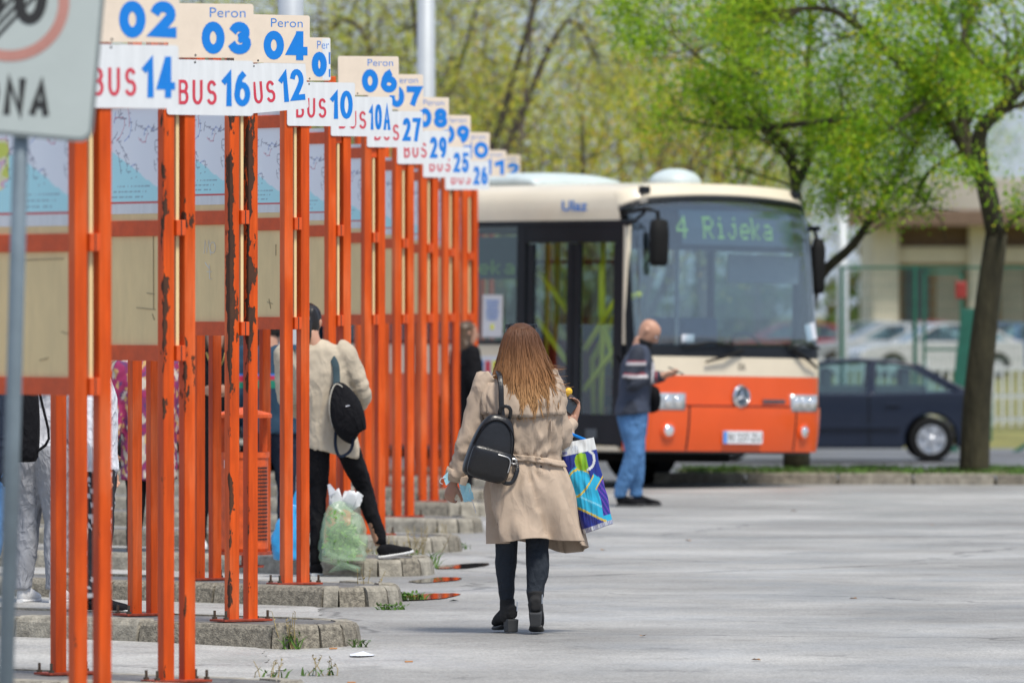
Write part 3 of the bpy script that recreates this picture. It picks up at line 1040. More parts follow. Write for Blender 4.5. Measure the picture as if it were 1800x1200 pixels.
for q in (-26, -13, 0, 13, 26):
    t = Vector((math.cos(R(52)), math.sin(R(52)))); n_ = Vector((-t.y, t.x))
    Lh = math.sqrt(max(0, 86 ** 2 - q * q))
    c = [(t * e * Lh + n_ * (q + s_ * 3.2)) / pp for e, s_ in ((-1, -1), (1, -1), (1, 1), (-1, 1))]
    bm.faces.new([bm.verts.new((v.x, 0, v.y)) for v in c])
obj('cancel_stripes', bm, M['black_ink'], pl, (0, -.0066, .004))
# ------------------------------------------------------------------ the bus
M['bus_orange'] = mat('bus_orange_paint', (.76, .090, .008, 1), .3, var=.06, scale=2, coat=.4)
M['bus_cream'] = mat('bus_cream_paint', (.74, .65, .50, 1), .30, var=.05, scale=2, coat=.3)
M['bus_black'] = mat('bus_black_trim', (.010, .012, .016, 1), .4, var=.2, scale=4, spec=.3)
M['rubber'] = mat('black_rubber', (.010, .010, .010, 1), .75, var=.2, spec=.2)
M['bus_glass'] = mat_glass('bus_window_glass', (.76, .83, .80, 1))
M['screen_glass'] = mat_glass('bus_windscreen_glass', (.86, .93, .95, 1), .95, .03, .15)
M['lamp_glass'] = mat('headlamp_clear_cover', (.55, .58, .60, 1), .12, metal=.55, var=.25, scale=18)
M['lamp_bulb'] = mat('headlamp_reflector', (.85, .86, .86, 1), .1, metal=.8, var=.05)
M['chrome'] = mat('chrome', (.72, .72, .72, 1), .18, metal=1, var=.05)
M['yellow_rail'] = mat('yellow_handrail', (.85, .86, .05, 1), .4, var=.08)
M['led'] = mat_emit('led_matrix_dots', (.34, .58, .14, 1), .07)
M['display'] = mat('display_backing', (.07, .10, .13, 1), .3, var=.15)
M['seat_red'] = mat('red_seat_fabric', (.20, .018, .014, 1), .8, var=.2)
M['seat_blue'] = mat('blue_seat_fabric', (.04, .09, .18, 1), .8, var=.2)
M['bus_in'] = mat('bus_interior_grey', (.09, .105, .12, 1), .6, var=.1)
M['bus_in_light'] = mat('bus_ceiling_panel', (.26, .28, .29, 1), .6, var=.1)
M['plate'] = mat('number_plate_white', (.72, .74, .76, 1), .4, var=.04)
M['paper'] = mat('white_paper_notice', (.72, .74, .80, 1), .6, var=.06)
M['aqua_white'] = mat('roof_pod_white', (.55, .62, .62, 1), .4, var=.08)

BT = R(41)
BUSP = (2.29, 84.55, .03)
bus = empty('city_bus', BUSP, BT, 'orange and cream city bus with a Rijeka destination display and a star emblem', 'bus')
bus.rotation_euler = (0, R(1.0), BT)
HW, BL = 1.275, 11.6
def fpt(s, z, off=0.0):
    """front surface of the bus: s across (-1..1), z height"""
    a = abs(s)
    y = .17 * a ** 2.2 + .16 * max(0, a - .80) ** 2 * 25
    if z > 1.32: y += (z - 1.32) * .10 + max(0, z - 2.55) ** 2 * 1.0
    if z < .8: y += (.8 - z) ** 2 * .25
    xx = HW * s * (1.0 - .055 * max(0, (z - 2.2)) ** 1.5)
    # outward normal approx
    dy = .17 * 2.2 * a ** 1.2 * math.copysign(1, s) / HW
    n = Vector((dy, -1, 0)).normalized()
    return Vector((xx, y, z)) + n * off

def front_patch(s0, s1, z0, z1, off, ns=16, nz=6, thick=.02):
    """curved panel on the bus front; z0, z1 numbers or functions of s"""
    bm = BM()
    f0 = z0 if callable(z0) else (lambda s: z0)
    f1 = z1 if callable(z1) else (lambda s: z1)
    def grid(o):
        return [[bm.verts.new(fpt(s0 + (s1 - s0) * i / ns, f0(s0 + (s1 - s0) * i / ns) + (f1(s0 + (s1 - s0) * i / ns) - f0(s0 + (s1 - s0) * i / ns)) * j / nz, o)) for i in range(ns + 1)] for j in range(nz + 1)]
    A, B = grid(off), grid(off - thick)
    for j in range(nz):
        for i in range(ns):
            bm.faces.new((A[j][i], A[j][i + 1], A[j + 1][i + 1], A[j + 1][i]))
            bm.faces.new((B[j][i], B[j + 1][i], B[j + 1][i + 1], B[j][i + 1]))
    for j in range(nz):
        bm.faces.new((A[j][0], A[j + 1][0], B[j + 1][0], B[j][0]))
        bm.faces.new((A[j][ns], B[j][ns], B[j + 1][ns], A[j + 1][ns]))
    for i in range(ns):
        bm.faces.new((A[0][i], B[0][i], B[0][i + 1], A[0][i + 1]))
        bm.faces.new((A[nz][i], A[nz][i + 1], B[nz][i + 1], B[nz][i]))
    return bm

def bpart(name, bm, m, parent=bus, smooth=False, loc=(0, 0, 0), rot=(0, 0, 0)):
    return obj(name, bm, m, parent, loc, rot, smooth)

# front panels, bottom to top
bpart('bumper', front_patch(-1, 1, .36, .80, .035, 30, 6, .06), M['bus_orange'], smooth=False)
bpart('bumper_seam', front_patch(-.52, .52, .80, .815, .014, 20, 1, .03), M['bus_black'])
bpart('front_panel', front_patch(-1, 1, .815, 1.105, .012, 30, 4, .05), M['bus_orange'])
bpart('front_band', front_patch(-1, 1, 1.105, 1.29, .012, 30, 3, .05), M['bus_cream'])
bpart('windscreen_gasket', front_patch(-1, 1, 1.29, 1.40, .006, 30, 2, .05), M['bus_black'])
def wtop(s): return 2.86 - .07 * abs(s) ** 2 - .16 * max(0, abs(s) - .8) ** 2 * 12
bpart('windscreen', front_patch(-.965, .965, 1.40, wtop, 0, 34, 14, .008), M['screen_glass'], smooth=True)
bpart('windscreen_frame', front_patch(-1, 1, wtop, lambda s: wtop(s) + .035, .008, 34, 1, .05), M['bus_black'])
bpart('roof_brow', front_patch(-1, 1, lambda s: wtop(s) + .035, lambda s: 3.0 - .05 * abs(s) ** 2 - .1 * max(0, abs(s) - .75) ** 2 * 10 + .012, .004, 34, 4, .05), M['bus_cream'], smooth=True)
for s in (-1, 1):
    bpart('windscreen_pillar', front_patch(min(s, .965 * s), max(s, .965 * s), 1.40, 2.6, .006, 2, 8, .05), M['bus_black'])
    # corner covers of the bumper with a joint
    bpart('bumper_joint', front_patch(s * .56 - .008, s * .56 + .008, .37, .80, .0365, 1, 4, .03), M['bus_black'])
# destination display behind the glass
dz0, dz1 = 2.40, 2.74
bpart('display_housing', front_patch(-.93, .93, 2.34, lambda s: wtop(s) - .01, -.05, 24, 3, .05), M['bus_black'])
dp = bpart('destination_display', front_patch(-.55, .66, dz0, dz1, -.03, 20, 2, .01), M['display'])
def led_mesh(s, s0, s1, z0, z1, fn):
    cols = []
    for ch in s:
        for c in range(5): cols.append([PIX[ch][6 - r][c] == '1' for r in range(7)])
        cols.append([False] * 7)
    cols.pop()
    bm = BM()
    n = len(cols)
    for i, cl in enumerate(cols):
        for j, on in enumerate(cl):
            if on:
                a = s0 + (s1 - s0) * (i + .06) / n; b = s0 + (s1 - s0) * (i + .94) / n
                c = z0 + (z1 - z0) * (j + .06) / 7; d = z0 + (z1 - z0) * (j + .94) / 7
                bm.faces.new([bm.verts.new(fn(q, z)) for q, z in ((a, c), (b, c), (b, d), (a, d))])
    return bm
bpart('led_text', led_mesh('4 Rijeka', -.60, .40, dz0 + .06, dz1 - .06, lambda s, z: fpt(s, z, -.022)), M['led'], dp)

# lamps, plate, emblem
for s0, s1 in ((-.90, -.60), (.50, .82)):
    hl = bpart('headlight', front_patch(s0, s1, lambda s: .765, .93, .042, 8, 3, .05), M['lamp_glass'], smooth=True)
    for q in (.2, .5, .8):
        c = fpt(s0 + (s1 - s0) * q, .848, .046)
        bm = BM(); bmesh.ops.create_uvsphere(bm, u_segments=14, v_segments=8, radius=.055, matrix=Matrix.Translation(c) @ Matrix.Diagonal((1, .25, 1, 1)))
        bpart('lamp', bm, M['lamp_bulb'], hl, True)
for s in (-.74, .66):
    c = fpt(s, .56, .03)
    bm = BM(); lathe(bm, [(.085, 0), (.085, .02), (.06, .03), (.055, .015)], 18)
    fg = bpart('fog_light', bm, M['bus_orange'], bus, False, c, (R(90), 0, math.atan2(.17 * 2.2 * abs(s) ** 1.2 * math.copysign(1, s) / HW, 1)))
    bm = BM(); bmesh.ops.create_uvsphere(bm, u_segments=14, v_segments=8, radius=.058, matrix=Matrix.Translation((0, 0, .025)) @ Matrix.Diagonal((1, 1, .3, 1)))
    bpart('lamp', bm, M['lamp_bulb'], fg, True)
npz = fpt(-.03, .50, .04)
npl = bpart('number_plate', boxm((0, 0, 0), (.52, .012, .125), .004), M['plate'], bus, False, npz + Vector((0, -.01, 0)), (0, 0, -.01))
obj('lettering', text_mesh('RI 237-ZU', -.19, -.04, .43, .08, .004), M['black_ink'], npl, (0, -.0075, 0))
obj('country_band', boxm((-.236, -.0066, 0), (.042, .002, .118)), M['blue_ink'], npl)
ec = fpt(-.05, .905, .03)
em = BM()
for k in range(32):
    a0, a1 = k * math.pi / 16, (k + 1) * math.pi / 16
    v = [em.verts.new((r * math.cos(a), y, r * math.sin(a))) for r, y, a in ((.115, 0, a0), (.115, 0, a1), (.095, -.025, a1), (.095, -.025, a0), (.082, 0, a0), (.082, 0, a1))]
    em.faces.new((v[0], v[1], v[2], v[3])); em.faces.new((v[3], v[2], v[5], v[4]))
for k in range(3):
    a = R(90 + 120 * k)
    t, n_ = Vector((math.cos(a), 0, math.sin(a))), Vector((-math.sin(a), 0, math.cos(a)))
    c0 = em.verts.new((0, -.032, 0)); tip = em.verts.new(t * .1 + Vector((0, -.012, 0)))
    l = em.verts.new(t * .02 + n_ * .017 + Vector((0, -.006, 0))); r = em.verts.new(t * .02 - n_ * .017 + Vector((0, -.006, 0)))
    em.faces.new((c0, l, tip)); em.faces.new((c0, tip, r))
eb = BM(); lathe(eb, [(.09, 0), (.09, .006)], 28)
emo = bpart('emblem', em, M['chrome'], bus, False, ec, (0, 0, -.01))
obj('emblem_disc', eb, M['display'], emo, (0, .004, 0), (R(90), 0, 0))
bc = fpt(.31, .86, .02)
bg_ = bpart('badge_strip', boxm((0, 0, 0), (.34, .008, .036), .002), M['bus_in'], bus, False, bc, (0, 0, .12))
obj('lettering', text_mesh('CONECTO', -.15, -.011, .30, .022, .004), M['black_ink'], bg_, (0, -.0055, 0))
mk_ = bpart('fleet_mark', text_mesh('06', -.05, -.035, .10, .07, -.006), M['black_ink'], bus, False, fpt(-.04, 1.20, .016), (0, 0, .05))

# wipers
for (s0, z0), (s1, z1), (b0, b1) in (((-.05, 1.36), (-.42, 1.24), (-.62, -.12)), ((.52, 1.37), (.80, 1.20), (.45, .88))):
    bm = BM(); tube(bm, [fpt(s0, z0, .04), fpt((s0 + s1) / 2, (z0 + z1) / 2, .07), fpt(s1, z1, .05)], [.022, .018, .012], 6)
    wp = bpart('wiper', bm, M['rubber'])
    bm = BM(); tube(bm, [fpt(b0, 1.385, .035), fpt((b0 + b1) / 2, 1.43, .045), fpt(b1, 1.40, .035)], .012, 6)
    bpart('wiper_blade', bm, M['rubber'], wp)

# mirrors
bm = BM(); tube(bm, [(-1.25, .45, 2.66), (-1.36, .25, 2.70), (-1.38, -.05, 2.73), (-1.31, -.14, 2.70), (-1.30, -.15, 2.45)], .022, 8)
tube(bm, [(-1.25, .42, 2.56), (-1.34, .15, 2.62), (-1.37, -.02, 2.70)], .016, 6)
ma = bpart('mirror_arm', bm, M['rubber'])
bm = BM(); loft(bm, [((-1.30, -.15, 2.17), .08, .05), ((-1.30, -.15, 2.22), .10, .07), ((-1.30, -.15, 2.5), .10, .075), ((-1.30, -.15, 2.61), .09, .06), ((-1.30, -.15, 2.63), .05, .03)], 14, power=3)
bpart('mirror_head', bm, M['rubber'], ma, True)
bm = BM(); tube(bm, [(1.22, .42, 2.62), (1.31, .42, 2.60), (1.33, .38, 2.45)], .02, 8)
ma = bpart('mirror_arm', bm, M['rubber'])
bm = BM(); loft(bm, [((1.33, .38, 1.95), .05, .04), ((1.33, .38, 2.0), .07, .06), ((1.33, .38, 2.4), .075, .06), ((1.33, .38, 2.5), .05, .04)], 14, power=3)
bpart('mirror_head', bm, M['rubber'], ma, True)

# sides: lower panel, cream band, pillars, upper band; the door side is x = -HW
Y0 = .47
def side(s):
    x = s * HW
    doors = [(.42, 1.86), (5.3, 6.7)] if s < 0 else []
    wheels = [2.75, 8.65]
    # lower panels between doors with wheel arches
    def spans(a, b, cuts):
        out = []; cur = a
        for c0, c1 in sorted(cuts):
            if c0 > cur: out.append((cur, c0))
            cur = max(cur, c1)
        if cur < b: out.append((cur, b))
        return out
    for a, b in spans(Y0, BL, doors):
        pts = [(a, .36)]
        for wy in wheels:
            if a < wy - .6 and b > wy + .6:
                pts += [(wy + .58 * math.cos(R(t)), .48 + .58 * math.sin(R(t))) for t in range(190, -11, -20)]
        pts += [(b, .36), (b, 1.10), (a, 1.10)]
        bm = BM()
        va = [bm.verts.new((x, p[0], p[1])) for p in pts]; vb = [bm.verts.new((x - s * .03, p[0], p[1])) for p in pts]
        bm.faces.new(va); bm.faces.new(vb[::-1])
        for i in range(len(pts)):
            j = (i + 1) % len(pts); bm.faces.new((va[i], vb[i], vb[j], va[j]))
        bpart('side_panel', bm, M['bus_orange'])
        bpart('side_band', boxm((x - s * .013, (a + b) / 2, 1.25), (.03, b - a, .297)), M['bus_cream'])
    # upper band, curved into the roof
    bm = BM()
    prof = [(0, 2.62), (0, 2.72), (-.012, 2.80), (-.05, 2.89), (-.12, 2.95), (-.24, 2.985)]
    def btop(q): return 3.0 - .05 * abs(q) ** 2 - .1 * max(0, abs(q) - .75) ** 2 * 10 + .012
    r0 = [fpt(s, 2.62), fpt(s, 2.74), fpt(s, 2.82), fpt(s, btop(1)), fpt(s * .92, btop(.92)), fpt(s * .83, btop(.83))]
    rows = [[bm.verts.new(p) for p in r0]]
    for yy in (1.0, BL):
        rows.append([bm.verts.new((x + s * p[0], yy, p[1])) for p in prof])
    for A, B in zip(rows, rows[1:]):
        for i in range(len(prof) - 1): bm.faces.new((A[i], A[i + 1], B[i + 1], B[i]))
    bpart('upper_band', bm, M['bus_cream'], smooth=True)
    bpart('gutter', boxm((x - s * .008, BL / 2 + .15, 2.60), (.04, BL - .3, .05), .004), M['bus_black'])
    # window band
    cuts = [1.95, 3.3, 4.9, 6.85, 8.4, 9.9, BL - .05] if s < 0 else [.55, 1.9, 3.3, 4.8, 6.3, 7.8, 9.3, 10.6, BL - .05]
    if s > 0: cuts[0] = .62
    for yy in cuts:
        bpart('window_pillar', boxm((x - s * .012, yy, 1.985), (.035, .085, 1.19), .004), M['bus_black'])
    for a, b in zip(cuts, cuts[1:]):
        if s < 0 and a == 4.9: continue
        wn = bpart('side_window', boxm((x - s * .014, (a + b) / 2, 1.99), (.008, b - a - .09, 1.16)), M['bus_glass'])
        obj('sill', boxm((x - s * .008, (a + b) / 2, 1.415), (.03, b - a - .086, .04)), M['bus_black'], wn)
        if (a + b) / 2 > 3: obj('vent_bar', boxm((x - s * .010, (a + b) / 2, 2.28), (.02, b - a - .086, .03)), M['bus_black'], wn)
    if s < 0:
        for d0, d1 in doors:
            dr = bpart('door', boxm((x - s * .02, (d0 + d1) / 2, 2.50), (.05, d1 - d0, .19), .006), M['bus_black'])
            mid = (d0 + d1) / 2
            for a, b in ((d0 + .03, mid - .008), (mid + .008, d1 - .03)):
                lf = obj('door_leaf', boxm((x - s * .02, (a + b) / 2, .56), (.04, b - a, .30), .006), M['bus_black'], dr)
                # frame of the leaf: stiles and rail
                for yy in (a + .045, b - .045):
                    box_o = boxm((x - s * .02, yy, 1.555), (.04, .088, 1.69), .006)
                    lf2 = obj('stile', box_o, M['bus_black'], dr)
                gl = obj('door_pane', boxm((x - s * .02, (a + b) / 2, 1.555), (.008, b - a - .18, 1.688)), M['bus_glass'], dr)
                obj('step_plate', boxm((x + s * .003, (a + b) / 2 + .05, .52), (.008, .16, .09), .002), M['bus_in'], dr)
            for yy in (d0, d1):
                bpart('door_post', boxm((x - s * .018, yy + (.0 if yy == d0 else .03), 1.49), (.05, .058, 2.2), .004), M['bus_black'])
            bpart('door_sill', boxm((x - s * .03, mid, .375), (.07, d1 - d0 - .02, .05), .004), M['bus_cream'])
        bpart('corner_pillar', boxm((x + .03, .385, 2.0), (.07, .05, 1.2), .008), M['bus_cream'])
side(-1); side(1)
# roof skin, rear, floor, ceiling
bm = BM()
def btop(q): return 3.0 - .05 * abs(q) ** 2 - .1 * max(0, abs(q) - .75) ** 2 * 10 + .012
ss = [-.83 + 1.66 * i / 12 for i in range(13)]
r0 = [bm.verts.new(fpt(q, btop(q))) for q in ss]
xr = [(HW - .24) * q / .83 for q in ss]
r1 = [bm.verts.new((x_, 1.0, 2.985 + .045 * (1 - (x_ / (HW - .24)) ** 2))) for x_ in xr]
r2 = [bm.verts.new((x_, BL, 2.985 + .045 * (1 - (x_ / (HW - .24)) ** 2))) for x_ in xr]
for A, B in ((r0, r1), (r1, r2)):
    for i in range(12): bm.faces.new((A[i], A[i + 1], B[i + 1], B[i]))
bpart('roof', bm, M['bus_cream'], smooth=True)
bpart('rear_wall', boxm((0, BL - .02, 1.68), (2.5, .06, 2.6), .02), M['bus_orange'])
bpart('floor', boxm((0, BL / 2 + .1, .36), (2.46, BL - .6, .05)), M['bus_in'])
bpart('underbody', boxm((0, BL / 2 + .5, .29), (2.0, BL - 1.6, .1)), M['rubber'])
bpart('ceiling', boxm((0, BL / 2 + .2, 2.62), (2.4, BL - .6, .03)), M['bus_in_light'])
# roof pods
bm = BM(); loft(bm, [((-.25, 2.2, 3.0), .62, .03), ((-.25, 2.3, 3.03), .62, .08), ((-.25, 2.5, 3.04), .62, .10), ((-.25, 4.7, 3.04), .62, .10), ((-.25, 5.0, 3.0), .60, .04)], 16, ref=(0, 0, 1), power=3)
bpart('air_conditioner', bm, M['aqua_white'], smooth=True)
bm = BM(); sloft(bm, [(-.1, .95, 2.99, .26, .25), (-.1, .95, 3.06, .26, .25), (-.1, .95, 3.12, .20, .2), (-.1, .95, 3.16, .11, .1), (-.1, .95, 3.17, .02, .02)], 18)
bpart('roof_hatch', bm, M['aqua_white'], smooth=True)
for s in (-.82, .82):
    bpart('marker_lamp', boxm(fpt(s, 2.93, .03), (.11, .06, .07), .01), M['bus_black'])
# wheels
def wheel_bm(r, wd):
    bm = BM()
    pr = [(.62 * r, -wd / 2), (.9 * r, -wd / 2), (r, -wd / 2 + .03), (r, wd / 2 - .03), (.9 * r, wd / 2), (.62 * r, wd / 2)]
    lathe(bm, pr, 28, caps=False); return bm
ty_me = to_mesh('tyre', wheel_bm(.48, .28)); ty_me.materials.append(M['rubber'])
bm = BM(); lathe(bm, [(.30, -.12), (.30, .0), (.22, .04), (.12, .10), (.12, .13), (0.02, .13)], 24); rim_me = to_mesh('rim', bm); rim_me.materials.append(M['galv'])
for s in (-1, 1):
    for yy in (2.75, 8.65):
        wl = obj('wheel', ty_me, None, bus, (s * 1.10, yy, .48), (0, R(90 * s), 0))
        obj('rim', rim_me, None, wl)
# inside: handrails, seats, driver's place, notices
def rail(pts, r=.030):
    bm = BM(); tube(bm, pts, r, 8); bpart('handrail', bm, M['yellow_rail'], smooth=True)
rail([(-1.16, .62, 1.15), (-1.16, .85, 1.7), (-1.16, .85, 2.2)])
rail([(-1.19, .50, 1.95), (-1.19, 1.05, 1.35)]); rail([(-1.19, .50, 1.45), (-1.19, 1.05, .95)])
rail([(-1.19, 1.78, 2.15), (-1.19, 1.22, 1.65)]); rail([(-1.19, 1.78, 1.65), (-1.19, 1.22, 1.15)])
rail([(-1.05, .95, .4), (-1.05, .95, 2.6)]); rail([(-.95, 1.15, .4), (-1.0, 1.15, 1.25), (-1.0, .7, 1.85), (-1.0, .45, 1.9)])
rail([(-.95, 1.9, .4), (-.95, 1.9, 2.6)], .018)
rail([(-.45, 1.95, .4), (-.45, 1.95, 2.6)], .018)
for yy in (3.4, 5.0, 7.0, 9.0):
    rail([(.5, yy, .4), (.5, yy, 2.6)])
for yy in (3.2, 4.1, 7.2, 8.1, 9.0, 9.9):
    for xx in (-.95, .95):
        sm_ = M['seat_red'] if xx < 0 else M['seat_blue']
        st = bpart('passenger_seat', boxm((xx, yy, .85), (.5, .45, .1), .03), sm_)
        obj('backrest', boxm((xx, yy + .25, 1.25), (.48, .09, .75), .03), sm_, st)
bpart('partition', boxm((-.55, 2.0, .95), (.85, .03, 1.0), .01), M['seat_red'])
bpart('partition', boxm((.75, 1.75, 1.05), (.9, .04, 1.3), .01), M['seat_blue'])
ds = bpart('driver_seat', boxm((.7, 1.25, .85), (.5, .5, .14), .04), M['seat_blue'])
obj('backrest', boxm((.7, 1.48, 1.3), (.48, .12, .8), .05), M['seat_blue'], ds)
bpart('dashboard', boxm((.35, .52, 1.22), (1.5, .4, .3), .05), M['bus_in'])
bm = BM(); tube(bm, [(.7 + .22 * math.cos(a * .3927), .72 + .08 * math.sin(a * .3927), 1.36 + .18 * math.sin(a * .3927)) for a in range(17)], .016, 6, caps=False)
bpart('steering_wheel', bm, M['rubber'])
bpart('sun_blind', boxm((.62, .42, 2.18), (.95, .02, .28), .004), M['bus_in_light'])
for x_ in (-.86, -.36):
    bpart('grab_pole', boxm((x_, .62, 1.85), (.035, .035, 1.0), .008), M['bus_in_light'])
bpart('permit_card', boxm(fpt(.80, 1.56, -.01), (.13, .006, .17), 0, ry=R(-14)), M['paper'])
bpart('permit_card', boxm(fpt(-.55, 1.47, -.01), (.16, .006, .08), 0), M['paper'])
nt_ = bpart('notice', boxm((-HW - .004, 2.35, 1.68), (.004, .30, .42)), M['paper'])
obj('notice_mark', boxm((-HW - .0075, 2.35, 1.57), (.002, .05, .05)), M['yellow_rail'], nt_)
for i in range(6):
    obj('text_line', boxm((-HW - .0075, 2.35, 1.83 - i * .035), (.002, .2 - .02 * (i % 3), .012)), M['blue_ink'], nt_)
sd = bpart('side_display', boxm((-HW + .03, 2.62, 2.26), (.02, 1.2, .42)), M['display'])
def sfn(y, z): return Vector((-HW + .0185, y, z))
obj('led_text', led_mesh('Rijeka', 3.18, 2.05, 2.10, 2.24, sfn), M['led'], sd)
obj('led_text', led_mesh('4-', 2.95, 2.60, 2.28, 2.40, sfn), M['led'], sd)
st_ = bpart('door_sticker', boxm((-HW - .003, 2.36, 1.17), (.003, .45, .22)), M['paper'])
for i in range(4):
    obj('pictogram', boxm((-HW - .006, 2.19 + .11 * i, 1.17), (.002, .08, .12)), (M['blue_ink'], M['yellow_rail'], M['red_ink'], M['blue_ink'])[i], st_)
ul = text_mesh('Ulaz', 0, 0, .38, .105, .018)
bpart('lettering', ul, M['blue_ink'], bus, False, (-HW - .006, 1.32, 2.72), (0, 0, R(-90)))
# ------------------------------------------------------------------ parked cars
M['navy'] = mat('navy_car_paint', (.010, .016, .034, 1), .3, var=.1, coat=.25, spec=.4)
M['car_glass'] = mat_glass('car_glass', (.62, .80, .80, 1), 1.0, .02, .12)
M['car_in'] = mat('car_cabin', (.05, .07, .075, 1), .8)
M['alloy'] = mat('alloy_wheel', (.62, .63, .65, 1), .3, metal=.7, var=.06)
M['tail_red'] = mat('tail_lamp_red', (.35, .01, .01, 1), .2)
wm = BM(); lathe(wm, [(.205, -.10), (.28, -.10), (.315, -.07), (.315, .07), (.28, .10), (.205, .10)], 26, caps=False); car_ty = to_mesh('tyre', wm); car_ty.materials.append(M['rubber'])
wm = BM(); lathe(wm, [(.20, -.08), (.20, .095), (.185, .095), (.18, .04), (.02, .03)], 24)
for k in range(5):
    a = k * math.tau / 5
    box(wm, (.105 * math.cos(a), .105 * math.sin(a), .075), (.17, .075, .04), .01, rz=a)
lathe(wm, [(.05, .05), (.05, .10), (.03, .11)], 12)
car_rim = to_mesh('rim', wm); car_rim.materials.append(M['alloy'])
def car(loc, rz, paint, label, group=None, detail=True):
    """saloon car, local x towards its nose at -x; origin under the rear axle"""
    t = empty('parked_car', loc, rz, label, 'car', group)
    W = .88
    bm = BM()
    low = [(1.0, .30), (1.04, .62), (1.0, .90), (.93, .955), (.40, .985)]
    belt = [(.40, .985), (-.9, .95), (-2.35, .96)]
    poly = [(1.0, .24), (1.05, .45), (1.04, .70), (.98, .93), (.90, .965), (.4, .985), (-.9, .955), (-2.3, .965), (-2.9, .90), (-3.5, .80), (-3.72, .66), (-3.76, .42), (-3.68, .22)]
    for wx in (-2.83, 0):
        seg = [(wx - .37 * math.cos(R(a)), .30 + .37 * math.sin(R(a))) for a in range(-10, 191, 20)]
        poly += [(wx - .40, .19)] + seg + [(wx + .40, .19)]
    prism(bm, poly, -W, W)
    # tumble in towards the top
    for v in bm.verts:
        k = max(0, v.co.z - .62) / .35
        v.co.y *= .965
    for v in bm.verts:
        if v.co.x > .35: v.co.x = .35 + (v.co.x - .35) * .6
    body = obj('body', bm, paint, t)
    bv = body.modifiers.new('bevel', 'BEVEL'); bv.width = .035; bv.segments = 3; bv.limit_method = 'ANGLE'; bv.angle_limit = R(50)
    body.data.polygons.foreach_set('use_smooth', [False] * len(body.data.polygons))
    # cabin: roof skin and pillars round darker glass
    bm = BM()
    b0 = [(.45, .97), (-2.35, .955)]
    roof = [(-.22, 1.36), (-.5, 1.42), (-1.0, 1.45), (-1.45, 1.42), (-1.62, 1.36)]
    rows = []
    for x, z in roof:
        rows.append([bm.verts.new((x, y, z - (.03 if abs(y) > .5 else 0))) for y in (-.62, -.45, 0, .45, .62)])
    for A, B in zip(rows, rows[1:]):
        for i in range(4): bm.faces.new((A[i], A[i + 1], B[i + 1], B[i]))
    rf = obj('roof', bm, paint, t, smooth=True)
    so = rf.modifiers.new('solid', 'SOLIDIFY'); so.thickness = .03
    for s in (-1, 1):
        for (x0, z0), (x1, z1), r in (((.47, .96), (-.22, 1.34), .05), ((-2.36, .955), (-1.62, 1.35), .035), ((-.85, .95), (-.80, 1.42), .05)):
            bm = BM()
            loft(bm, [((x0, s * .80, z0), r * 1.2, .02), (((x0 + x1) / 2 , s * .725, (z0 + z1) / 2), r, .02), ((x1, s * .635, z1), r, .02)], 8, ref=(0, 1, 0))
            obj('pillar', bm, paint, t)
        bm = BM()
        tube(bm, [(-.22, s * .635, 1.345), (-.6, s * .635, 1.395), (-1.0, s * .635, 1.415), (-1.45, s * .635, 1.39), (-1.62, s * .635, 1.345)], .028, 6)
        obj('roof_rail', bm, paint, t)
    for s in (-1, 1):
        for pts, nm in (([(.33, .97), (-.82, .955), (-.78, 1.40), (-.5, 1.385), (-.22, 1.34)], 'rear_side_window'), ([(-.90, .955), (-2.25, .955), (-1.60, 1.35), (-1.45, 1.38), (-.85, 1.405)], 'front_side_window')):
            bm = BM()
            vs = [bm.verts.new((x, s * (.80 - .165 * (z - .955) / .42), z)) for x, z in pts]
            bm.faces.new(vs)
            obj(nm, bm, M['car_glass'], t)
    for x0, z0, x1, z1, nm in ((.45, .965, -.22, 1.36, 'rear_window'), (-2.35, .955, -1.62, 1.36, 'windscreen')):
        bm = BM(); bm.faces.new([bm.verts.new(p) for p in ((x0, -.76, z0), (x0, .76, z0), (x1, .62, z1), (x1, -.62, z1))])
        obj(nm, bm, M['car_glass'], t)
    obj('cabin', boxm((-1.0, 0, .92), (1.9, 1.2, .3), .05), M['car_in'], t)
    for x_ in (-.35, -1.45):
        for y_ in (-.38, .38):
            obj('car_seat', boxm((x_, y_, 1.10), (.14, .45, .42), .05), M['car_in'], t)
    for wx in (-2.83, 0):
        for s in (-1, 1):
            wl = obj('wheel', car_ty, None, t, (wx, s * .77, .315), (R(90 * s * -1), 0, 0))
            wl.rotation_euler = (R(90) if s < 0 else R(-90), 0, 0)
            obj('rim', car_rim, None, wl, (0, 0, 0))
    for s in (-1, 1):
        obj('tail_light', boxm((.72, s * .66, .76), (.10, .22, .18), .03), M['tail_red'], t)
        obj('headlight', boxm((-3.62, s * .58, .66), (.2, .3, .14), .04), M['lamp_glass'], t)
    if detail:
        for x_ in (-.55, -1.75):
            obj('door_handle', boxm((x_ + .02, -.865, .80), (.20, .03, .035), .01), paint, t)
        for x_ in (.36, -.86, -2.2):
            pass
        obj('door_gap', boxm((-.87, -.862, .58), (.008, .02, .68)), M['rubber'], t)
        obj('side_strip', boxm((-1.4, -.884, .50), (1.95, .02, .05), .006), paint, t)
        obj('mirror', boxm((-2.05, -.95, .98), (.12, .2, .14), .04), paint, t)
        obj('rear_bumper', boxm((.60, 0, .40), (.34, 1.66, .12), .05), paint, t)
    return t
CD = 120.0
car((PX(1632, CD), CD, -.33), 0, M['navy'], 'dark navy saloon car parked on the road behind the bus', 'parked cars')
paints = {'white': mat('white_car_paint', (.48, .49, .50, 1), .25, coat=.5), 'silver': mat('silver_car_paint', (.36, .38, .40, 1), .3, metal=.4, coat=.5),
          'red': mat('red_car_paint', (.28, .02, .025, 1), .25, coat=.5), 'blue': mat('blue_car_paint', (.06, .12, .24, 1), .25, coat=.5)}
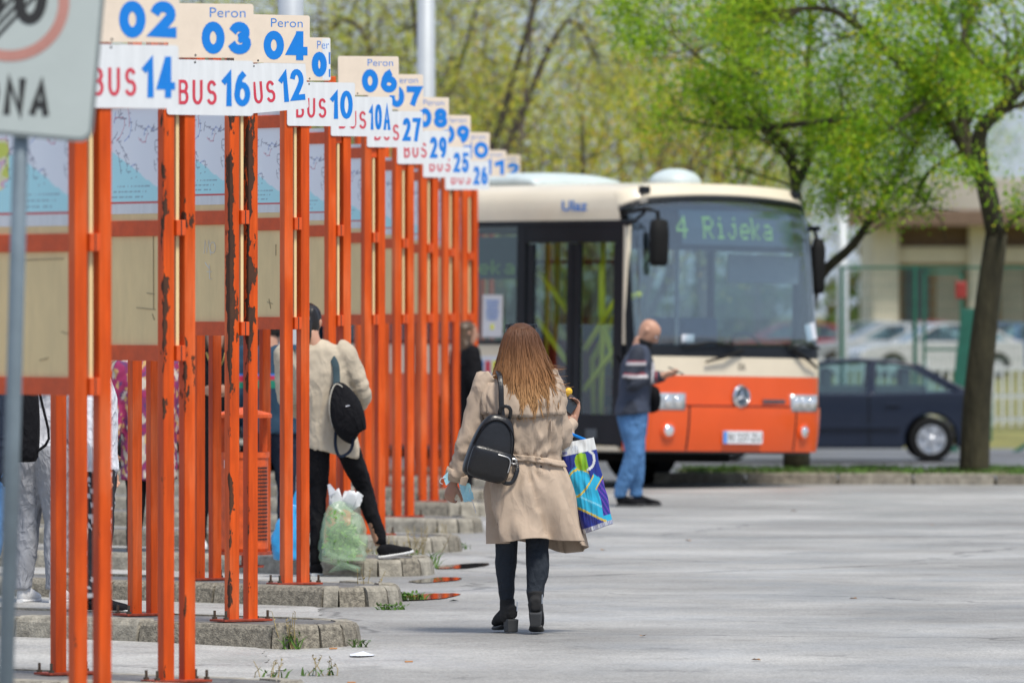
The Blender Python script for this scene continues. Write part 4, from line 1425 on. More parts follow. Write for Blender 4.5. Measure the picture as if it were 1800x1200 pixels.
for i, (px, d, c, rz) in enumerate(((1545, 225, 'white', 172), (1640, 232, 'silver', 8), (1735, 222, 'white', 15), (1830, 228, 'blue', 10), (1470, 240, 'red', 5), (1900, 236, 'white', 8), (1690, 262, 'red', 0), (1590, 268, 'silver', 0))):
    where = ('beyond the bus mirror', 'behind the navy car roof', 'behind the leaning tree trunk', 'at the right picture edge', 'farthest left in the car park', 'outermost on the right', 'in the back row', 'in the back row on the left')[i]
    car((PX(px, d), d, gz(d)), R(rz), paints[c], '%s car in the distant car park, %s' % (c, where), 'cars in the distant car park', False)
# ------------------------------------------------------------------ building, fences and poles behind
M['render'] = mat('cream_render', (.72, .65, .52, 1), .85, var=.12, scale=1.5)
M['brownf'] = mat('brown_window_frame', (.26, .15, .065, 1), .6, var=.15)
M['blind'] = mat('pale_curtain', (.40, .36, .29, 1), .8, var=.15, scale=2)
M['fascia'] = mat('roof_fascia', (.42, .38, .33, 1), .7, var=.15, scale=2)
M['brownwall'] = mat('brown_cladding', (.17, .11, .075, 1), .8, var=.2)
M['green_steel'] = mat('green_fence_steel', (.015, .115, .075, 1), .5, var=.15)
M['white_steel'] = mat('white_fence_steel', (.58, .60, .62, 1), .5, var=.1)
M['pole_grey'] = mat('pale_grey_pole', (.50, .53, .56, 1), .5, metal=.2, var=.08, scale=2)
BD = 182.0
bx0 = PX(1532, BD)
BK = 300 / BD
b = empty('low_building', (PX(1532, 300), 300, H - BK * H + BK * gz(BD)), R(0), 'low cream building with brown windows and flat roof behind the trees', 'building')
def zz(py, d): return H - (py - HY) / F * d
g0 = gz(BD)
b.scale = (BK, BK, BK)
zt, zf = zz(330, BD) - g0, zz(392, BD) - g0
obj('wall', boxm((9, 3.2, zf / 2), (18, 5.5, zf), 0), M['render'], b)
obj('roof', boxm((8.9, 2.7, (zt + zf) / 2 + .2), (19.2, 7.6, zt - zf), .05), M['fascia'], b)
obj('roof_edge', boxm((8.9, -1.0, zf + .1), (19.1, .25, .35), .03), M['brownwall'], b)
obj('lintel_band', boxm((9, .36, zz(425, BD) - g0), (17.6, .2, .7), .02), M['brownwall'], b)
obj('beam', boxm((9, .25, zz(455, BD) - g0 + .08), (17.8, .35, .36), .03), M['render'], b)
for i in range(9):
    x_ = .3 + i * 2.05
    obj('column', boxm((x_, .1, zf / 2), (.55, .6, zf), .04), M['render'], b)
    if i < 8:
        wn = obj('window', boxm((x_ + 1.02, .36, zz(520, BD) - g0 - .15), (1.42, .14, 1.75), .02), M['brownf'], b)
        for q in (-.34, .34):
            obj('pane', boxm((x_ + 1.02 + q, .275, zz(520, BD) - g0 - .15), (.54, .03, 1.5), .0), M['blind'] if (i + (q > 0)) % 3 else M['bus_in'], wn)
# green mesh fence
FD = 134.0
def fence_post(px, d, h, r=.035):
    bm = BM(); tube(bm, [(0, 0, 0), (0, 0, h)], r, 8); return bm
fz = gz(FD)
fe = empty('mesh_fence', (PX(1480, FD), FD, fz), 0, 'green wire mesh fence with tall steel posts beyond the road', 'fence')
fx0 = fe.location.x
for px in (1480, 1608, 1740, 1880):
    obj('post', fence_post(px, FD, 2.75), M['green_steel'], fe, (PX(px, FD) - fx0, 0, 0))
obj('top_rail', boxm(((PX(1880, FD) - fx0) / 2, 0, 2.72), (PX(1880, FD) - fx0, .04, .04)), M['green_steel'], fe)
bm = BM()
nx = 30
Lf = PX(1880, FD) - fx0
for i in range(nx * 2):
    x_ = Lf * i / (nx * 2)
    tube(bm, [(x_, .01, .1), (x_, .01, 2.7)], .003, 3, caps=False)
for i in range(14):
    tube(bm, [(0, .014, .15 + i * .19), (Lf, .014, .15 + i * .19)], .003, 3, caps=False)
tag(obj('wire_mesh', bm, M['green_steel'], fe), kind='stuff')
gt = empty('green_gate', (PX(1625, 137), 137, gz(137)), 0, 'green steel gate frame standing behind the mesh fence', 'gate')
gw = PX(1690, 137) - PX(1625, 137)
for n_, c_, s_ in (('stile', (0, 0, 1.3), (.05, .05, 2.6)), ('stile', (gw, 0, 1.3), (.05, .05, 2.6)), ('top_bar', (gw / 2, 0, 2.58), (gw, .05, .05)), ('bottom_bar', (gw / 2, 0, .2), (gw, .05, .05)), ('mid_bar', (gw / 2, 0, 1.35), (gw, .04, .04))):
    obj(n_, boxm(c_, s_), M['green_steel'], gt)
lp = empty('leaning_hoarding', (PX(1683, 128), 128, gz(128)), 0, 'leaning dark green steel hoarding with a red lamp box beside the tree trunk', 'hoarding')
o = obj('board', boxm((.02, 0, .95), (.20, .05, 2.35), .01, ry=R(7)), M['green_steel'], lp)
o = obj('board', boxm((.17, .06, 1.1), (.22, .05, 2.1), .01), M['green_steel'], lp)
obj('lamp_box', boxm((.05, -.03, 2.42), (.17, .14, .26), .03), mat('red_lamp_box', (.30, .03, .02, 1), .5), lp)
br = obj('brace', boxm((1.02, -.1, .1), (1.5, .05, .06), .005, ry=R(-32)), M['green_steel'], lp)
# white picket railing
WD = 140.0
wf = empty('white_railing', (PX(1440, WD), WD, gz(WD)), 0, 'low white picket railing in front of the distant car park', 'railing')
Lw = PX(1900, WD) - PX(1440, WD)
for z_ in (.12, .5, .95):
    obj('rail', boxm((Lw / 2, 0, z_), (Lw, .05, .07)), M['white_steel'], wf)
pk = to_mesh('picket', boxm((0, -.04, .5), (.045, .02, 1.0))); pk.materials.append(M['white_steel'])
pk2 = to_mesh('post', boxm((0, .02, .55), (.10, .08, 1.15))); pk2.materials.append(M['white_steel'])
n = 30
for i in range(n + 1):
    obj('picket', pk, None, wf, (Lw * i / n, 0, 0))
for i in range(6):
    obj('post', pk2, None, wf, (Lw * i / 5 + .03, .05, 0))
# masts
def mast(px, d, r, lab, h=9.0):
    m_ = empty('lamp_post', (PX(px, d), d, gz(d)), 0, lab, 'lamp post', 'pale grey lamp posts')
    bm = BM(); tube(bm, [(0, 0, 0), (0, 0, 1.0), (0, 0, h)], [r, r * .98, r * .8], 20)
    obj('shaft', bm, M['pole_grey'], m_, smooth=True)
    obj('base_plate', boxm((0, 0, .02), (r * 4, r * 4, .04), .005), M['pole_grey'], m_)
    obj('service_door', boxm((0, -r - .001, .7), (r * .9, .012, .35), .004), M['pole_grey'], m_)
    bm = BM(); tube(bm, [(0, 0, h - .05), (.1, 0, h + .35), (.6, 0, h + .5), (1.3, 0, h + .55)], .05, 10)
    ar = obj('arm', bm, M['pole_grey'], m_, smooth=True)
    obj('lamp_head', boxm((1.6, 0, h + .56), (.7, .28, .12), .04), M['pole_grey'], ar)
mast(511, 60.5, .098, 'thick pale lamp post rising above the Peron 04 sign')
mast(749, 92.5, .108, 'tall pale lamp post rising behind the Peron 07 and 08 signs')
mast(1481, 150, .11, 'pale post behind the bus mirror, in front of the building', 4.2)
# ------------------------------------------------------------------ trees
M['bark'] = mat('mossy_bark', (.048, .042, .022, 1), .95, var=.55, scale=6, bump=.03, bscale=18, stretch=(1, 1, .3))
M['bark2'] = mat('grey_brown_bark', (.10, .078, .055, 1), .95, var=.4, scale=6)
M['leaf'] = mat_attr('leaf_green', .5, .35, 0, .55)

def leaf_mesh(name, pts, n, size, spread, cols, rnd, droop=.25, flat=1.0):
    """n small leaves scattered in clumps round twig points"""
    pts = np.array([tuple(p) for p in pts])
    idx = rnd.integers(0, len(pts), n)
    c = pts[idx] + rnd.normal(0, 1, (n, 3)) * spread * np.array([1, 1, flat])
    d = rnd.normal(0, 1, (n, 3)); d[:, 2] -= droop
    d /= np.linalg.norm(d, axis=1)[:, None]
    e = rnd.normal(0, 1, (n, 3))
    e = np.cross(d, e); e /= np.linalg.norm(e, axis=1)[:, None]
    L = size * rnd.uniform(.6, 1.25, n)[:, None]
    W = L * .42
    v = np.stack([c, c + d * L * .45 + e * W * .5, c + d * L, c + d * L * .45 - e * W * .5], 1).reshape(-1, 3)
    me = bpy.data.meshes.new(name)
    me.vertices.add(n * 4); me.vertices.foreach_set('co', v.ravel())
    me.loops.add(n * 4); me.loops.foreach_set('vertex_index', np.arange(n * 4))
    me.polygons.add(n); me.polygons.foreach_set('loop_start', np.arange(n) * 4); me.polygons.foreach_set('loop_total', np.full(n, 4))
    me.update(); me.validate()
    ca = me.color_attributes.new('Col', 'FLOAT_COLOR', 'POINT')
    cl = np.array(cols)
    w_ = rnd.random((n, 1))
    # each clump keeps its own tint
    tint = rnd.integers(0, len(cl), len(pts))
    base = 1.8 * cl[np.where(rnd.random(n) < .72, tint[idx], rnd.integers(0, len(cl), n))] * (.75 + .5 * w_)
    arr = np.ones((n, 4, 4), np.float32); arr[:, :, :3] = base[:, None, :]
    ca.data.foreach_set('color', arr.ravel())
    me.materials.append(M['leaf'])
    return me

def limb(bm, pts, r0, r1, seg=8, wob=.0, rnd=random):
    p = smooth_path(pts, 4)
    n = len(p)
    q = [Vector(a) + Vector((rnd.gauss(0, wob), rnd.gauss(0, wob), rnd.gauss(0, wob))) * (i / n) for i, a in enumerate(p)]
    tube(bm, q, [r0 + (r1 - r0) * i / (n - 1) for i in range(n)], seg)
    return q

def twigs(bm, start, direc, length, r, depth, rnd, out, up=.15):
    d = Vector(direc).normalized()
    pts = [Vector(start)]
    for i in range(4):
        d = (d + Vector((rnd.gauss(0, .22), rnd.gauss(0, .22), rnd.gauss(up * .3, .16)))).normalized()
        pts.append(pts[-1] + d * length / 4)
    tube(bm, pts, [r * (1 - .16 * i) for i in range(5)], 5, caps=False)
    if depth <= 1:
        out.extend(pts[2:])
    if depth > 0:
        for k in range(rnd.choice((2, 3))):
            i = rnd.choice((2, 3, 4))
            nd = (d + Vector((rnd.gauss(0, .7), rnd.gauss(0, .7), rnd.gauss(up, .45)))).normalized()
            twigs(bm, pts[i], nd, length * rnd.uniform(.55, .8), r * .55, depth - 1, rnd, out, up)

def tree(name, label, base, limbs, n_leaf, leaf, spread, cols, seed, depth=2, tw_len=.9, bark='bark', group=None, extra=None, bare=None):
    """limbs: list of (points relative to the base, r0, r1, number of side twigs)"""
    rnd = random.Random(seed)
    t = empty(name, base, 0, label, 'tree', group)
    bm = BM(); tips = []
    for li, (pts, r0, r1, nt_) in enumerate(limbs):
        if li: r0, r1 = r0 * .78, r1 * .7
        q = limb(bm, pts, r0, r1, 10 if r0 > .08 else 7, .0, rnd)
        for k in range(nt_):
            i = int(len(q) * rnd.uniform(.35, .98))
            i = min(i, len(q) - 1)
            ax = (q[min(i + 1, len(q) - 1)] - q[max(i - 1, 0)]).normalized()
            nd = (ax * .5 + Vector((rnd.gauss(0, .7), rnd.gauss(0, .7), rnd.gauss(.1, .5)))).normalized()
            twigs(bm, q[i], nd, tw_len * rnd.uniform(.6, 1.2), max(.008, min(.035, r1 * .7)), depth, rnd, tips)
    obj('trunk', bm, M[bark], t, smooth=True)
    if extra: tips += [Vector(e) for e in extra]
    if bare: tips = [p for p in tips if not bare(p)]
    if n_leaf and tips:
        obj('crown', leaf_mesh('crown', tips, n_leaf, leaf, spread, cols, np.random.default_rng(seed)), None, t)
    return t

GREENS = [(.15, .27, .012), (.11, .22, .010), (.21, .32, .015), (.07, .15, .012), (.25, .33, .02), (.34, .34, .02)]
YELLOWS = [(.30, .32, .03), (.34, .35, .03), (.24, .28, .03), (.42, .36, .03), (.17, .22, .02), (.44, .28, .03)]
OLIVES = [(.26, .28, .035), (.32, .32, .04), (.20, .23, .03), (.38, .33, .05), (.14, .18, .03), (.34, .34, .03)]

# right-hand tree on the planted strip (about 87 m): its lower five metres fill the picture's right
TD = 87.2
def rel(px, py, d, base): return tuple(P(px, py, d) - Vector(base))
b1 = (PX(1712, TD), TD, .13)
L1 = [
 ([rel(1712, 842, TD, b1), rel(1718, 700, TD, b1), rel(1735, 540, TD, b1), rel(1752, 410, TD, b1)], .165, .115, 0),
 ([rel(1752, 415, TD, b1), rel(1735, 330, TD + .3, b1), rel(1700, 260, TD + .6, b1), rel(1690, 130, TD + .8, b1), rel(1705, 20, TD + 1, b1), rel(1730, -150, TD + 1.2, b1)], .13, .06, 10),
 ([rel(1750, 420, TD, b1), rel(1720, 250, TD - .4, b1), rel(1760, 190, TD - .6, b1), rel(1830, 110, TD - .9, b1), rel(1900, -20, TD - 1, b1)], .12, .06, 9),
 ([rel(1700, 270, TD + .6, b1), rel(1640, 170, TD + .4, b1), rel(1580, 110, TD + .1, b1), rel(1500, 40, TD - .3, b1), rel(1440, 15, TD - .5, b1), rel(1330, 25, TD - .7, b1)], .085, .025, 15),
 ([rel(1690, 140, TD + .8, b1), rel(1660, 40, TD + 1.2, b1), rel(1600, -80, TD + 1.4, b1)], .07, .03, 9),
 ([rel(1640, 170, TD + .4, b1), rel(1600, 200, TD - .6, b1), rel(1560, 230, TD - 1.2, b1)], .04, .015, 9),
 ([rel(1752, 420, TD, b1), rel(1790, 380, TD - .5, b1), rel(1860, 350, TD - 1, b1)], .05, .02, 3),
]
tree('street_tree', 'mossy tree with a thick leaning trunk on the planted strip, right of the navy car', b1, L1, 36000, .062, .11, GREENS, 21, 2, .8, group='trees on the planted strip',
     bare=lambda p: p.z < 2.75 and noise.noise(Vector((p.x * 1.5, 0, p.z * 1.5))) > -.25)
# second tree, its stem hidden by the bus
TD2 = 89.0
b2 = (PX(1400, TD2), TD2, .13)
L2 = [
 ([rel(1400, 832, TD2, b2), rel(1402, 700, TD2, b2), rel(1412, 580, TD2, b2)], .15, .12, 0),
 ([rel(1412, 590, TD2, b2), rel(1440, 490, TD2 - .2, b2), rel(1500, 430, TD2 - .4, b2), rel(1545, 360, TD2 - .5, b2), rel(1600, 270, TD2 - .6, b2), rel(1640, 180, TD2 - .7, b2)], .085, .03, 14),
 ([rel(1412, 585, TD2, b2), rel(1408, 440, TD2 + .2, b2), rel(1398, 330, TD2 + .3, b2), rel(1384, 260, TD2 + .4, b2), rel(1340, 225, TD2 + .2, b2), rel(1270, 225, TD2 - .2, b2)], .095, .03, 16),
 ([rel(1398, 330, TD2 + .3, b2), rel(1425, 260, TD2 + .6, b2), rel(1420, 150, TD2 + 1, b2), rel(1424, 20, TD2 + 1.2, b2), rel(1420, -120, TD2 + 1.3, b2)], .07, .03, 12),
 ([rel(1340, 226, TD2 + .2, b2), rel(1430, 215, TD2 - .5, b2), rel(1500, 210, TD2 - .9, b2), rel(1560, 190, TD2 - 1.2, b2)], .05, .02, 14),
 ([rel(1384, 260, TD2 + .4, b2), rel(1310, 160, TD2 + .6, b2), rel(1304, 60, TD2 + .6, b2), rel(1308, -80, TD2 + .6, b2)], .05, .025, 12),
 ([rel(1310, 150, TD2 + .6, b2), rel(1240, 110, TD2 + .2, b2), rel(1180, 60, TD2, b2)], .035, .012, 10),
]
tree('street_tree', 'forked tree behind the bus with a limb slanting to the right', b2, L2, 36000, .062, .11, GREENS[:5] + [(.24, .34, .02)], 22, 2, .75, group='trees on the planted strip')

# background trees past the road, generic growth
def grown(px, d, h, seed, cols, n_leaf, label, spread=.28, leaf=.085, fork=.32, bark='bark2', wide=1.0, depth=2):
    rnd = random.Random(seed)
    base = (PX(px, d), d, gz(d) - .05)
    L = [([(0, 0, 0), (.05, 0, h * fork * .5), (rnd.uniform(-.2, .2), .1, h * fork)], .17, .12, 0)]
    for k in range(7):
        a = k * 2.4 + rnd.uniform(-.4, .4)
        sx, sy = math.cos(a), math.sin(a)
        rr = h * .32 * wide * rnd.uniform(.6, 1.1)
        z0 = h * fork * rnd.uniform(.75, 1.0)
        L.append(([(rnd.uniform(-.05, .05), 0, z0), (sx * rr * .35, sy * rr * .35, z0 + h * .16), (sx * rr * .75, sy * rr * .75, z0 + h * rnd.uniform(.2, .42)), (sx * rr, sy * rr, z0 + h * rnd.uniform(.25, .62))], .09, .025, 10))
    tree('background_tree', label, base, L, n_leaf, leaf, spread, cols, seed, depth, h * .16, bark, 'trees beyond the bus')
grown(640, 128, 8.5, 31, OLIVES, 6356, 'sparse olive green tree with dark bare branches behind the Peron 04 sign', .3)
grown(815, 118, 8.0, 32, OLIVES, 6356, 'thin dark stemmed tree just right of the tall pale lamp post', .3, fork=.42)
grown(1010, 124, 7.4, 33, YELLOWS, 11303, 'yellow green bushy tree above the roof of the bus, left of the roof pod', .34, fork=.25)
grown(905, 140, 8.0, 34, OLIVES, 10596, 'olive tree behind the far platform signs', .36, fork=.25)
grown(1120, 133, 7.6, 35, YELLOWS, 9182, 'yellowish tree behind the middle of the bus roof', .34, fork=.25)
grown(1240, 146, 8.4, 36, OLIVES[:3] + GREENS[:2], 9182, 'pale green tree behind the front of the bus', .36)
grown(720, 150, 8.5, 37, YELLOWS, 6356, 'loose yellow green tree behind the two lamp posts', .36)
grown(520, 140, 8.5, 38, OLIVES, 5651, 'olive tree above the Peron 03 sign', .36)
grown(1560, 345, 12, 39, GREENS, 6356, 'tall green tree rising behind the low building', .45, .18)
grown(1330, 345, 11, 40, OLIVES, 6356, 'distant olive tree over the right end of the bus roof', .45, .18)
grown(330, 142, 8.5, 41, OLIVES, 6250, 'olive tree hidden behind the Peron 02 sign', .36)
grown(120, 150, 8.0, 42, YELLOWS, 6250, 'yellow green tree at the far left behind the zone sign', .36)
# far wood
rng = np.random.default_rng(4)
pts = []
for i in range(260):
    x_ = rng.uniform(-40, 60); h_ = 3.2 + 1.9 * noise.noise(Vector((x_ * .2, 0, 0)))
    for j in range(4): pts.append((x_ + rng.normal(0, .4), 352 + rng.uniform(-8, 8), .3 + h_ * (j + .5) / 4))
tag(obj('far_wood', leaf_mesh('far_wood', pts, 20000, .7, .8, [(.05, .09, .02), (.08, .12, .025), (.12, .15, .03), (.09, .08, .03)], rng)), 'far-off belt of dark bushes and trees along the horizon', 'wood', kind='stuff')
# ------------------------------------------------------------------ people
M['skin'] = mat('skin', (.50, .27, .18, 1), .5, var=.1, scale=14)
M['skin2'] = mat('skin_tanned', (.38, .20, .135, 1), .5, var=.1, scale=14)
M['coat'] = cloth('tan_trench_cotton', (.44, .345, .265, 1), .0065, fs=5.0)
M['jeans_dark'] = cloth('dark_navy_denim', (.022, .028, .038, 1), .010, fs=10.0)
M['jeans_blue'] = cloth('blue_denim', (.085, .20, .40, 1), .012, var=.25, fs=9.0)
M['black_cloth'] = cloth('black_cloth', (.008, .008, .010, 1), .012, spec=.15)
M['black_leather'] = mat('black_leather', (.010, .010, .012, 1), .32, var=.25, scale=8, bump=.0015, bscale=45)
M['suede'] = mat('black_suede', (.013, .013, .014, 1), .9, var=.3, scale=14)
M['heel'] = mat('dark_heel_stack', (.045, .047, .05, 1), .6, var=.2)
M['hair'] = mat_attr('hair_strands', .55, .3)
M['black_hair'] = mat('black_hair', (.012, .009, .008, 1), .4, var=.4, scale=20, stretch=(1, 1, .1))
M['brown_hair'] = mat('brown_hair', (.07, .04, .02, 1), .45, var=.4, scale=20, stretch=(1, 1, .1))
M['beige_jacket'] = cloth('beige_jacket_cotton', (.50, .43, .33, 1), .009, fs=5.5)
M['navy_cloth'] = cloth('navy_cloth', (.018, .026, .045, 1), .014, spec=.2)
M['white_cloth'] = cloth('white_cloth', (.68, .69, .74, 1), .016, var=.05)
M['grey_cloth'] = cloth('grey_sweatpants', (.30, .31, .34, 1), .02)
M['white_rubber'] = mat('white_rubber_sole', (.72, .72, .72, 1), .6, var=.08)
M['print_cloth'] = mat_attr('printed_cloth', .8)
M['zip'] = mat('zip_metal', (.6, .6, .6, 1), .3, metal=.9, var=.1)
M['mask'] = mat('pale_blue_mask', (.36, .68, .80, 1), .7, var=.06)
M['phone'] = mat('dark_phone', (.02, .025, .03, 1), .25, var=.1)
M['yellow'] = mat('yellow_plastic', (.80, .48, .01, 1), .5, var=.08)
M['button'] = mat('dark_button', (.06, .045, .03, 1), .4, var=.1)

def xf(bm, n0, mtx):
    bm.verts.ensure_lookup_table()
    for v in bm.verts[n0:]:
        v.co = mtx @ v.co

def hand(bm, wr, d, n, curl=.45, s=1.0, mirror=1, seg=7):
    wr, d, n = Vector(wr), Vector(d).normalized(), Vector(n)
    n = (n - d * n.dot(d)).normalized()
    side = d.cross(n).normalized() * mirror
    loft(bm, [(wr - d * .03 * s, .027 * s, .021 * s), (wr, .027 * s, .019 * s), (wr + d * .035 * s, .037 * s, .017 * s), (wr + d * .075 * s, .042 * s, .015 * s), (wr + d * .093 * s, .039 * s, .012 * s)], 12, ref=n)
    for o, L, r in ((.031, .070, .0088), (.0105, .079, .009), (-.0105, .073, .0088), (-.031, .056, .0078)):
        p = wr + d * .083 * s + side * o * s
        pts = [p]; a = curl * .5
        for k, f in enumerate((.45, .32, .25)):
            dd = d * math.cos(a) + n * math.sin(a)
            p = p + dd * L * f * s; pts.append(p); a += curl * 1.1
        tube(bm, pts, [r * s, r * .97 * s, r * .9 * s, r * .7 * s], seg, ref=side)
    p = wr + d * .022 * s + side * .024 * s
    td = (d * .75 + side * .6 + n * .45).normalized()
    p1 = p + td * .04 * s; p2 = p1 + (td + d * .5 + n * curl * .6).normalized() * .034 * s
    p3 = p2 + (d + n * curl).normalized() * .025 * s
    tube(bm, [p, p1, p2, p3], [.013 * s, .0115 * s, .0105 * s, .008 * s], seg, ref=n)

def head(bm, c, s=1.0, yaw=0.0, pitch=0.0, neck=True, tilt=0.0):
    n0 = len(bm.verts)
    sloft(bm, [(0, -.050, -.116, .016, .014), (0, -.042, -.10, .042, .040), (0, -.020, -.068, .058, .072), (0, -.004, -.02, .068, .092), (0, .004, .03, .074, .099), (0, .008, .072, .067, .09), (0, .01, .102, .042, .058), (0, .01, .115, .008, .012)], 18)
    loft(bm, [((0, -.090, .022), .009, .010), ((0, -.100, .0), .011, .012), ((0, -.113, -.022), .016, .013), ((0, -.100, -.034), .015, .010), ((0, -.085, -.036), .008, .006)], 8)
    loft(bm, [((-.022, -.084, -.062), .004, .006), ((0, -.093, -.060), .010, .009), ((.022, -.084, -.062), .004, .006)], 8, ref=(0, 0, 1))
    loft(bm, [((-.05, -.070, .032), .006, .010), ((-.025, -.089, .036), .007, .011), ((0, -.092, .032), .006, .008), ((.025, -.089, .036), .007, .011), ((.05, -.070, .032), .006, .010)], 8, ref=(0, 0, 1))
    for q in (-1, 1):
        loft(bm, [((q * .070, .016, -.034), .006, .009), ((q * .078, .020, -.01), .010, .018), ((q * .082, .024, .014), .009, .019), ((q * .074, .018, .03), .005, .008)], 8)
    mtx = Matrix.Translation(c) @ Matrix.Rotation(yaw, 4, 'Z') @ Matrix.Rotation(tilt, 4, 'Y') @ Matrix.Rotation(pitch, 4, 'X') @ Matrix.Scale(s, 4)
    xf(bm, n0, mtx)
    return mtx

# ---------------------------------------------------------------- the woman in the trench coat (walking away)
WD_ = 47.2
WU = F / WD_
woman = empty('person', (PX(920, WD_), WD_, gz(WD_)), 0, 'person with long brown hair in a tan trench coat walking away from the camera', 'person')
wz = lambda py: (1114 - py) / WU
wx = lambda px: (px - 920) / WU
def q(px, py, y=0.0): return (wx(px), y, wz(py))

bm = BM()
hm = head(bm, q(916, 611, .0), .93, R(180), R(4))
sloft(bm, [(*q(917, 640, .0), .050, .052), (*q(917, 660, .0), .052, .055), (*q(917, 680, .0), .08, .07)], 14)
sloft(bm, [(*q(917, 672), .09, .06), (*q(917, 690), .17, .085), (*q(918, 730), .17, .095), (*q(919, 800), .14, .085), (*q(920, 850), .16, .10), (*q(920, 880), .15, .10)], 18)
LW = [(-.205, 0, 1.375), (-.265, 0, 1.19), (-.325, -.005, 1.02), (-.372, .015, .865)]
RWp = [(.165, 0, 1.375), (.178, .02, 1.19), (.190, .05, 1.06), (.228, .18, 1.13), (.262, .30, 1.19)]
sloft(bm, [(*LW[0], .055, .055), (*LW[1], .046, .046), (*LW[2], .040, .040), (*LW[3], .027, .027)], 12)
sloft(bm, [(*RWp[0], .055, .055), (*RWp[1], .046, .046), (*RWp[2], .042, .042), (*RWp[3], .038, .038), (*RWp[4], .027, .027)], 12, ref=(1, 0, 0))
hand(bm, (-.385, .02, .835), (-.30, .10, -.95), (.5, .75, -.1), .95, .95, 1)
hand(bm, (.280, .315, 1.175), (.10, .30, .95), (-.55, -.75, .35), .75, .95, -1)
for s_, pts in ((-1, [(-.085, 0, .90, .085, .09), (-.09, -.005, .70, .07, .075), (-.094, .0, .50, .05, .052), (-.097, .015, .36, .047, .052), (-.090, .025, .18, .032, .034), (-.088, .02, .09, .034, .04)]),
                (1, [(.085, 0, .90, .085, .09), (.08, -.01, .70, .07, .075), (.076, -.03, .50, .05, .052), (.078, -.075, .36, .047, .052), (.064, -.13, .20, .032, .034), (.064, -.13, .11, .034, .04)])):
    sloft(bm, pts, 12)
fuse('body', bm, .0075, M['skin2'], woman, it=1)

# jeans
bm = BM()
sloft(bm, [(-.03, 0, .93, .15, .11), (-.085, 0, .82, .10, .115), (-.092, -.005, .68, .084, .09), (-.094, .0, .52, .063, .065), (-.093, .012, .44, .060, .062), (-.097, .02, .36, .059, .064), (-.094, .02, .26, .047, .05), (-.090, .025, .165, .036, .038)], 16)
sloft(bm, [(.03, 0, .93, .15, .11), (.085, 0, .82, .10, .115), (.080, -.01, .68, .084, .09), (.077, -.03, .52, .065, .066), (.077, -.05, .44, .064, .064), (.080, -.075, .36, .063, .066), (.070, -.10, .27, .052, .053), (.064, -.125, .205, .046, .046)], 16)
fuse('trousers', bm, .009, M['jeans_dark'], woman, folds(.004, 11, 3.0, .9), 1)

# boots
def boot(pts_shaft, heel_c, heel_h, foot_dir, toe_drop, lift, nm='boot'):
    b_ = BM()
    fd = Vector(foot_dir).normalized()
    hc = Vector(heel_c)
    sloft(b_, pts_shaft, 16)
    side_ = fd.cross(Vector((0, 0, 1)))
    hb = hc + Vector((0, 0, heel_h + .035))
    r = [(hb - fd * .038 + Vector((0, 0, .01)), .026, .036), (hb + Vector((0, 0, .012)), .036, .046), (hb + fd * .07 + Vector((0, 0, -.012)), .038, .043), (hb + fd * .13 + Vector((0, 0, toe_drop * .6)), .043, .032), (hb + fd * .18 + Vector((0, 0, toe_drop)), .038, .024), (hb + fd * .205 + Vector((0, 0, toe_drop - .004)), .018, .012)]
    loft(b_, r, 14, ref=(0, 0, 1), power=2.6)
    o = fuse(nm, b_, .006, M['suede'], woman, folds(.0025, 22, 1.0, 1.0), 1)
    hb2 = BM()
    ang = math.atan2(fd.y, fd.x)
    tiltv = lift
    box(hb2, hc + Vector((0, 0, heel_h / 2)) - fd * .005, (.062, .06, heel_h + .012), .008, rz=ang, ry=tiltv, taper=1.12)
    obj('heel', hb2, M['heel'], o)
    sb = BM()
    z0 = hb.z + toe_drop - .030
    loft(sb, [(Vector((hc.x, hc.y, 0)) + fd * .055 + Vector((0, 0, max(.02, heel_h - .02))), .036, .007), (Vector((hc.x, hc.y, 0)) + fd * .105 + Vector((0, 0, z0 + .006)), .043, .011), (Vector((hc.x, hc.y, 0)) + fd * .17 + Vector((0, 0, z0)), .042, .011), (Vector((hc.x, hc.y, 0)) + fd * .207 + Vector((0, 0, z0 + .003)), .022, .010)], 12, ref=(0, 0, 1), power=3)
    obj('sole', sb, M['heel'], o)
    zb = BM(); tube(zb, [hc + Vector((.035, -.03, heel_h + .05)), hc + Vector((.037, -.02, heel_h + .10))], .003, 5)
    obj('zip', zb, M['zip'], o)
    return o
boot([(-.090, .022, .19, .042, .044), (-.089, .022, .15, .041, .045), (-.088, .015, .10, .042, .05), (-.083, .012, .065, .034, .04)], (-.071, -.005, .012), .062, (-.40, .92, 0), -.056, 0)
boot([(.064, -.128, .235, .047, .049), (.066, -.132, .19, .042, .045), (.066, -.145, .15, .040, .046), (.066, -.15, .11, .034, .04)], (.067, -.185, .055), .066, (.05, 1, 0), -.108, R(-12))

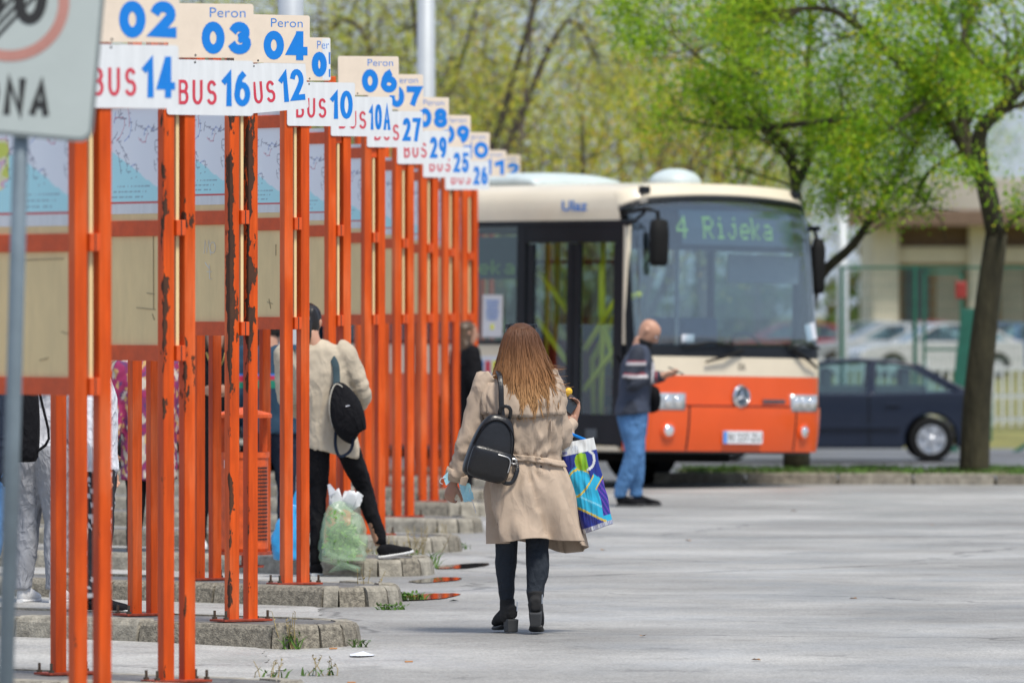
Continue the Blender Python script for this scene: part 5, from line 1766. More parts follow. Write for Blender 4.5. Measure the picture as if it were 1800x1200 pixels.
# trench coat
CR = [(1.462, -.008, .070, .0, .064), (1.438, -.008, .115, .0, .078), (1.405, -.010, .178, .0, .094), (1.36, -.010, .212, .0, .108), (1.26, -.008, .208, .0, .122), (1.13, -.002, .196, .0, .124), (1.03, .004, .187, .0, .119), (.958, .012, .180, .0, .112), (.90, .016, .203, .0, .132), (.80, .022, .232, .0, .158), (.66, .054, .236, .0, .175), (.515, .094, .240, .0, .195)]
CRs = smooth_path(CR, 6)
_cz = np.array([r[0] for r in CRs][::-1]); _cv = [np.array([r[i] for r in CRs][::-1]) for i in range(1, 5)]
def coat_pt(th, z, off=0.0):
    cx, hw, cy, hd = [float(np.interp(z, _cz, a)) for a in _cv]
    ca, sa = math.cos(th), math.sin(th)
    e = 2 / 2.25
    x = math.copysign(abs(ca) ** e, ca); y = -math.copysign(abs(sa) ** e, sa)
    d = off
    t = max(0, min(1, (.955 - z) / .40))
    # skirt folds falling from the belt, blown to the right
    d += t * (.030 * math.sin(5.0 * th - 5.5 * z + .6) + .016 * math.sin(9 * th + 6 * z + 2.0) + .030 * noise.noise(Vector((math.cos(th) * 2.6 + z * 1.2, math.sin(th) * 2.6, z * 1.6))))
    cr_ = 1 - abs(noise.noise(Vector((math.cos(th) * 3.4 - z * 2.2, math.sin(th) * 3.4 + 4, z * 2.6)))) * 2
    d += t * .024 * cr_
    # gathers round the belt and creases over the back
    g = math.exp(-((z - .955) / .085) ** 2)
    d += g * (.014 * math.sin(17 * th + 3 * math.sin(5 * th)) )
    u = max(0, min(1, (z - .96) / .12)) * max(0, min(1, (1.40 - z) / .1))
    c2 = 1 - 2 * abs(noise.noise(Vector((math.cos(th) * 4.5 + z * 3.0, math.sin(th) * 4.5 + 9, z * 5.5))))
    c3 = 1 - 2 * abs(noise.noise(Vector((math.cos(th) * 7 - z * 6.0, math.sin(th) * 7 + 2, z * 9))))
    d += u * (.023 * c2 + .011 * c3)
    # a vertical hollow below the centre of the yoke
    if sa > 0: d -= u * .012 * math.exp(-((th - R(86)) / .10) ** 2) * (1 if z < 1.19 else 0)
    if sa > 0:
        x0_ = cx + hw * x
        ph_ = math.atan2(z - .945, x0_ - .02); rr_ = math.hypot(z - .945, x0_ - .02)
        d += .011 * math.cos(11 * ph_) * math.exp(-((rr_ - .10) / .07) ** 2) * min(1, sa * 1.5)
        # the left skirt panel laps over the right one
        if z < .93:
            xl = .015 + .13 * ((.93 - z) / .42) ** 1.3
            q_ = xl - x0_
            tt_ = min(1, (.93 - z) / .15)
            if q_ > 0: d += .034 * tt_ * math.exp(-q_ / .09)
            else: d -= .012 * tt_ * math.exp(q_ / .05)
            x2_ = -.105 - .02 * (.93 - z)
            d -= .016 * tt_ * math.exp(-((x0_ - x2_) / .014) ** 2)
    k = 1 + d / max(.05, (hw + hd) / 2)
    return Vector((cx + hw * x * k, cy + hd * y * k, z))
NT = 120
zs_ = [1.462, 1.452, 1.438, 1.42, 1.40, 1.38, 1.36] + [1.34 - .0155 * i for i in range(54)]
zs_ = [z for z in zs_ if z > .515] + [.515]
bm = BM()
rows = []
for z in zs_:
    row = []
    for k in range(NT):
        th = 2 * math.pi * k / NT
        zz_ = z
        t = max(0, min(1, (.80 - z) / .28))
        dz = -.075 * max(0, math.cos(th + R(52))) ** 3 - .02 * max(0, math.cos(th - R(180))) ** 2 + .018 * math.exp(-((th - R(95)) / .35) ** 2)
        p = coat_pt(th, z)
        p.z += t * t * dz
        row.append(bm.verts.new(p))
    rows.append(row)
for a, b_ in zip(rows, rows[1:]):
    for k in range(NT):
        k2 = (k + 1) % NT
        bm.faces.new((a[k], a[k2], b_[k2], b_[k]))
coat = obj('trench_coat', bm, M['coat'], woman, smooth=True)
so = coat.modifiers.new('thickness', 'SOLIDIFY'); so.thickness = .006; so.offset = -1
# sleeves
def sleeve(rows_, seed, ref=(0, 1, 0)):
    b_ = BM()
    pr = smooth_path(rows_, 7)
    loft(b_, [(Vector(p[:3]), p[3], p[4]) for p in pr], 32, ref=ref)
    b_.normal_update()
    f_ = folds(.015, 9, seed, 1.6)
    for v in b_.verts: v.co += v.normal * f_(v.co, None)
    return b_
obj('sleeve', sleeve([(-.165, 0, 1.405, .06, .075), (-.212, 0, 1.36, .074, .082), (-.262, 0, 1.20, .073, .08), (-.315, -.01, 1.03, .068, .072), (-.350, 0, .93, .058, .062), (-.375, .012, .862, .050, .054)], 2.0), M['coat'], coat, smooth=True)
rsl = obj('sleeve', sleeve([(.120, 0, 1.405, .06, .075), (.150, 0, 1.36, .074, .082), (.162, .01, 1.22, .074, .082), (.186, .03, 1.10, .074, .084), (.194, .085, 1.055, .068, .078), (.224, .17, 1.10, .056, .062), (.252, .26, 1.16, .045, .048)], 5.0, (1, .2, 0)), M['coat'], coat, smooth=True)
bm = BM(); loft(bm, [((-.366, .008, .905), .058, .062), ((-.372, .010, .886), .059, .063), ((-.376, .012, .866), .058, .062), ((-.381, .016, .846), .055, .059)], 24, caps=True)
cf = obj('cuff', bm, M['coat'], coat, smooth=True)
bm = BM(); loft(bm, [((-.33, .0, .885), .012, .004), ((-.325, -.055, .86), .022, .004), ((-.335, -.06, .82), .018, .003)], 8)
obj('cuff_tab', bm, M['coat'], cf)
# yoke flap, belt, epaulettes, button, collar
def coat_patch(th0, th1, zf0, zf1, off, nt=60, nz=8):
    b_ = BM()
    rr = []
    for j in range(nz + 1):
        row = []
        for i in range(nt + 1):
            th = th0 + (th1 - th0) * i / nt
            z = zf0(th) + (zf1(th) - zf0(th)) * j / nz
            row.append(b_.verts.new(coat_pt(th, z, off + .004 * (1 - j / nz))))
        rr.append(row)
    for a, c in zip(rr, rr[1:]):
        for i in range(nt): b_.faces.new((a[i], a[i + 1], c[i + 1], c[i]))
    return b_
fl = obj('yoke_flap', coat_patch(R(22), R(152), lambda t: 1.198 + .016 * math.cos((t - R(92)) * 1.6) ** 2 * -1 + .012, lambda t: 1.385, .009), M['coat'], coat, smooth=True)
so = fl.modifiers.new('thickness', 'SOLIDIFY'); so.thickness = .005; so.offset = 1
bt = obj('belt', coat_patch(R(8), R(150), lambda t: .938 + .022 * math.sin((t - R(60)) * 1.3), lambda t: .972 + .022 * math.sin((t - R(60)) * 1.3), .012, 60, 3), M['coat'], coat, smooth=True)
so = bt.modifiers.new('thickness', 'SOLIDIFY'); so.thickness = .006; so.offset = 1
bm = BM(); bmesh.ops.create_uvsphere(bm, u_segments=14, v_segments=8, radius=.0135, matrix=Matrix.Translation(Vector(coat_pt(R(92), 1.195, .026))) @ Matrix.Diagonal((1, .35, 1, 1)))
obj('button', bm, M['button'], coat, smooth=True)
bm = BM(); loft(bm, [((-.235, -.02, 1.355), .022, .005), ((-.20, -.03, 1.405), .024, .005), ((-.14, -.03, 1.432), .022, .005), ((-.10, -.03, 1.445), .014, .004)], 10, ref=(.4, 0, 1))
obj('epaulette', bm, M['coat'], coat)
bm = BM(); loft(bm, [((.155, -.124, 1.115), .004, .008), ((.152, -.122, 1.175), .004, .008)], 8)
obj('pocket_welt', bm, M['coat'], coat)

# hair: a dense under-shell and several hundred strands
rnd = random.Random(77)
HT = 1.716
def hair_w(z):
    return float(np.interp(z, [1.18, 1.25, 1.33, 1.42, 1.50, 1.58, 1.64, 1.68, 1.705, 1.717], [.176, .182, .177, .160, .134, .112, .094, .072, .046, .012]))
def hair_d(z):
    return float(np.interp(z, [1.18, 1.30, 1.42, 1.50, 1.58, 1.64, 1.69, 1.717], [.150, .145, .132, .118, .112, .104, .075, .02]))
def hair_c(z): return float(np.interp(z, [1.2, 1.3, 1.45, 1.6, 1.72], [.026, .018, .002, -.010, -.014]))
def hair_col(z, j):
    t = max(0, min(1, (1.62 - z) / .36))
    a = np.array((.085, .036, .017)); m_ = np.array((.21, .10, .04)); e = np.array((.37, .205, .09))
    c = a + (m_ - a) * min(1, t * 1.7) if t < .6 else m_ + (e - m_) * ((t - .6) / .4)
    return c * j * 1.35
bm = BM(); cols = []
sh = smooth_path([(hair_c(z), .0, z, hair_w(z) * .96, hair_d(z) * .96) for z in (1.27, 1.31, 1.36, 1.42, 1.50, 1.58, 1.64, 1.69, 1.705, 1.715)], 2)
for p in sh:
    pass
loft(bm, [(Vector(p[:3]), p[3], p[4]) for p in sh], 28)
for v in bm.verts: cols.append(hair_col(v.co.z, .8))
for i in range(2000):
    a = rnd.uniform(-1, 1)
    ang = a * R(100)
    zt = 1.262 + rnd.gauss(0, .03) + .035 * abs(a) + (.05 if abs(a) > .8 else 0) - (.03 * math.exp(-((a + .05) / .3) ** 2))
    z0 = rnd.uniform(1.45, 1.714) if rnd.random() < .5 else 1.712
    lay = rnd.uniform(.97, 1.05)
    ph, am, fr_ = rnd.uniform(0, 6.28), rnd.uniform(.004, .014), rnd.uniform(1.0, 2.0)
    cl_ = math.floor(ang * 9) * 1.7
    jit = rnd.uniform(.82, 1.2)
    wd = rnd.uniform(.0015, .0042)
    n = 13
    pts = []
    for k in range(n):
        t = k / (n - 1)
        z = z0 + (zt - z0) * t
        w_ = hair_w(z) * lay; d_ = hair_d(z) * lay
        drift = .010 * t * t * (a > .25) + rnd.gauss(0, .0012)
        x_ = hair_c(z) + w_ * math.sin(ang) + (am * math.sin(fr_ * 6.28 * t + ph) + .013 * math.sin(8 * t + cl_)) * t + drift
        y_ = -d_ * math.cos(ang) * (1 if abs(ang) < R(90) else .8) + am * .8 * math.cos(fr_ * 6.28 * t + ph * 1.3) * t
        pts.append(Vector((x_, y_, z)))
    side_ = Vector((math.cos(ang), math.sin(ang), 0))
    prof = [wd * (0.5 + .7 * math.sin(math.pi * min(1, .12 + t * .9))) for t in [k / (n - 1) for k in range(n)]]
    prof[-1] = .0008
    loft(bm, [(p_, pr_, pr_ * .35) for p_, pr_ in zip(pts, prof)], 5, ref=(math.sin(ang), -math.cos(ang), 0))
    for k in range(n):
        for _ in range(5): cols.append(hair_col(pts[k].z, jit))
# loose strands blown to the right
for i in range(26):
    z0 = rnd.uniform(1.36, 1.52)
    p = Vector((hair_c(z0) + hair_w(z0) * .93, -.04 + rnd.uniform(-.05, .05), z0))
    pts = [p]
    d = Vector((.5, 0, -.8))
    for k in range(6):
        d = (d + Vector((rnd.uniform(.0, .35), rnd.gauss(0, .1), rnd.uniform(-.1, .35)))).normalized()
        pts.append(pts[-1] + d * rnd.uniform(.012, .024))
    tube(bm, pts, [.0016, .0015, .0014, .0012, .001, .0009, .0006], 4)
    for k in range(7):
        for _ in range(4): cols.append(hair_col(pts[k].z, 1.1))
hair = obj('hair', bm, M['hair'], woman, smooth=True)
ca = hair.data.color_attributes.new('Col', 'FLOAT_COLOR', 'POINT')
arr = np.ones((len(cols), 4), np.float32); arr[:, :3] = np.array(cols)
ca.data.foreach_set('color', arr.ravel())

# sunglasses pushed up on the head
sg = empty('sunglasses', tuple(woman.location), 0, 'black sunglasses pushed up on the walking woman\'s head', 'sunglasses')
for s_ in (-1, 1):
    bm = BM(); box(bm, (-.012 + s_ * .040, .085, 1.688), (.062, .012, .045), .008)
    obj('lens', bm, M['phone'], sg)
    bm = BM(); tube(bm, [(-.012 + s_ * .072, .085, 1.695), (-.012 + s_ * .082, .03, 1.683), (-.012 + s_ * .083, -.02, 1.655)], .004, 6)
    obj('temple', bm, M['phone'], sg)
    bm = BM(); box(bm, (-.012 + s_ * .078, .078, 1.694), (.022, .016, .03), .004)
    obj('hinge', bm, M['phone'], sg)
# face mask dangling from the left hand
mk = empty('face_mask', tuple(woman.location), 0, 'pale blue face mask dangling from the walking woman\'s left hand', 'face mask')
bm = BM()
g = [[bm.verts.new((-.36 + .012 * i + .016 * j * .4 + .004 * math.sin(i * 1.3), -.035 + .006 * math.cos(i + j), .835 - .022 * j + .010 * i * (j % 2 * .3) - .018 * (i > 2) * .3)) for i in range(6)] for j in range(6)]
for j in range(5):
    for i in range(5):
        if i + j < 8: bm.faces.new((g[j][i], g[j][i + 1], g[j + 1][i + 1], g[j + 1][i]))
o = obj('cloth', bm, M['mask'], mk); o.modifiers.new('t', 'SOLIDIFY').thickness = .002
bm = BM()
g = [[bm.verts.new((-.445 + .012 * i + .006 * j, -.03 + .004 * math.cos(i), .865 - .016 * j + .012 * i)) for i in range(4)] for j in range(4)]
for j in range(3):
    for i in range(3): bm.faces.new((g[j][i], g[j][i + 1], g[j + 1][i + 1], g[j + 1][i]))
o = obj('cloth', bm, M['mask'], mk); o.modifiers.new('t', 'SOLIDIFY').thickness = .002
bm = BM(); tube(bm, smooth_path([(-.30, -.03, .80), (-.29, -.03, .76), (-.275, -.03, .71), (-.262, -.03, .665)], 3), .002, 5)
tube(bm, smooth_path([(-.43, -.03, .862), (-.455, -.03, .855), (-.462, -.03, .835), (-.445, -.03, .825)], 3), .002, 5)
obj('ear_loop', bm, M['white_cloth'], mk)
# phone and a yellow item in the raised right hand
ph = obj('phone', boxm((0, 0, 0), (.072, .010, .145), .006), M['phone'], None, (woman.location.x + .262, WD_ + .30, 1.262 + gz(WD_)), (R(-52), R(38), 0))
tag(ph, 'dark phone held up in the walking woman\'s right hand', 'phone')
bm = BM(); sloft(bm, [(0, 0, 0, .012, .01), (.005, 0, .018, .026, .016), (.01, 0, .034, .026, .014), (.006, 0, .046, .008, .006)], 12)
ye = obj('yellow_wallet', bm, M['yellow'], None, (woman.location.x + .238, WD_ + .42, 1.305 + gz(WD_)), (0, 0, 0), True)
tag(ye, 'small yellow item held behind the phone of the walking woman', 'wallet')

# leather backpack on the left shoulder
bp = empty('backpack', (woman.location.x + wx(866), WD_ - .215, wz(782) + gz(WD_)), 0, 'black leather backpack hanging from the walking woman\'s left shoulder', 'backpack')
bp.rotation_euler = (R(6), R(15), R(10)); bp.scale = (.92, .92, .92)
bm = BM(); sloft(bm, [(0, 0, -.205, .110, .045), (0, 0, -.195, .134, .062), (0, -.006, -.13, .140, .074), (0, -.006, -.02, .132, .074), (0, 0, .08, .112, .062), (0, .004, .14, .088, .05), (0, .008, .172, .06, .036), (0, .01, .178, .02, .012)], 32, n=4, power=3.2)
obj('bag', bm, M['black_leather'], bp, smooth=True)
bm = BM(); sloft(bm, [(0, -.055, -.19, .100, .02), (0, -.070, -.175, .122, .030), (0, -.074, -.10, .126, .034), (0, -.074, -.04, .122, .030), (0, -.068, -.022, .112, .016)], 28, n=4, power=3.2)
pk_ = obj('front_pocket', bm, M['black_leather'], bp, smooth=True)
bm = BM(); tube(bm, smooth_path([(.118, -.098, -.13), (.116, -.102, -.07), (.10, -.104, -.045), (.07, -.106, -.040), (.03, -.107, -.040)], 3), .004, 6)
obj('zip', bm, M['zip'], pk_)
bm = BM(); tube(bm, smooth_path([(-.125, -.062, -.02), (-.10, -.062, .09), (-.04, -.052, .148), (.03, -.052, .148), (.095, -.062, .09), (.118, -.068, .0), (.122, -.07, -.10)], 4), .0045, 6)
obj('seam', bm, M['black_cloth'], bp)
bm = BM(); loft(bm, [(Vector(p), .011, .004) for p in smooth_path([(.0, .02, .165), (-.012, .01, .22), (.018, .0, .245), (.05, .0, .225), (.058, .015, .155)], 4)], 8, ref=(0, 1, 0))
obj('handle', bm, M['black_leather'], bp)
bm = BM(); loft(bm, [(Vector(p), .016, .005) for p in smooth_path([(.02, .03, .17), (-.005, .05, .24), (-.03, .07, .33), (-.05, .12, .40), (-.055, .20, .42)], 4)], 8, ref=(0, 1, 0))
obj('strap', bm, M['black_leather'], bp)
bm = BM(); loft(bm, [(Vector(p), .013, .004) for p in smooth_path([(.105, .03, -.17), (.13, -.01, -.20), (.175, .0, -.185), (.19, .02, -.11), (.165, .05, -.06), (.145, .07, -.04)], 5)], 8, ref=(0, 1, 0))
obj('strap', bm, M['black_leather'], bp)
bm = BM(); tube(bm, smooth_path([(.10, -.02, -.165), (.125, -.03, -.165), (.125, -.03, -.195), (.10, -.02, -.195), (.10, -.02, -.165)], 2), .005, 6)
tube(bm, smooth_path([(.14, .0, -.05), (.165, .0, -.05), (.165, .0, -.075), (.14, .0, -.075), (.14, .0, -.05)], 2), .005, 6)
obj('buckle', bm, M['zip'], bp)

# plastic shopping bag on the right forearm
sbag = empty('shopping_bag', (woman.location.x, WD_, gz(WD_)), 0, 'blue and turquoise plastic shopping bag with a white top on the walking woman\'s arm', 'shopping bag')
TLc, TRc, BRc, BLc = [Vector((wx(a), 0, wz(b_))) for a, b_ in ((982, 782), (1044, 770), (1078, 922), (1026, 940))]
NU, NV = 44, 90
def bag_pt(u, v, side_):
    a = TLc.lerp(TRc, u); b_ = BLc.lerp(BRc, u)
    p = b_.lerp(a, v)
    th = .045 * math.sin(math.pi * u) ** .6 * (1 - .75 * v ** 2) + .004
    wr_ = .010 * noise.noise(Vector((u * 5 + v * 2, v * 6, side_ * 3))) + .007 * (1 - 2 * abs(noise.noise(Vector((u * 9 - v * 4, v * 3, side_ * 5 + 2)))))
    edge = .010 * noise.noise(Vector((v * 5, u * 2, 7)))
    return Vector((p.x + edge * (1 if u > .5 else .4), .05 + side_ * -th + wr_ * math.sin(math.pi * u) * 1.2, p.z))
CY, BLU, WHT, YEL, GRN, VIO = (.02, .42, .66), (.012, .025, .24), (.72, .73, .72), (.72, .50, .02), (.30, .52, .01), (.12, .04, .38)
def bag_col(u, v):
    if v > .86: return (.25, .25, .45) if (.03 < u < .16 and v < .97 and int(v * 150) % 2) else ((.45, .50, .58) if (.28 < u < .5 and v < .95 and int(v * 120 + u * 40) % 2) else WHT)
    if v < .045: return (.55, .57, .60) if (int(u * 60) % 3) else (.15, .15, .35)
    gx, gy = (u - .52) / .22, (v - .76) / .10
    if gx * gx + gy * gy < 1 and not (u > .66): return GRN if (u - .4) * 1.2 < (v - .62) else (.2, .42, .01)
    r = math.hypot((u - .66) / .24, (v - .775) / .11)
    if .84 < r < 1.12 and u > .6: return WHT
    def near(f, w_): return abs(v - f) < w_
    c1 = .60 + .12 * math.sin(u * 3.6 + .4)                # upper wave
    c2 = .30 + .34 * u * u                                 # rising curve
    c3 = .32 - .30 * (u - .05)                             # lower sweep
    if near(c1 - .03, .012) and u < .62: return YEL
    if near(c2 + .10, .012) and u < .75 and v > .38: return YEL
    if near(c3 - .035, .013) and u < .95: return YEL
    if near(.36 + .5 * (u - .62), .012) and u > .74: return YEL
    if v > c1: return BLU
    if v < c3 - .05: return BLU if v > c3 - .2 or u < .45 else CY
    if u > .78 and v < .36 + .5 * (u - .62) and v > .12: return VIO if (u + v) % .11 < .05 else BLU
    if v > c2 + .11 and u > .62 and v > .55: return BLU
    if abs(v - (c3 + .12)) < .012: return (.20, .62, .80)
    return CY
vs, cols, fs = [], [], []
for si, sd_ in enumerate((1, -1)):
    for j in range(NV + 1):
        for i in range(NU + 1):
            vs.append(bag_pt(i / NU, j / NV, sd_)); cols.append(bag_col(i / NU, j / NV))
    o_ = si * (NU + 1) * (NV + 1)
    for j in range(NV):
        for i in range(NU):
            a = o_ + j * (NU + 1) + i
            f = (a, a + 1, a + NU + 2, a + NU + 1)
            fs.append(f if sd_ > 0 else f[::-1])
o2 = (NU + 1) * (NV + 1)
for i in range(NU):
    fs.append((i + 1, i, o2 + i, o2 + i + 1))
for j in range(NV):
    a = j * (NU + 1); fs.append((a, a + NU + 1, o2 + a + NU + 1, o2 + a))
    a += NU; fs.append((a + NU + 1, a, o2 + a, o2 + a + NU + 1))
me = bpy.data.meshes.new('bag'); me.from_pydata([tuple(v) for v in vs], [], fs)
me.polygons.foreach_set('use_smooth', [True] * len(fs))
ca = me.color_attributes.new('Col', 'FLOAT_COLOR', 'POINT'); arr = np.ones((len(vs), 4), np.float32); arr[:, :3] = np.array(cols); ca.data.foreach_set('color', arr.ravel())
M['bag_print'] = mat_attr('glossy_printed_plastic', .22, .6, .3, .12)
obj('bag', me, M['bag_print'], sbag)
for dy in (-.01, .03):
    bm = BM(); loft(bm, [(Vector(p), .008, .003) for p in smooth_path([(wx(992), .04 + dy, wz(783)), (wx(998), .06 + dy, wz(770)), (wx(1001), .10 + dy, wz(762)), (wx(1008), .12 + dy, wz(766)), (wx(1030), .06 + dy, wz(775))], 3)], 8)
    obj('handle', bm, M['blue_ink'], sbag)
# ---------------------------------------------------------------- other people
def figure(loc, rz, label, sc=1.0, top=None, legs=None, shoe=None, hair_m=None, hair='short', el=None, wr=None, kn=None, an=None, lean=0.0, pitch=0.0, yaw=0.0,
           hem=.86, top_w=1.0, leg_w=1.0, skin='skin', vox=.014, fwd=0.0, top_fn=None, leg_fn=None, legs_pose=None, seed=1.0, curl=.6, palm=None, sole=None, skirt=None):
    """a clothed standing person built facing -y; joints can be overridden (canonical height 1.70 m)"""
    t = empty('person', loc, rz, label, 'person')
    t.scale = (sc, sc, sc)
    def ln(p): return (p[0] + lean * max(0, p[2] - .9), p[1] - fwd * max(0, p[2] - .9), p[2])
    SHl = {s: (s * .185, .01, 1.395) for s in (-1, 1)}
    EL = el or {s: (s * .245, .03, 1.13) for s in (-1, 1)}
    WR = wr or {s: (s * .265, -.05, .885) for s in (-1, 1)}
    KN = kn or {s: (s * .10, -.02, .50) for s in (-1, 1)}
    AN = an or {s: (s * .105, .03, .085) for s in (-1, 1)}
    bm = BM()
    hc = ln((0, -.012 - .05 * math.sin(max(0, pitch)), 1.585))
    hm = head(bm, hc, 1.0, yaw, pitch)
    sloft(bm, [(*ln((0, .02, 1.53)), .05, .052), (*ln((0, .03, 1.47)), .054, .056), (*ln((0, .02, 1.41)), .09, .07)], 12)
    sloft(bm, [(*ln((0, .01, 1.43)), .09, .06), (*ln((0, .01, 1.36)), .16, .09), (*ln((0, 0, 1.15)), .14, .09), (0, 0, .98, .14, .09), (0, 0, .86, .14, .09)], 14)
    for s in (-1, 1):
        sh, e_, w_ = ln(SHl[s]), ln(EL[s]), ln(WR[s])
        sloft(bm, [(*sh, .05, .05), (*e_, .04, .04), (*w_, .027, .027)], 10, ref=(.3, .1, 1) if abs(w_[1] - e_[1]) > .15 else (0, 1, 0))
        d = Vector(w_) - Vector(e_)
        pn = palm[s] if palm else (-s, 0, 0)
        hand(bm, Vector(w_) + d.normalized() * .012, d.normalized() if not palm else (d.normalized() + Vector((0, -.3, 0))).normalized(), pn, curl, .95, s)
        k_, a_ = KN[s], AN[s]
        sloft(bm, [(s * .085, 0, .88, .075, .075), (*k_, .045, .05), (*((Vector(k_) * .6 + Vector(a_) * .4)), .045, .05), (*a_, .032, .036)], 10)
    fuse('body', bm, vox * .75, M[skin], t, it=1)
    # trousers
    if legs:
        bm = BM()
        for s in (-1, 1):
            k_, a_ = Vector(KN[s]), Vector(AN[s])
            sloft(bm, [(s * .04, 0, .96, .125, .105), (s * .082, 0, .84, .098 * leg_w, .115 * leg_w), (*((Vector((s * .085, 0, .84)) + k_) / 2), .085 * leg_w, .092 * leg_w), (*k_, .066 * leg_w, .07 * leg_w), (*((k_ * .55 + a_ * .45)), .060 * leg_w, .066 * leg_w), (*(a_ + Vector((0, 0, .06))), .046 * leg_w, .05 * leg_w), (*(a_ + Vector((0, 0, .0))), .046 * leg_w, .05 * leg_w)], 14)
        o = fuse('trousers', bm, vox, M['print_cloth'] if leg_fn else legs, t, folds(.006, 10, seed, .9), 1)
        if leg_fn: paint(o, leg_fn)
    # top
    bm = BM()
    W = top_w
    sloft(bm, [(*ln((0, .015, 1.475)), .062, .06), (*ln((0, .012, 1.44)), .12 * W, .082), (*ln((0, .01, 1.39)), .19 * W, .10), (*ln((0, .005, 1.28)), .20 * W, .122 * W), (*ln((0, 0, 1.10)), .18 * W, .122 * W), (*ln((0, 0, .98)), .172 * W, .118 * W), (0, 0, hem + .03, .185 * W, .128 * W), (0, 0, hem, .188 * W, .130 * W)], 22, power=2.3)
    for s in (-1, 1):
        sh, e_, w_ = Vector(ln(SHl[s])), Vector(ln(EL[s])), Vector(ln(WR[s]))
        sloft(bm, [(*(sh + Vector((-s * .04, 0, .02))), .06, .07), (*sh, .07, .075), (*((sh + e_) / 2), .066, .07), (*e_, .060, .064), (*((e_ + w_) / 2), .052, .055), (*(e_ * .08 + w_ * .92), .042, .045)], 14, ref=(.3, .1, 1) if abs(w_.y - e_.y) > .15 else (0, 1, 0))
    o = fuse('jacket', bm, vox, M['print_cloth'] if top_fn else top, t, folds(.007, 8, seed + 4, .8), 1)
    if top_fn: paint(o, top_fn)
    # shoes
    for s in (-1, 1):
        a_ = Vector(AN[s]) - Vector((0, .03, .085))
        bm = BM()
        loft(bm, [(a_ + Vector((0, .062, .04)), .026, .034), (a_ + Vector((0, .03, .052)), .036, .05), (a_ + Vector((0, -.03, .05)), .038, .046), (a_ + Vector((0, -.10, .038)), .045, .032), (a_ + Vector((0, -.165, .03)), .038, .024), (a_ + Vector((0, -.195, .026)), .016, .012)], 14, ref=(0, 0, 1), power=2.5)
        so_ = obj('shoe', bm, shoe, t, smooth=True)
        bm = BM()
        loft(bm, [(a_ + Vector((0, .075, .012)), .022, .011), (a_ + Vector((0, .05, .012)), .036, .012), (a_ + Vector((0, -.04, .012)), .037, .012), (a_ + Vector((0, -.12, .012)), .047, .012), (a_ + Vector((0, -.175, .014)), .037, .012), (a_ + Vector((0, -.205, .017)), .014, .01)], 12, ref=(0, 0, 1), power=3)
        obj('sole', bm, sole or M['white_rubber'], so_)
    # hair
    if hair != 'bald' and hair_m:
        bm = BM()
        n0 = 0
        sloft(bm, [(0, .05, -.06, .055, .05), (0, .035, -.03, .074, .072), (0, .022, .02, .082, .092), (0, .014, .065, .076, .098), (0, .01, .10, .054, .072), (0, .008, .124, .012, .018)], 18)
        if hair == 'tail':
            sloft(bm, [(0, .09, .0, .045, .035), (0, .115, -.04, .048, .04), (0, .115, -.09, .045, .036), (0, .10, -.15, .03, .024), (0, .09, -.18, .01, .01)], 12)
        if hair == 'long':
            sloft(bm, [(0, .03, .06, .082, .09), (0, .045, -.04, .10, .075), (0, .06, -.13, .125, .065), (0, .07, -.24, .13, .055), (0, .07, -.32, .10, .04)], 16)
        xf(bm, 0, hm)
        fuse('hair', bm, vox * .8, hair_m, t, folds(.006, 30, seed, .15), 1)
    return t, hm

# man with a phone by the bus (side on, facing right)
MD = 76.6
MS = .985
def man_col(co):
    z, x = co[2], abs(co[0])
    n_ = noise.noise(Vector(co) * 14) * .004
    base = (.040, .052, .085)
    if x > .215 or co[1] < -.16:
        zz_ = z + n_
        if x > .2 and co[1] > -.16:
            if 1.285 < zz_ < 1.315: return (.50, .48, .50)
            if 1.315 < zz_ < 1.33: return (.25, .04, .06)
            if 1.175 < zz_ < 1.20: return (.50, .48, .50)
            if 1.20 < zz_ < 1.215: return (.25, .04, .06)
        if co[1] < -.16 and (.19 < -co[1] < .21): return (.50, .48, .50)
        if co[1] < -.16 and (.225 < -co[1] < .24): return (.28, .05, .07)
        return (.022, .028, .045)
    return base
man, mhm = figure((PX(1112, MD), MD, gz(MD)), R(84), 'bald man in a navy jacket and jeans looking at his phone beside the bus', MS, None, M['jeans_blue'], M['black_cloth'], None, 'bald',
    el={-1: (-.255, .04, 1.12), 1: (.255, .02, 1.12)}, wr={-1: (-.11, -.235, 1.20), 1: (.05, -.26, 1.19)}, pitch=R(40), fwd=.15, hem=.84, top_w=1.25, leg_w=1.2, top_fn=man_col, vox=.013, seed=2, curl=.5,
    palm={-1: (.5, -.1, .85), 1: (-.5, -.1, .85)}, an={-1: (-.10, .10, .085), 1: (.12, -.02, .085)}, sole=M['heel'])
man['label'] = 'bald person in a navy jacket and blue jeans looking at a phone beside the bus'
M['mask_black'] = mat('black_face_mask', (.012, .012, .014, 1), .8)
bm = BM()
sloft(bm, [(0, -.050, -.150, .03, .03), (0, -.055, -.118, .055, .058), (0, -.034, -.092, .066, .080), (0, -.026, -.072, .067, .084)], 16)
xf(bm, 0, mhm)
mm = obj('chin_mask', bm, M['mask_black'], man, smooth=True)
bm = BM(); tube(bm, [mhm @ Vector((q_ * .064, -.02, -.07)) for q_ in (1,)] + [mhm @ Vector((.079, .02, .0))], .003, 5); obj('ear_loop', bm, M['mask_black'], mm)
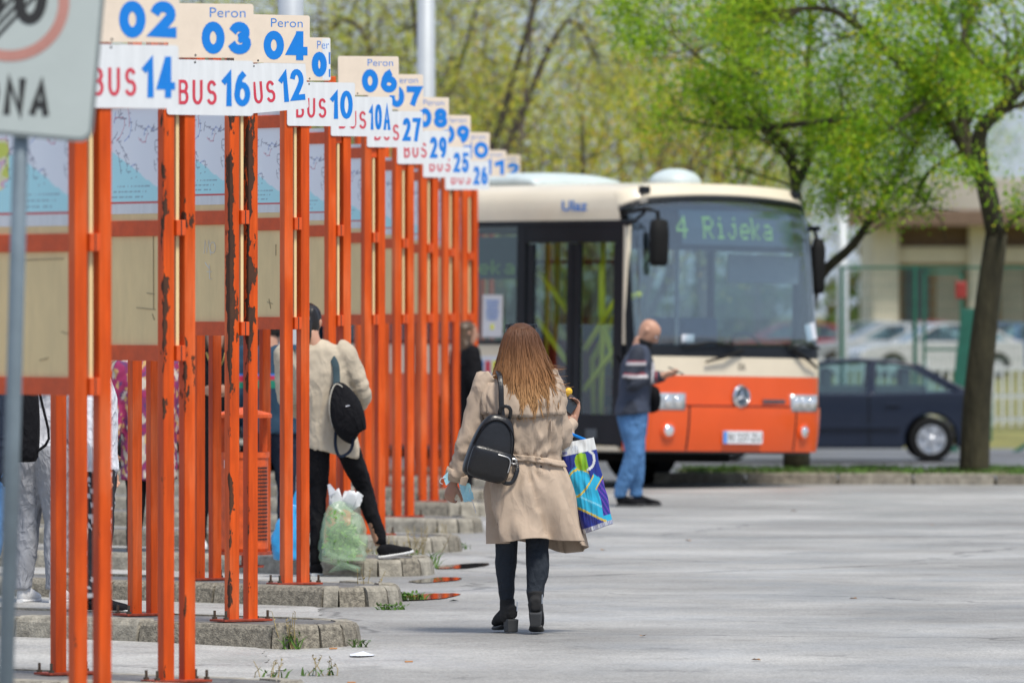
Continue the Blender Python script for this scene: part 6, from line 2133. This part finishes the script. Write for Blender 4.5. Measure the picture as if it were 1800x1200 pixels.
for s in (-1, 1):
    bm = BM(); bmesh.ops.create_uvsphere(bm, u_segments=10, v_segments=6, radius=.012, matrix=mhm @ Matrix.Translation((s * .033, -.080, .012)))
    obj('eye', bm, M['white_cloth'], man, smooth=True)
    bm = BM(); loft(bm, [(mhm @ Vector((s * .052, -.076, .040)), .004, .005), (mhm @ Vector((s * .035, -.094, .046)), .005, .006), (mhm @ Vector((s * .016, -.097, .041)), .004, .005)], 6, ref=(0, 0, 1))
    obj('eyebrow', bm, mat('grey_brow', (.18, .15, .13, 1), .8), man)
fp = empty('waist_bag', (0, 0, 0), 0, 'black waist bag worn across the front of the person by the bus', 'bag')
fp.location = man.location; fp.rotation_euler = man.rotation_euler; fp.scale = man.scale
bm = BM(); sloft(bm, [(.10, -.17, .87, .06, .03), (.10, -.18, .89, .115, .05), (.10, -.18, .97, .135, .062), (.10, -.17, 1.06, .125, .055), (.10, -.16, 1.085, .09, .03)], 20, power=2.8)
xf(bm, 0, Matrix.Translation((.1, -.1, 0)) @ Matrix.Rotation(R(40), 4, 'Z') @ Matrix.Translation((-.1, .12, 0)))
obj('pouch', bm, M['black_cloth'], fp, smooth=True)
bm = BM(); tube(bm, smooth_path([(.10, -.16, 1.04), (.20, -.06, 1.14), (.21, .08, 1.24), (.05, .15, 1.38)], 4), .012, 6); obj('strap', bm, M['black_cloth'], fp)
bm = BM(); tube(bm, [(.10, -.225, 1.0), (.19, -.17, .99)], .005, 5); obj('zip', bm, M['zip'], fp)
pc = Matrix.Translation(man.location) @ Matrix.Rotation(R(84), 4, 'Z') @ Matrix.Scale(MS, 4) @ Vector((-.03, -.40, 1.235))
o = obj('phone', boxm((0, 0, 0), (.075, .15, .01), .004), M['phone'], None, pc, (R(25), 0, R(84))); tag(o, 'dark phone in the hands of the person beside the bus', 'phone')

# woman in the short beige jacket, one foot on the kerb, seen from behind
D2 = 56.4
w2, h2 = figure((PX(583, D2), D2, gz(D2)), R(180), 'dark haired person in a short beige jacket, one foot on the kerb', 1.055, M['beige_jacket'], M['black_cloth'], M['black_cloth'], M['black_hair'], 'tail',
    el={-1: (-.245, -.02, 1.15), 1: (.235, -.02, 1.12)}, wr={-1: (-.205, -.20, 1.06), 1: (.20, -.20, 1.02)}, kn={-1: (-.20, -.13, .55), 1: (.085, -.01, .50)}, an={-1: (-.30, -.13, .195), 1: (.10, .03, .085)},
    lean=.21, hem=.775, top_w=.92, leg_w=.82, yaw=R(-12), vox=.012, seed=6, pitch=R(8))
# turn the raised foot outwards by replacing its shoe direction
for ch in list(w2.children):
    if ch.name.startswith('shoe') and ch.data.vertices[0].co.x < -.2:
        cx_ = Vector((-.30, -.10, .11))
        mt = Matrix.Translation(cx_) @ Matrix.Rotation(R(-68), 4, 'Z') @ Matrix.Rotation(R(-8), 4, 'X') @ Matrix.Translation(-cx_)
        mt = mt @ Matrix.Translation(cx_) @ Matrix.Scale(.86, 4) @ Matrix.Translation(-cx_)
        ch.data.transform(mt)
        for g2 in ch.children: g2.data.transform(mt)
bk = empty('backpack', (PX(610, D2) + .0, D2 - .19, gz(D2)), 0, 'dark navy fabric backpack on the shoulder of the person in the beige jacket', 'backpack')
bk.rotation_euler = (0, R(-12), R(-8)); bk.scale = (.9, .9, .84)
bz = lambda py: (1010 - py) / (F / D2)
zc = bz(715)
bk.location.z += zc
bm = BM(); sloft(bm, [(.02, 0, -.215, .07, .05), (.015, 0, -.20, .10, .07), (.0, -.01, -.10, .125, .085), (-.005, -.01, .02, .118, .085), (-.02, 0, .12, .09, .065), (-.035, .01, .19, .055, .04), (-.04, .015, .215, .02, .015)], 26, n=4, power=2.6)
me_bag = obj('bag', bm, M['black_cloth'], bk, smooth=True)
bm = BM(); tube(bm, smooth_path([(-.12, -.04, -.12), (-.118, -.05, .0), (-.095, -.05, .11), (-.055, -.04, .19), (-.02, -.03, .205), (.02, -.04, .16)], 3), .006, 6); obj('piping', bm, mat('pale_piping', (.45, .42, .36, 1), .7), bk)
bm = BM(); loft(bm, [(Vector(p), .026, .006) for p in smooth_path([(-.035, .0, .20), (-.025, .03, .28), (-.02, .05, .36), (-.05, .10, .43), (-.08, .18, .44)], 4)], 8); obj('strap', bm, mat('teal_strap', (.03, .06, .075, 1), .8), bk)
bm = BM(); loft(bm, [(Vector(p), .012, .004) for p in smooth_path([(-.11, .02, -.14), (-.135, .0, -.26), (-.12, .0, -.35), (-.04, .0, -.33), (.0, .0, -.25), (-.02, .02, -.20)], 4)], 8); obj('strap', bm, M['navy_cloth'], bk)
obj('tag', boxm((.03, -.098, .02), (.03, .004, .008)), M['white_cloth'], bk)

# people half hidden by the stands
def floral(co):
    v = Vector(co)
    a, b_ = noise.noise(v * 16), noise.noise(v * 26 + Vector((5, 2, 1)))
    if a > .18: return (.30, .02, .10)
    if a < -.22: return (.52, .46, .40)
    if b_ > .25: return (.48, .30, .12)
    if b_ < -.25: return (.10, .04, .14)
    return (.22, .03, .12)
def dots(co):
    return (.5, .5, .52) if noise.cell(Vector(co) * 40) > .72 else (.015, .015, .02)
def stripes(co):
    z = co[2]
    if 1.26 < z < 1.275: return (.03, .18, .55)
    if 1.225 < z < 1.26: return (.55, .02, .06)
    if 1.18 < z < 1.225: return (.01, .22, .14)
    return (.012, .045, .085)
figure((PX(72, 51.6), 51.6, gz(51.6)), R(160), 'person in grey sweatpants and a white top behind the front stand', 1.02, M['white_cloth'], M['grey_cloth'], M['white_rubber'], M['brown_hair'], 'short', leg_w=1.25, seed=11, hem=.90)
sbk = empty('backpack', (PX(26, 51.2), 51.2, gz(51.2)), R(-6), 'black backpack with white letters behind the leaning sign post', 'backpack')
bm = BM(); sloft(bm, [(0, 0, .86, .10, .06), (0, 0, .89, .14, .09), (0, 0, 1.10, .15, .1), (0, 0, 1.32, .13, .08), (0, 0, 1.40, .06, .04)], 22, power=3)
obj('bag', bm, M['black_cloth'], sbk, smooth=True)
obj('lettering', text_mesh('lid', -.085, .93, .085, .055, .012), M['white_cloth'], sbk, (.0, -.103, 0))
bm = BM(); tube(bm, smooth_path([(.13, -.02, .92), (.21, -.02, 1.0), (.16, .05, 1.2), (.10, .1, 1.42)], 3), .009, 6); obj('strap', bm, M['black_cloth'], sbk)
figure((PX(262, 58.2), 58.2, gz(58.2)), R(20), 'person in a magenta patterned blouse and black trousers between the stands', .98, None, M['black_cloth'], M['white_rubber'], M['brown_hair'], 'long', hem=.62, top_w=1.1, top_fn=floral, seed=12)
p3, h3 = figure((PX(378, 62.4), 62.4, gz(62.4)), R(6), 'person in black with folded hands and a necklace behind the rusted stand', 1.0, M['black_cloth'], M['black_cloth'], M['white_rubber'], M['brown_hair'], 'long', el={-1: (-.25, .03, 1.14), 1: (.25, .03, 1.14)}, wr={-1: (-.10, -.20, 1.17), 1: (.10, -.20, 1.17)}, palm={-1: (.6, .6, .2), 1: (-.6, .6, .2)}, seed=13)
bm = BM(); tube(bm, smooth_path([(-.07, -.09, 1.45), (-.045, -.12, 1.38), (0, -.135, 1.32), (.045, -.12, 1.38), (.07, -.09, 1.45)], 4), .004, 5)
obj('necklace', bm, mat('gold_chain', (.55, .38, .12, 1), .3, metal=1), p3)
figure((PX(477, 60.2), 60.2, gz(60.2)), R(170), 'person in a dark blue jacket with blue, red and green stripes', 1.03, None, M['navy_cloth'], M['black_cloth'], M['black_hair'], 'short', top_fn=stripes, top_w=1.1, seed=14)
figure((PX(820, 81.0), 81.0, gz(81.0)), R(115), 'person with brown hair in a black coat standing by the bus', .97, M['black_cloth'], M['black_cloth'], M['black_cloth'], M['brown_hair'], 'long', hem=.6, top_w=1.12, seed=15)
figure((PX(171, 50.0), 50.0, gz(50.0)), R(88), 'person in a white top and dotted dark trousers between two orange posts', .97, M['white_cloth'], None or M['black_cloth'], M['black_cloth'], M['brown_hair'], 'short', leg_fn=dots, seed=16)
figure((PX(-28, 45.4), 45.4, gz(45.4)), R(-70), 'person in blue jeans at the left picture edge, mostly outside it', 1.0, M['navy_cloth'], M['jeans_blue'], M['black_cloth'], M['brown_hair'], 'short', seed=17, leg_w=1.1, an={-1: (-.13, .05, .085), 1: (.10, -.22, .085)})
# ------------------------------------------------------------------ bin, bags, weeds, puddles, litter
bD = 54.6
M['bin'] = mat('orange_bin_paint', (.62, .085, .010, 1), .5, var=.3, scale=14)
lb = empty('litter_bin', (PX(428, bD), bD, gz(bD) + .118), 0, 'orange perforated litter bin with a small roof behind the rusted stand', 'litter bin')
bu = F / bD
bm = BM(); lathe(bm, [(.150, .10), (.158, .12), (.158, .70), (.166, .70), (.166, .735), (.150, .735), (.150, .12)], 26)
drum = obj('drum', bm, M['bin'], lb)
hb = to_mesh('hole', boxm((0, 0, 0), (.012, .004, .012))); hb.materials.append(M['black_ink'])
bm = BM()
for r_ in range(20):
    for c_ in range(9):
        a = R(-90 + 20 + c_ * 6)
        box(bm, (.159 * math.cos(a), .159 * math.sin(a), .18 + r_ * .024), (.010, .010, .010), 0, rz=a)
tag(obj('perforation', bm, M['black_ink'], drum), kind='stuff')
bm = BM(); lathe(bm, [(.02, 1.02), (.17, .985), (.182, .975), (.182, .955), (.02, .965)], 26); obj('lid', bm, M['bin'], lb)
for x_ in (-.135, .135):
    obj('upright', boxm((x_, .06, .86), (.03, .012, .25)), M['bin'], lb)
bm = BM(); lathe(bm, [(.18, .08), (.18, .10), (.16, .10)], 26); obj('foot_ring', bm, M['orange_plate'], lb)
bm = BM(); tube(bm, [(.02, .0, 0), (.02, .0, .1)], .035, 10); obj('stem', bm, M['bin'], lb)
obj('base_plate', boxm((.02, 0, .006), (.22, .2, .012)), M['orange_plate'], lb)
obj('sticker', boxm((-.10, -.125, .66), (.045, .006, .05), 0, rz=R(-40)), M['white_cloth'], lb)

# translucent carrier bag with greens
gD = 56.3
gb = empty('plastic_bag', (PX(600, gD), gD, gz(gD) + .11), 0, 'translucent plastic bag full of leafy greens with knotted white handles on the kerb', 'plastic bag')
def mat_film(name, col, alpha):
    m = bpy.data.materials.new(name); m.use_nodes = True
    nt = m.node_tree; b = nt.nodes['Principled BSDF']
    b.inputs['Base Color'].default_value = col; b.inputs['Roughness'].default_value = .28
    b.inputs['Alpha'].default_value = alpha
    return m
M['film'] = mat_film('clear_plastic_film', (.52, .70, .48, 1), .36)
M['film_white'] = mat_film('white_plastic_film', (.80, .82, .84, 1), .85)
M['greens'] = mat('leafy_greens', (.10, .26, .03, 1), .6, var=.6, scale=12)
M['blue_film'] = mat('light_blue_plastic', (.03, .30, .62, 1), .35, var=.15)
GU = F / gD
bm = BM(); sloft(bm, [(.005, 0, .0, .13, .10), (.005, 0, .012, .155, .125), (.01, 0, .12, .158, .13), (.005, 0, .24, .146, .12), (-.005, 0, .31, .11, .09), (0, 0, .36, .06, .05), (.01, 0, .385, .03, .03)], 36, n=5, power=2.6)
bm.normal_update()
fb = folds(.016, 9, 3.0, 1.2)
for v in bm.verts:
    if v.co.z > .02: v.co += v.normal * fb(v.co, None)
obj('film', bm, M['film'], gb, smooth=True)
rng2 = np.random.default_rng(8)
pts = [(rng2.uniform(-.075, .075), rng2.uniform(-.06, .06), rng2.uniform(.05, .22)) for _ in range(60)] + [(-.06, -.03, .28), (-.02, -.04, .29)]
lm = leaf_mesh('greens', pts, 1100, .055, .02, [(.10, .22, .03), (.16, .30, .06), (.30, .42, .18), (.05, .12, .02)], rng2)
obj('greens', lm, None, gb)
for i in range(5):
    a = i * 1.3
    b0 = Vector((.02 + .02 * math.cos(a), .0, .34))
    bm = BM()
    pth = [b0, b0 + Vector((.05 * math.cos(a), .02 * math.sin(a), .05)), b0 + Vector((.075 * math.cos(a) + .01, .03 * math.sin(a), .09 + .02 * (i % 2))), b0 + Vector((.10 * math.cos(a), .03 * math.sin(a), .08 + .04 * (i % 3)))]
    loft(bm, [(p, w_, .006) for p, w_ in zip(pth, (.03, .045, .035, .012))], 10)
    bm.normal_update()
    for v in bm.verts: v.co += v.normal * folds(.008, 20, i * 2.0, 1.0)(v.co, None)
    obj('handle', bm, M['film_white'], gb, smooth=True)
# blue bag beside it
uD = 56.0
ub = empty('plastic_bag', (PX(505, uD), uD + .25, gz(uD) + .115), 0, 'light blue plastic bag standing behind the fourth orange stand', 'plastic bag')
bm = BM(); sloft(bm, [(0, 0, 0, .08, .08), (0, 0, .015, .10, .1), (0, 0, .12, .115, .1), (.01, 0, .22, .09, .08), (.03, 0, .32, .035, .03), (.04, 0, .36, .05, .02)], 28, n=4)
bm.normal_update()
for v in bm.verts:
    if v.co.z > .02: v.co += v.normal * folds(.015, 10, 6.0, 1.0)(v.co, None)
obj('film', bm, M['blue_film'], ub, smooth=True)
bm = BM(); loft(bm, [(Vector(p), .02, .004) for p in smooth_path([(.03, 0, .30), (.05, 0, .40), (.08, 0, .47), (.09, .01, .40), (.06, 0, .31)], 3)], 8); obj('handle', bm, M['blue_film'], ub)

# weeds along the kerbs
def weed(px, py, lab, n=40, rad=.12, h=.12, stalks=0, seed=0, zoff=0.0, d=None):
    d = d or F * H / (py - HY)
    rnd = random.Random(seed)
    t = empty('weed', (PX(px, d), d, gz(d) + zoff), 0, lab, 'weed', 'weeds along the kerbs')
    bm = BM()
    blades(bm, (0, 0, 0), n, rad, h, .55, .006, rnd)
    for i in range(n):
        a, r_ = rnd.uniform(0, 6.28), rad * rnd.random()
        c = Vector((r_ * math.cos(a), r_ * math.sin(a), rnd.uniform(.02, h * .7)))
        dv = Vector((rnd.gauss(0, 1), rnd.gauss(0, 1), rnd.uniform(.0, .8))).normalized() * .03
        sd_ = dv.cross(Vector((0, 0, 1))).normalized() * .010
        bm.faces.new([bm.verts.new(p) for p in (c, c + dv * .5 + sd_, c + dv, c + dv * .5 - sd_)])
    obj('leaves', bm, M['grass'], t)
    if stalks:
        bm = BM()
        for i in range(stalks):
            a, r_ = rnd.uniform(0, 6.28), rad * rnd.random()
            p = Vector((r_ * math.cos(a), r_ * math.sin(a), 0))
            hh = h * rnd.uniform(1.1, 2.0)
            l = Vector((rnd.gauss(0, .25), rnd.gauss(0, .2), 1)) * hh
            tube(bm, [p, p + l * .5 + Vector((rnd.gauss(0, .01), 0, 0)), p + l], [.0028, .0024, .0014], 4)
            for q_ in range(5):
                c = p + l * rnd.uniform(.55, 1)
                dv = Vector((rnd.gauss(0, 1), rnd.gauss(0, 1), rnd.gauss(.4, .5))).normalized() * .022
                sd_ = dv.cross(Vector((.3, .2, 1))).normalized() * .005
                bm.faces.new([bm.verts.new(p_) for p_ in (c, c + dv * .5 + sd_, c + dv, c + dv * .5 - sd_)])
        obj('stalks', bm, M['dry'], t)
weed(660, 1008, 'bushy green weed at the kerb in front of the raised shoe', 110, .20, .15, 16, 1)
weed(735, 1005, 'dry tall weed at the rounded kerb end near the reflections', 60, .14, .15, 16, 2)
weed(512, 1136, 'thin weed growing from the joint of the third kerb', 22, .06, .11, 7, 3)
weed(645, 1064, 'small weed climbing the fourth rounded kerb', 26, .08, .11, 6, 4)
weed(715, 1060, 'low green weed at the tip of the fourth island', 60, .11, .055, 0, 5)
weed(688, 1076, 'low patch of green weed on the paving left of the woman', 50, .09, .03, 0, 6)
weed(632, 1134, 'tiny weed at the tip of the third island', 16, .05, .05, 0, 7)
weed(560, 1196, 'dry weed at the bottom edge beside the front island', 14, .10, .05, 6, 8, 0, 43.2)
weed(480, 1199, 'dry stalks at the bottom edge of the picture', 8, .10, .05, 6, 9, 0, 43.0)
weed(815, 972, 'small green leaf weed on the paving near the fifth island', 14, .05, .05, 0, 10)
weed(775, 965, 'dry weed at the tip of the sixth island', 30, .10, .08, 6, 12)

# puddles mirroring the posts
M['water'] = mat('puddle_water', (.03, .028, .025, 1), .03, var=.1, spec=.8)
for i, (px, py, rx, ry, lab) in enumerate(((815, 1003, .16, .62, 'thin puddle farthest back, reflecting the orange posts'), (765, 1028, .14, .55, 'middle one of the three thin puddles'), (752, 1056, .17, .62, 'nearest of the three thin puddles, left of the woman'))):
    d = F * H / (py - HY)
    bm = BM()
    vs = []
    for k in range(40):
        a = math.tau * k / 40
        f = 1 + .28 * noise.noise(Vector((math.cos(a) * 1.6, math.sin(a) * 1.6, i * 5)))
        vs.append(bm.verts.new((rx * f * math.cos(a), ry * f * math.sin(a), 0)))
    bm.faces.new(vs)
    o = obj('puddle', bm, M['water'], None, (PX(px, d), d, gz(d) + .005), (0, 0, R(-10)))
    tag(o, kind='structure')

# litter
def litter(px, py, bm, m, name, lab, cat, rz=0.0):
    d = F * H / (py - HY)
    o = obj(name, bm, m, None, (PX(px, d), d, gz(d) + .003), (0, 0, rz)); tag(o, lab, cat)
bm = BM()
pp_ = [(x_ * .7, y_ * .5) for x_, y_ in [(-.09, -.25), (-.02, -.3), (.08, -.12), (.09, .1), (.02, .28), (-.06, .18), (-.1, 0)]]
vs = [bm.verts.new((x_, y_, .004 + .012 * noise.noise(Vector((x_ * 9, y_ * 9, 1))))) for x_, y_ in pp_]
c = bm.verts.new((0, 0, .022))
for i in range(len(vs)): bm.faces.new((vs[i], vs[(i + 1) % len(vs)], c))
litter(638, 1144, bm, M['paper'], 'paper_scrap', 'flat white paper scrap lying in front of the third island', 'paper')
M['butt'] = mat('cigarette_filter', (.50, .22, .07, 1), .8)
for i, (px, py, lab) in enumerate(((718, 1152, 'cigarette butt lying on the paving below the woman'), (617, 1176, 'orange scrap at the bottom of the picture'), (635, 1066, 'orange scrap below the rounded end of the fourth island'), (585, 1137, 'brown scrap by the third island kerb'))):
    bm = BM(); tube(bm, [(-.018, 0, .004), (.005, .01, .004)], .0045, 6); tube(bm, [(.005, .01, .004), (.022, .017, .004)], .0042, 6)
    litter(px, py, bm, M['butt'], 'cigarette_butt', lab, 'litter')
M['dead'] = mat('dead_leaf', (.30, .15, .05, 1), .8, var=.4)
for i, (px, py) in enumerate(((797, 1064), (1060, 975), (1210, 958), (1395, 905), (1130, 1120), (1500, 1060), (980, 960), (1640, 930), (1330, 1150))):
    bm = BM()
    v = [bm.verts.new(p) for p in ((-.03, 0, .004), (0, .022, .014), (.035, 0, .006), (0, -.022, .012))]
    bm.faces.new(v)
    d = F * H / (py - HY)
    where = ('left of the woman near the nearest puddle', 'just right of the shopping bag', 'below the bus headlight', 'under the bus number plate', 'right of the woman\'s boots', 'far out on the right of the paving', 'close behind the woman', 'on the far right near the kerb', 'at the bottom right of the paving')[i]
    o = obj('fallen_leaf', bm, M['dead'] if i else M['black_ink'], None, (PX(px, d), d, gz(d) + .002), (0, 0, i * 1.1)); tag(o, ('brown dead leaf ' if i else 'small dark dead leaf ') + where, 'leaf', 'fallen leaves on the paving')
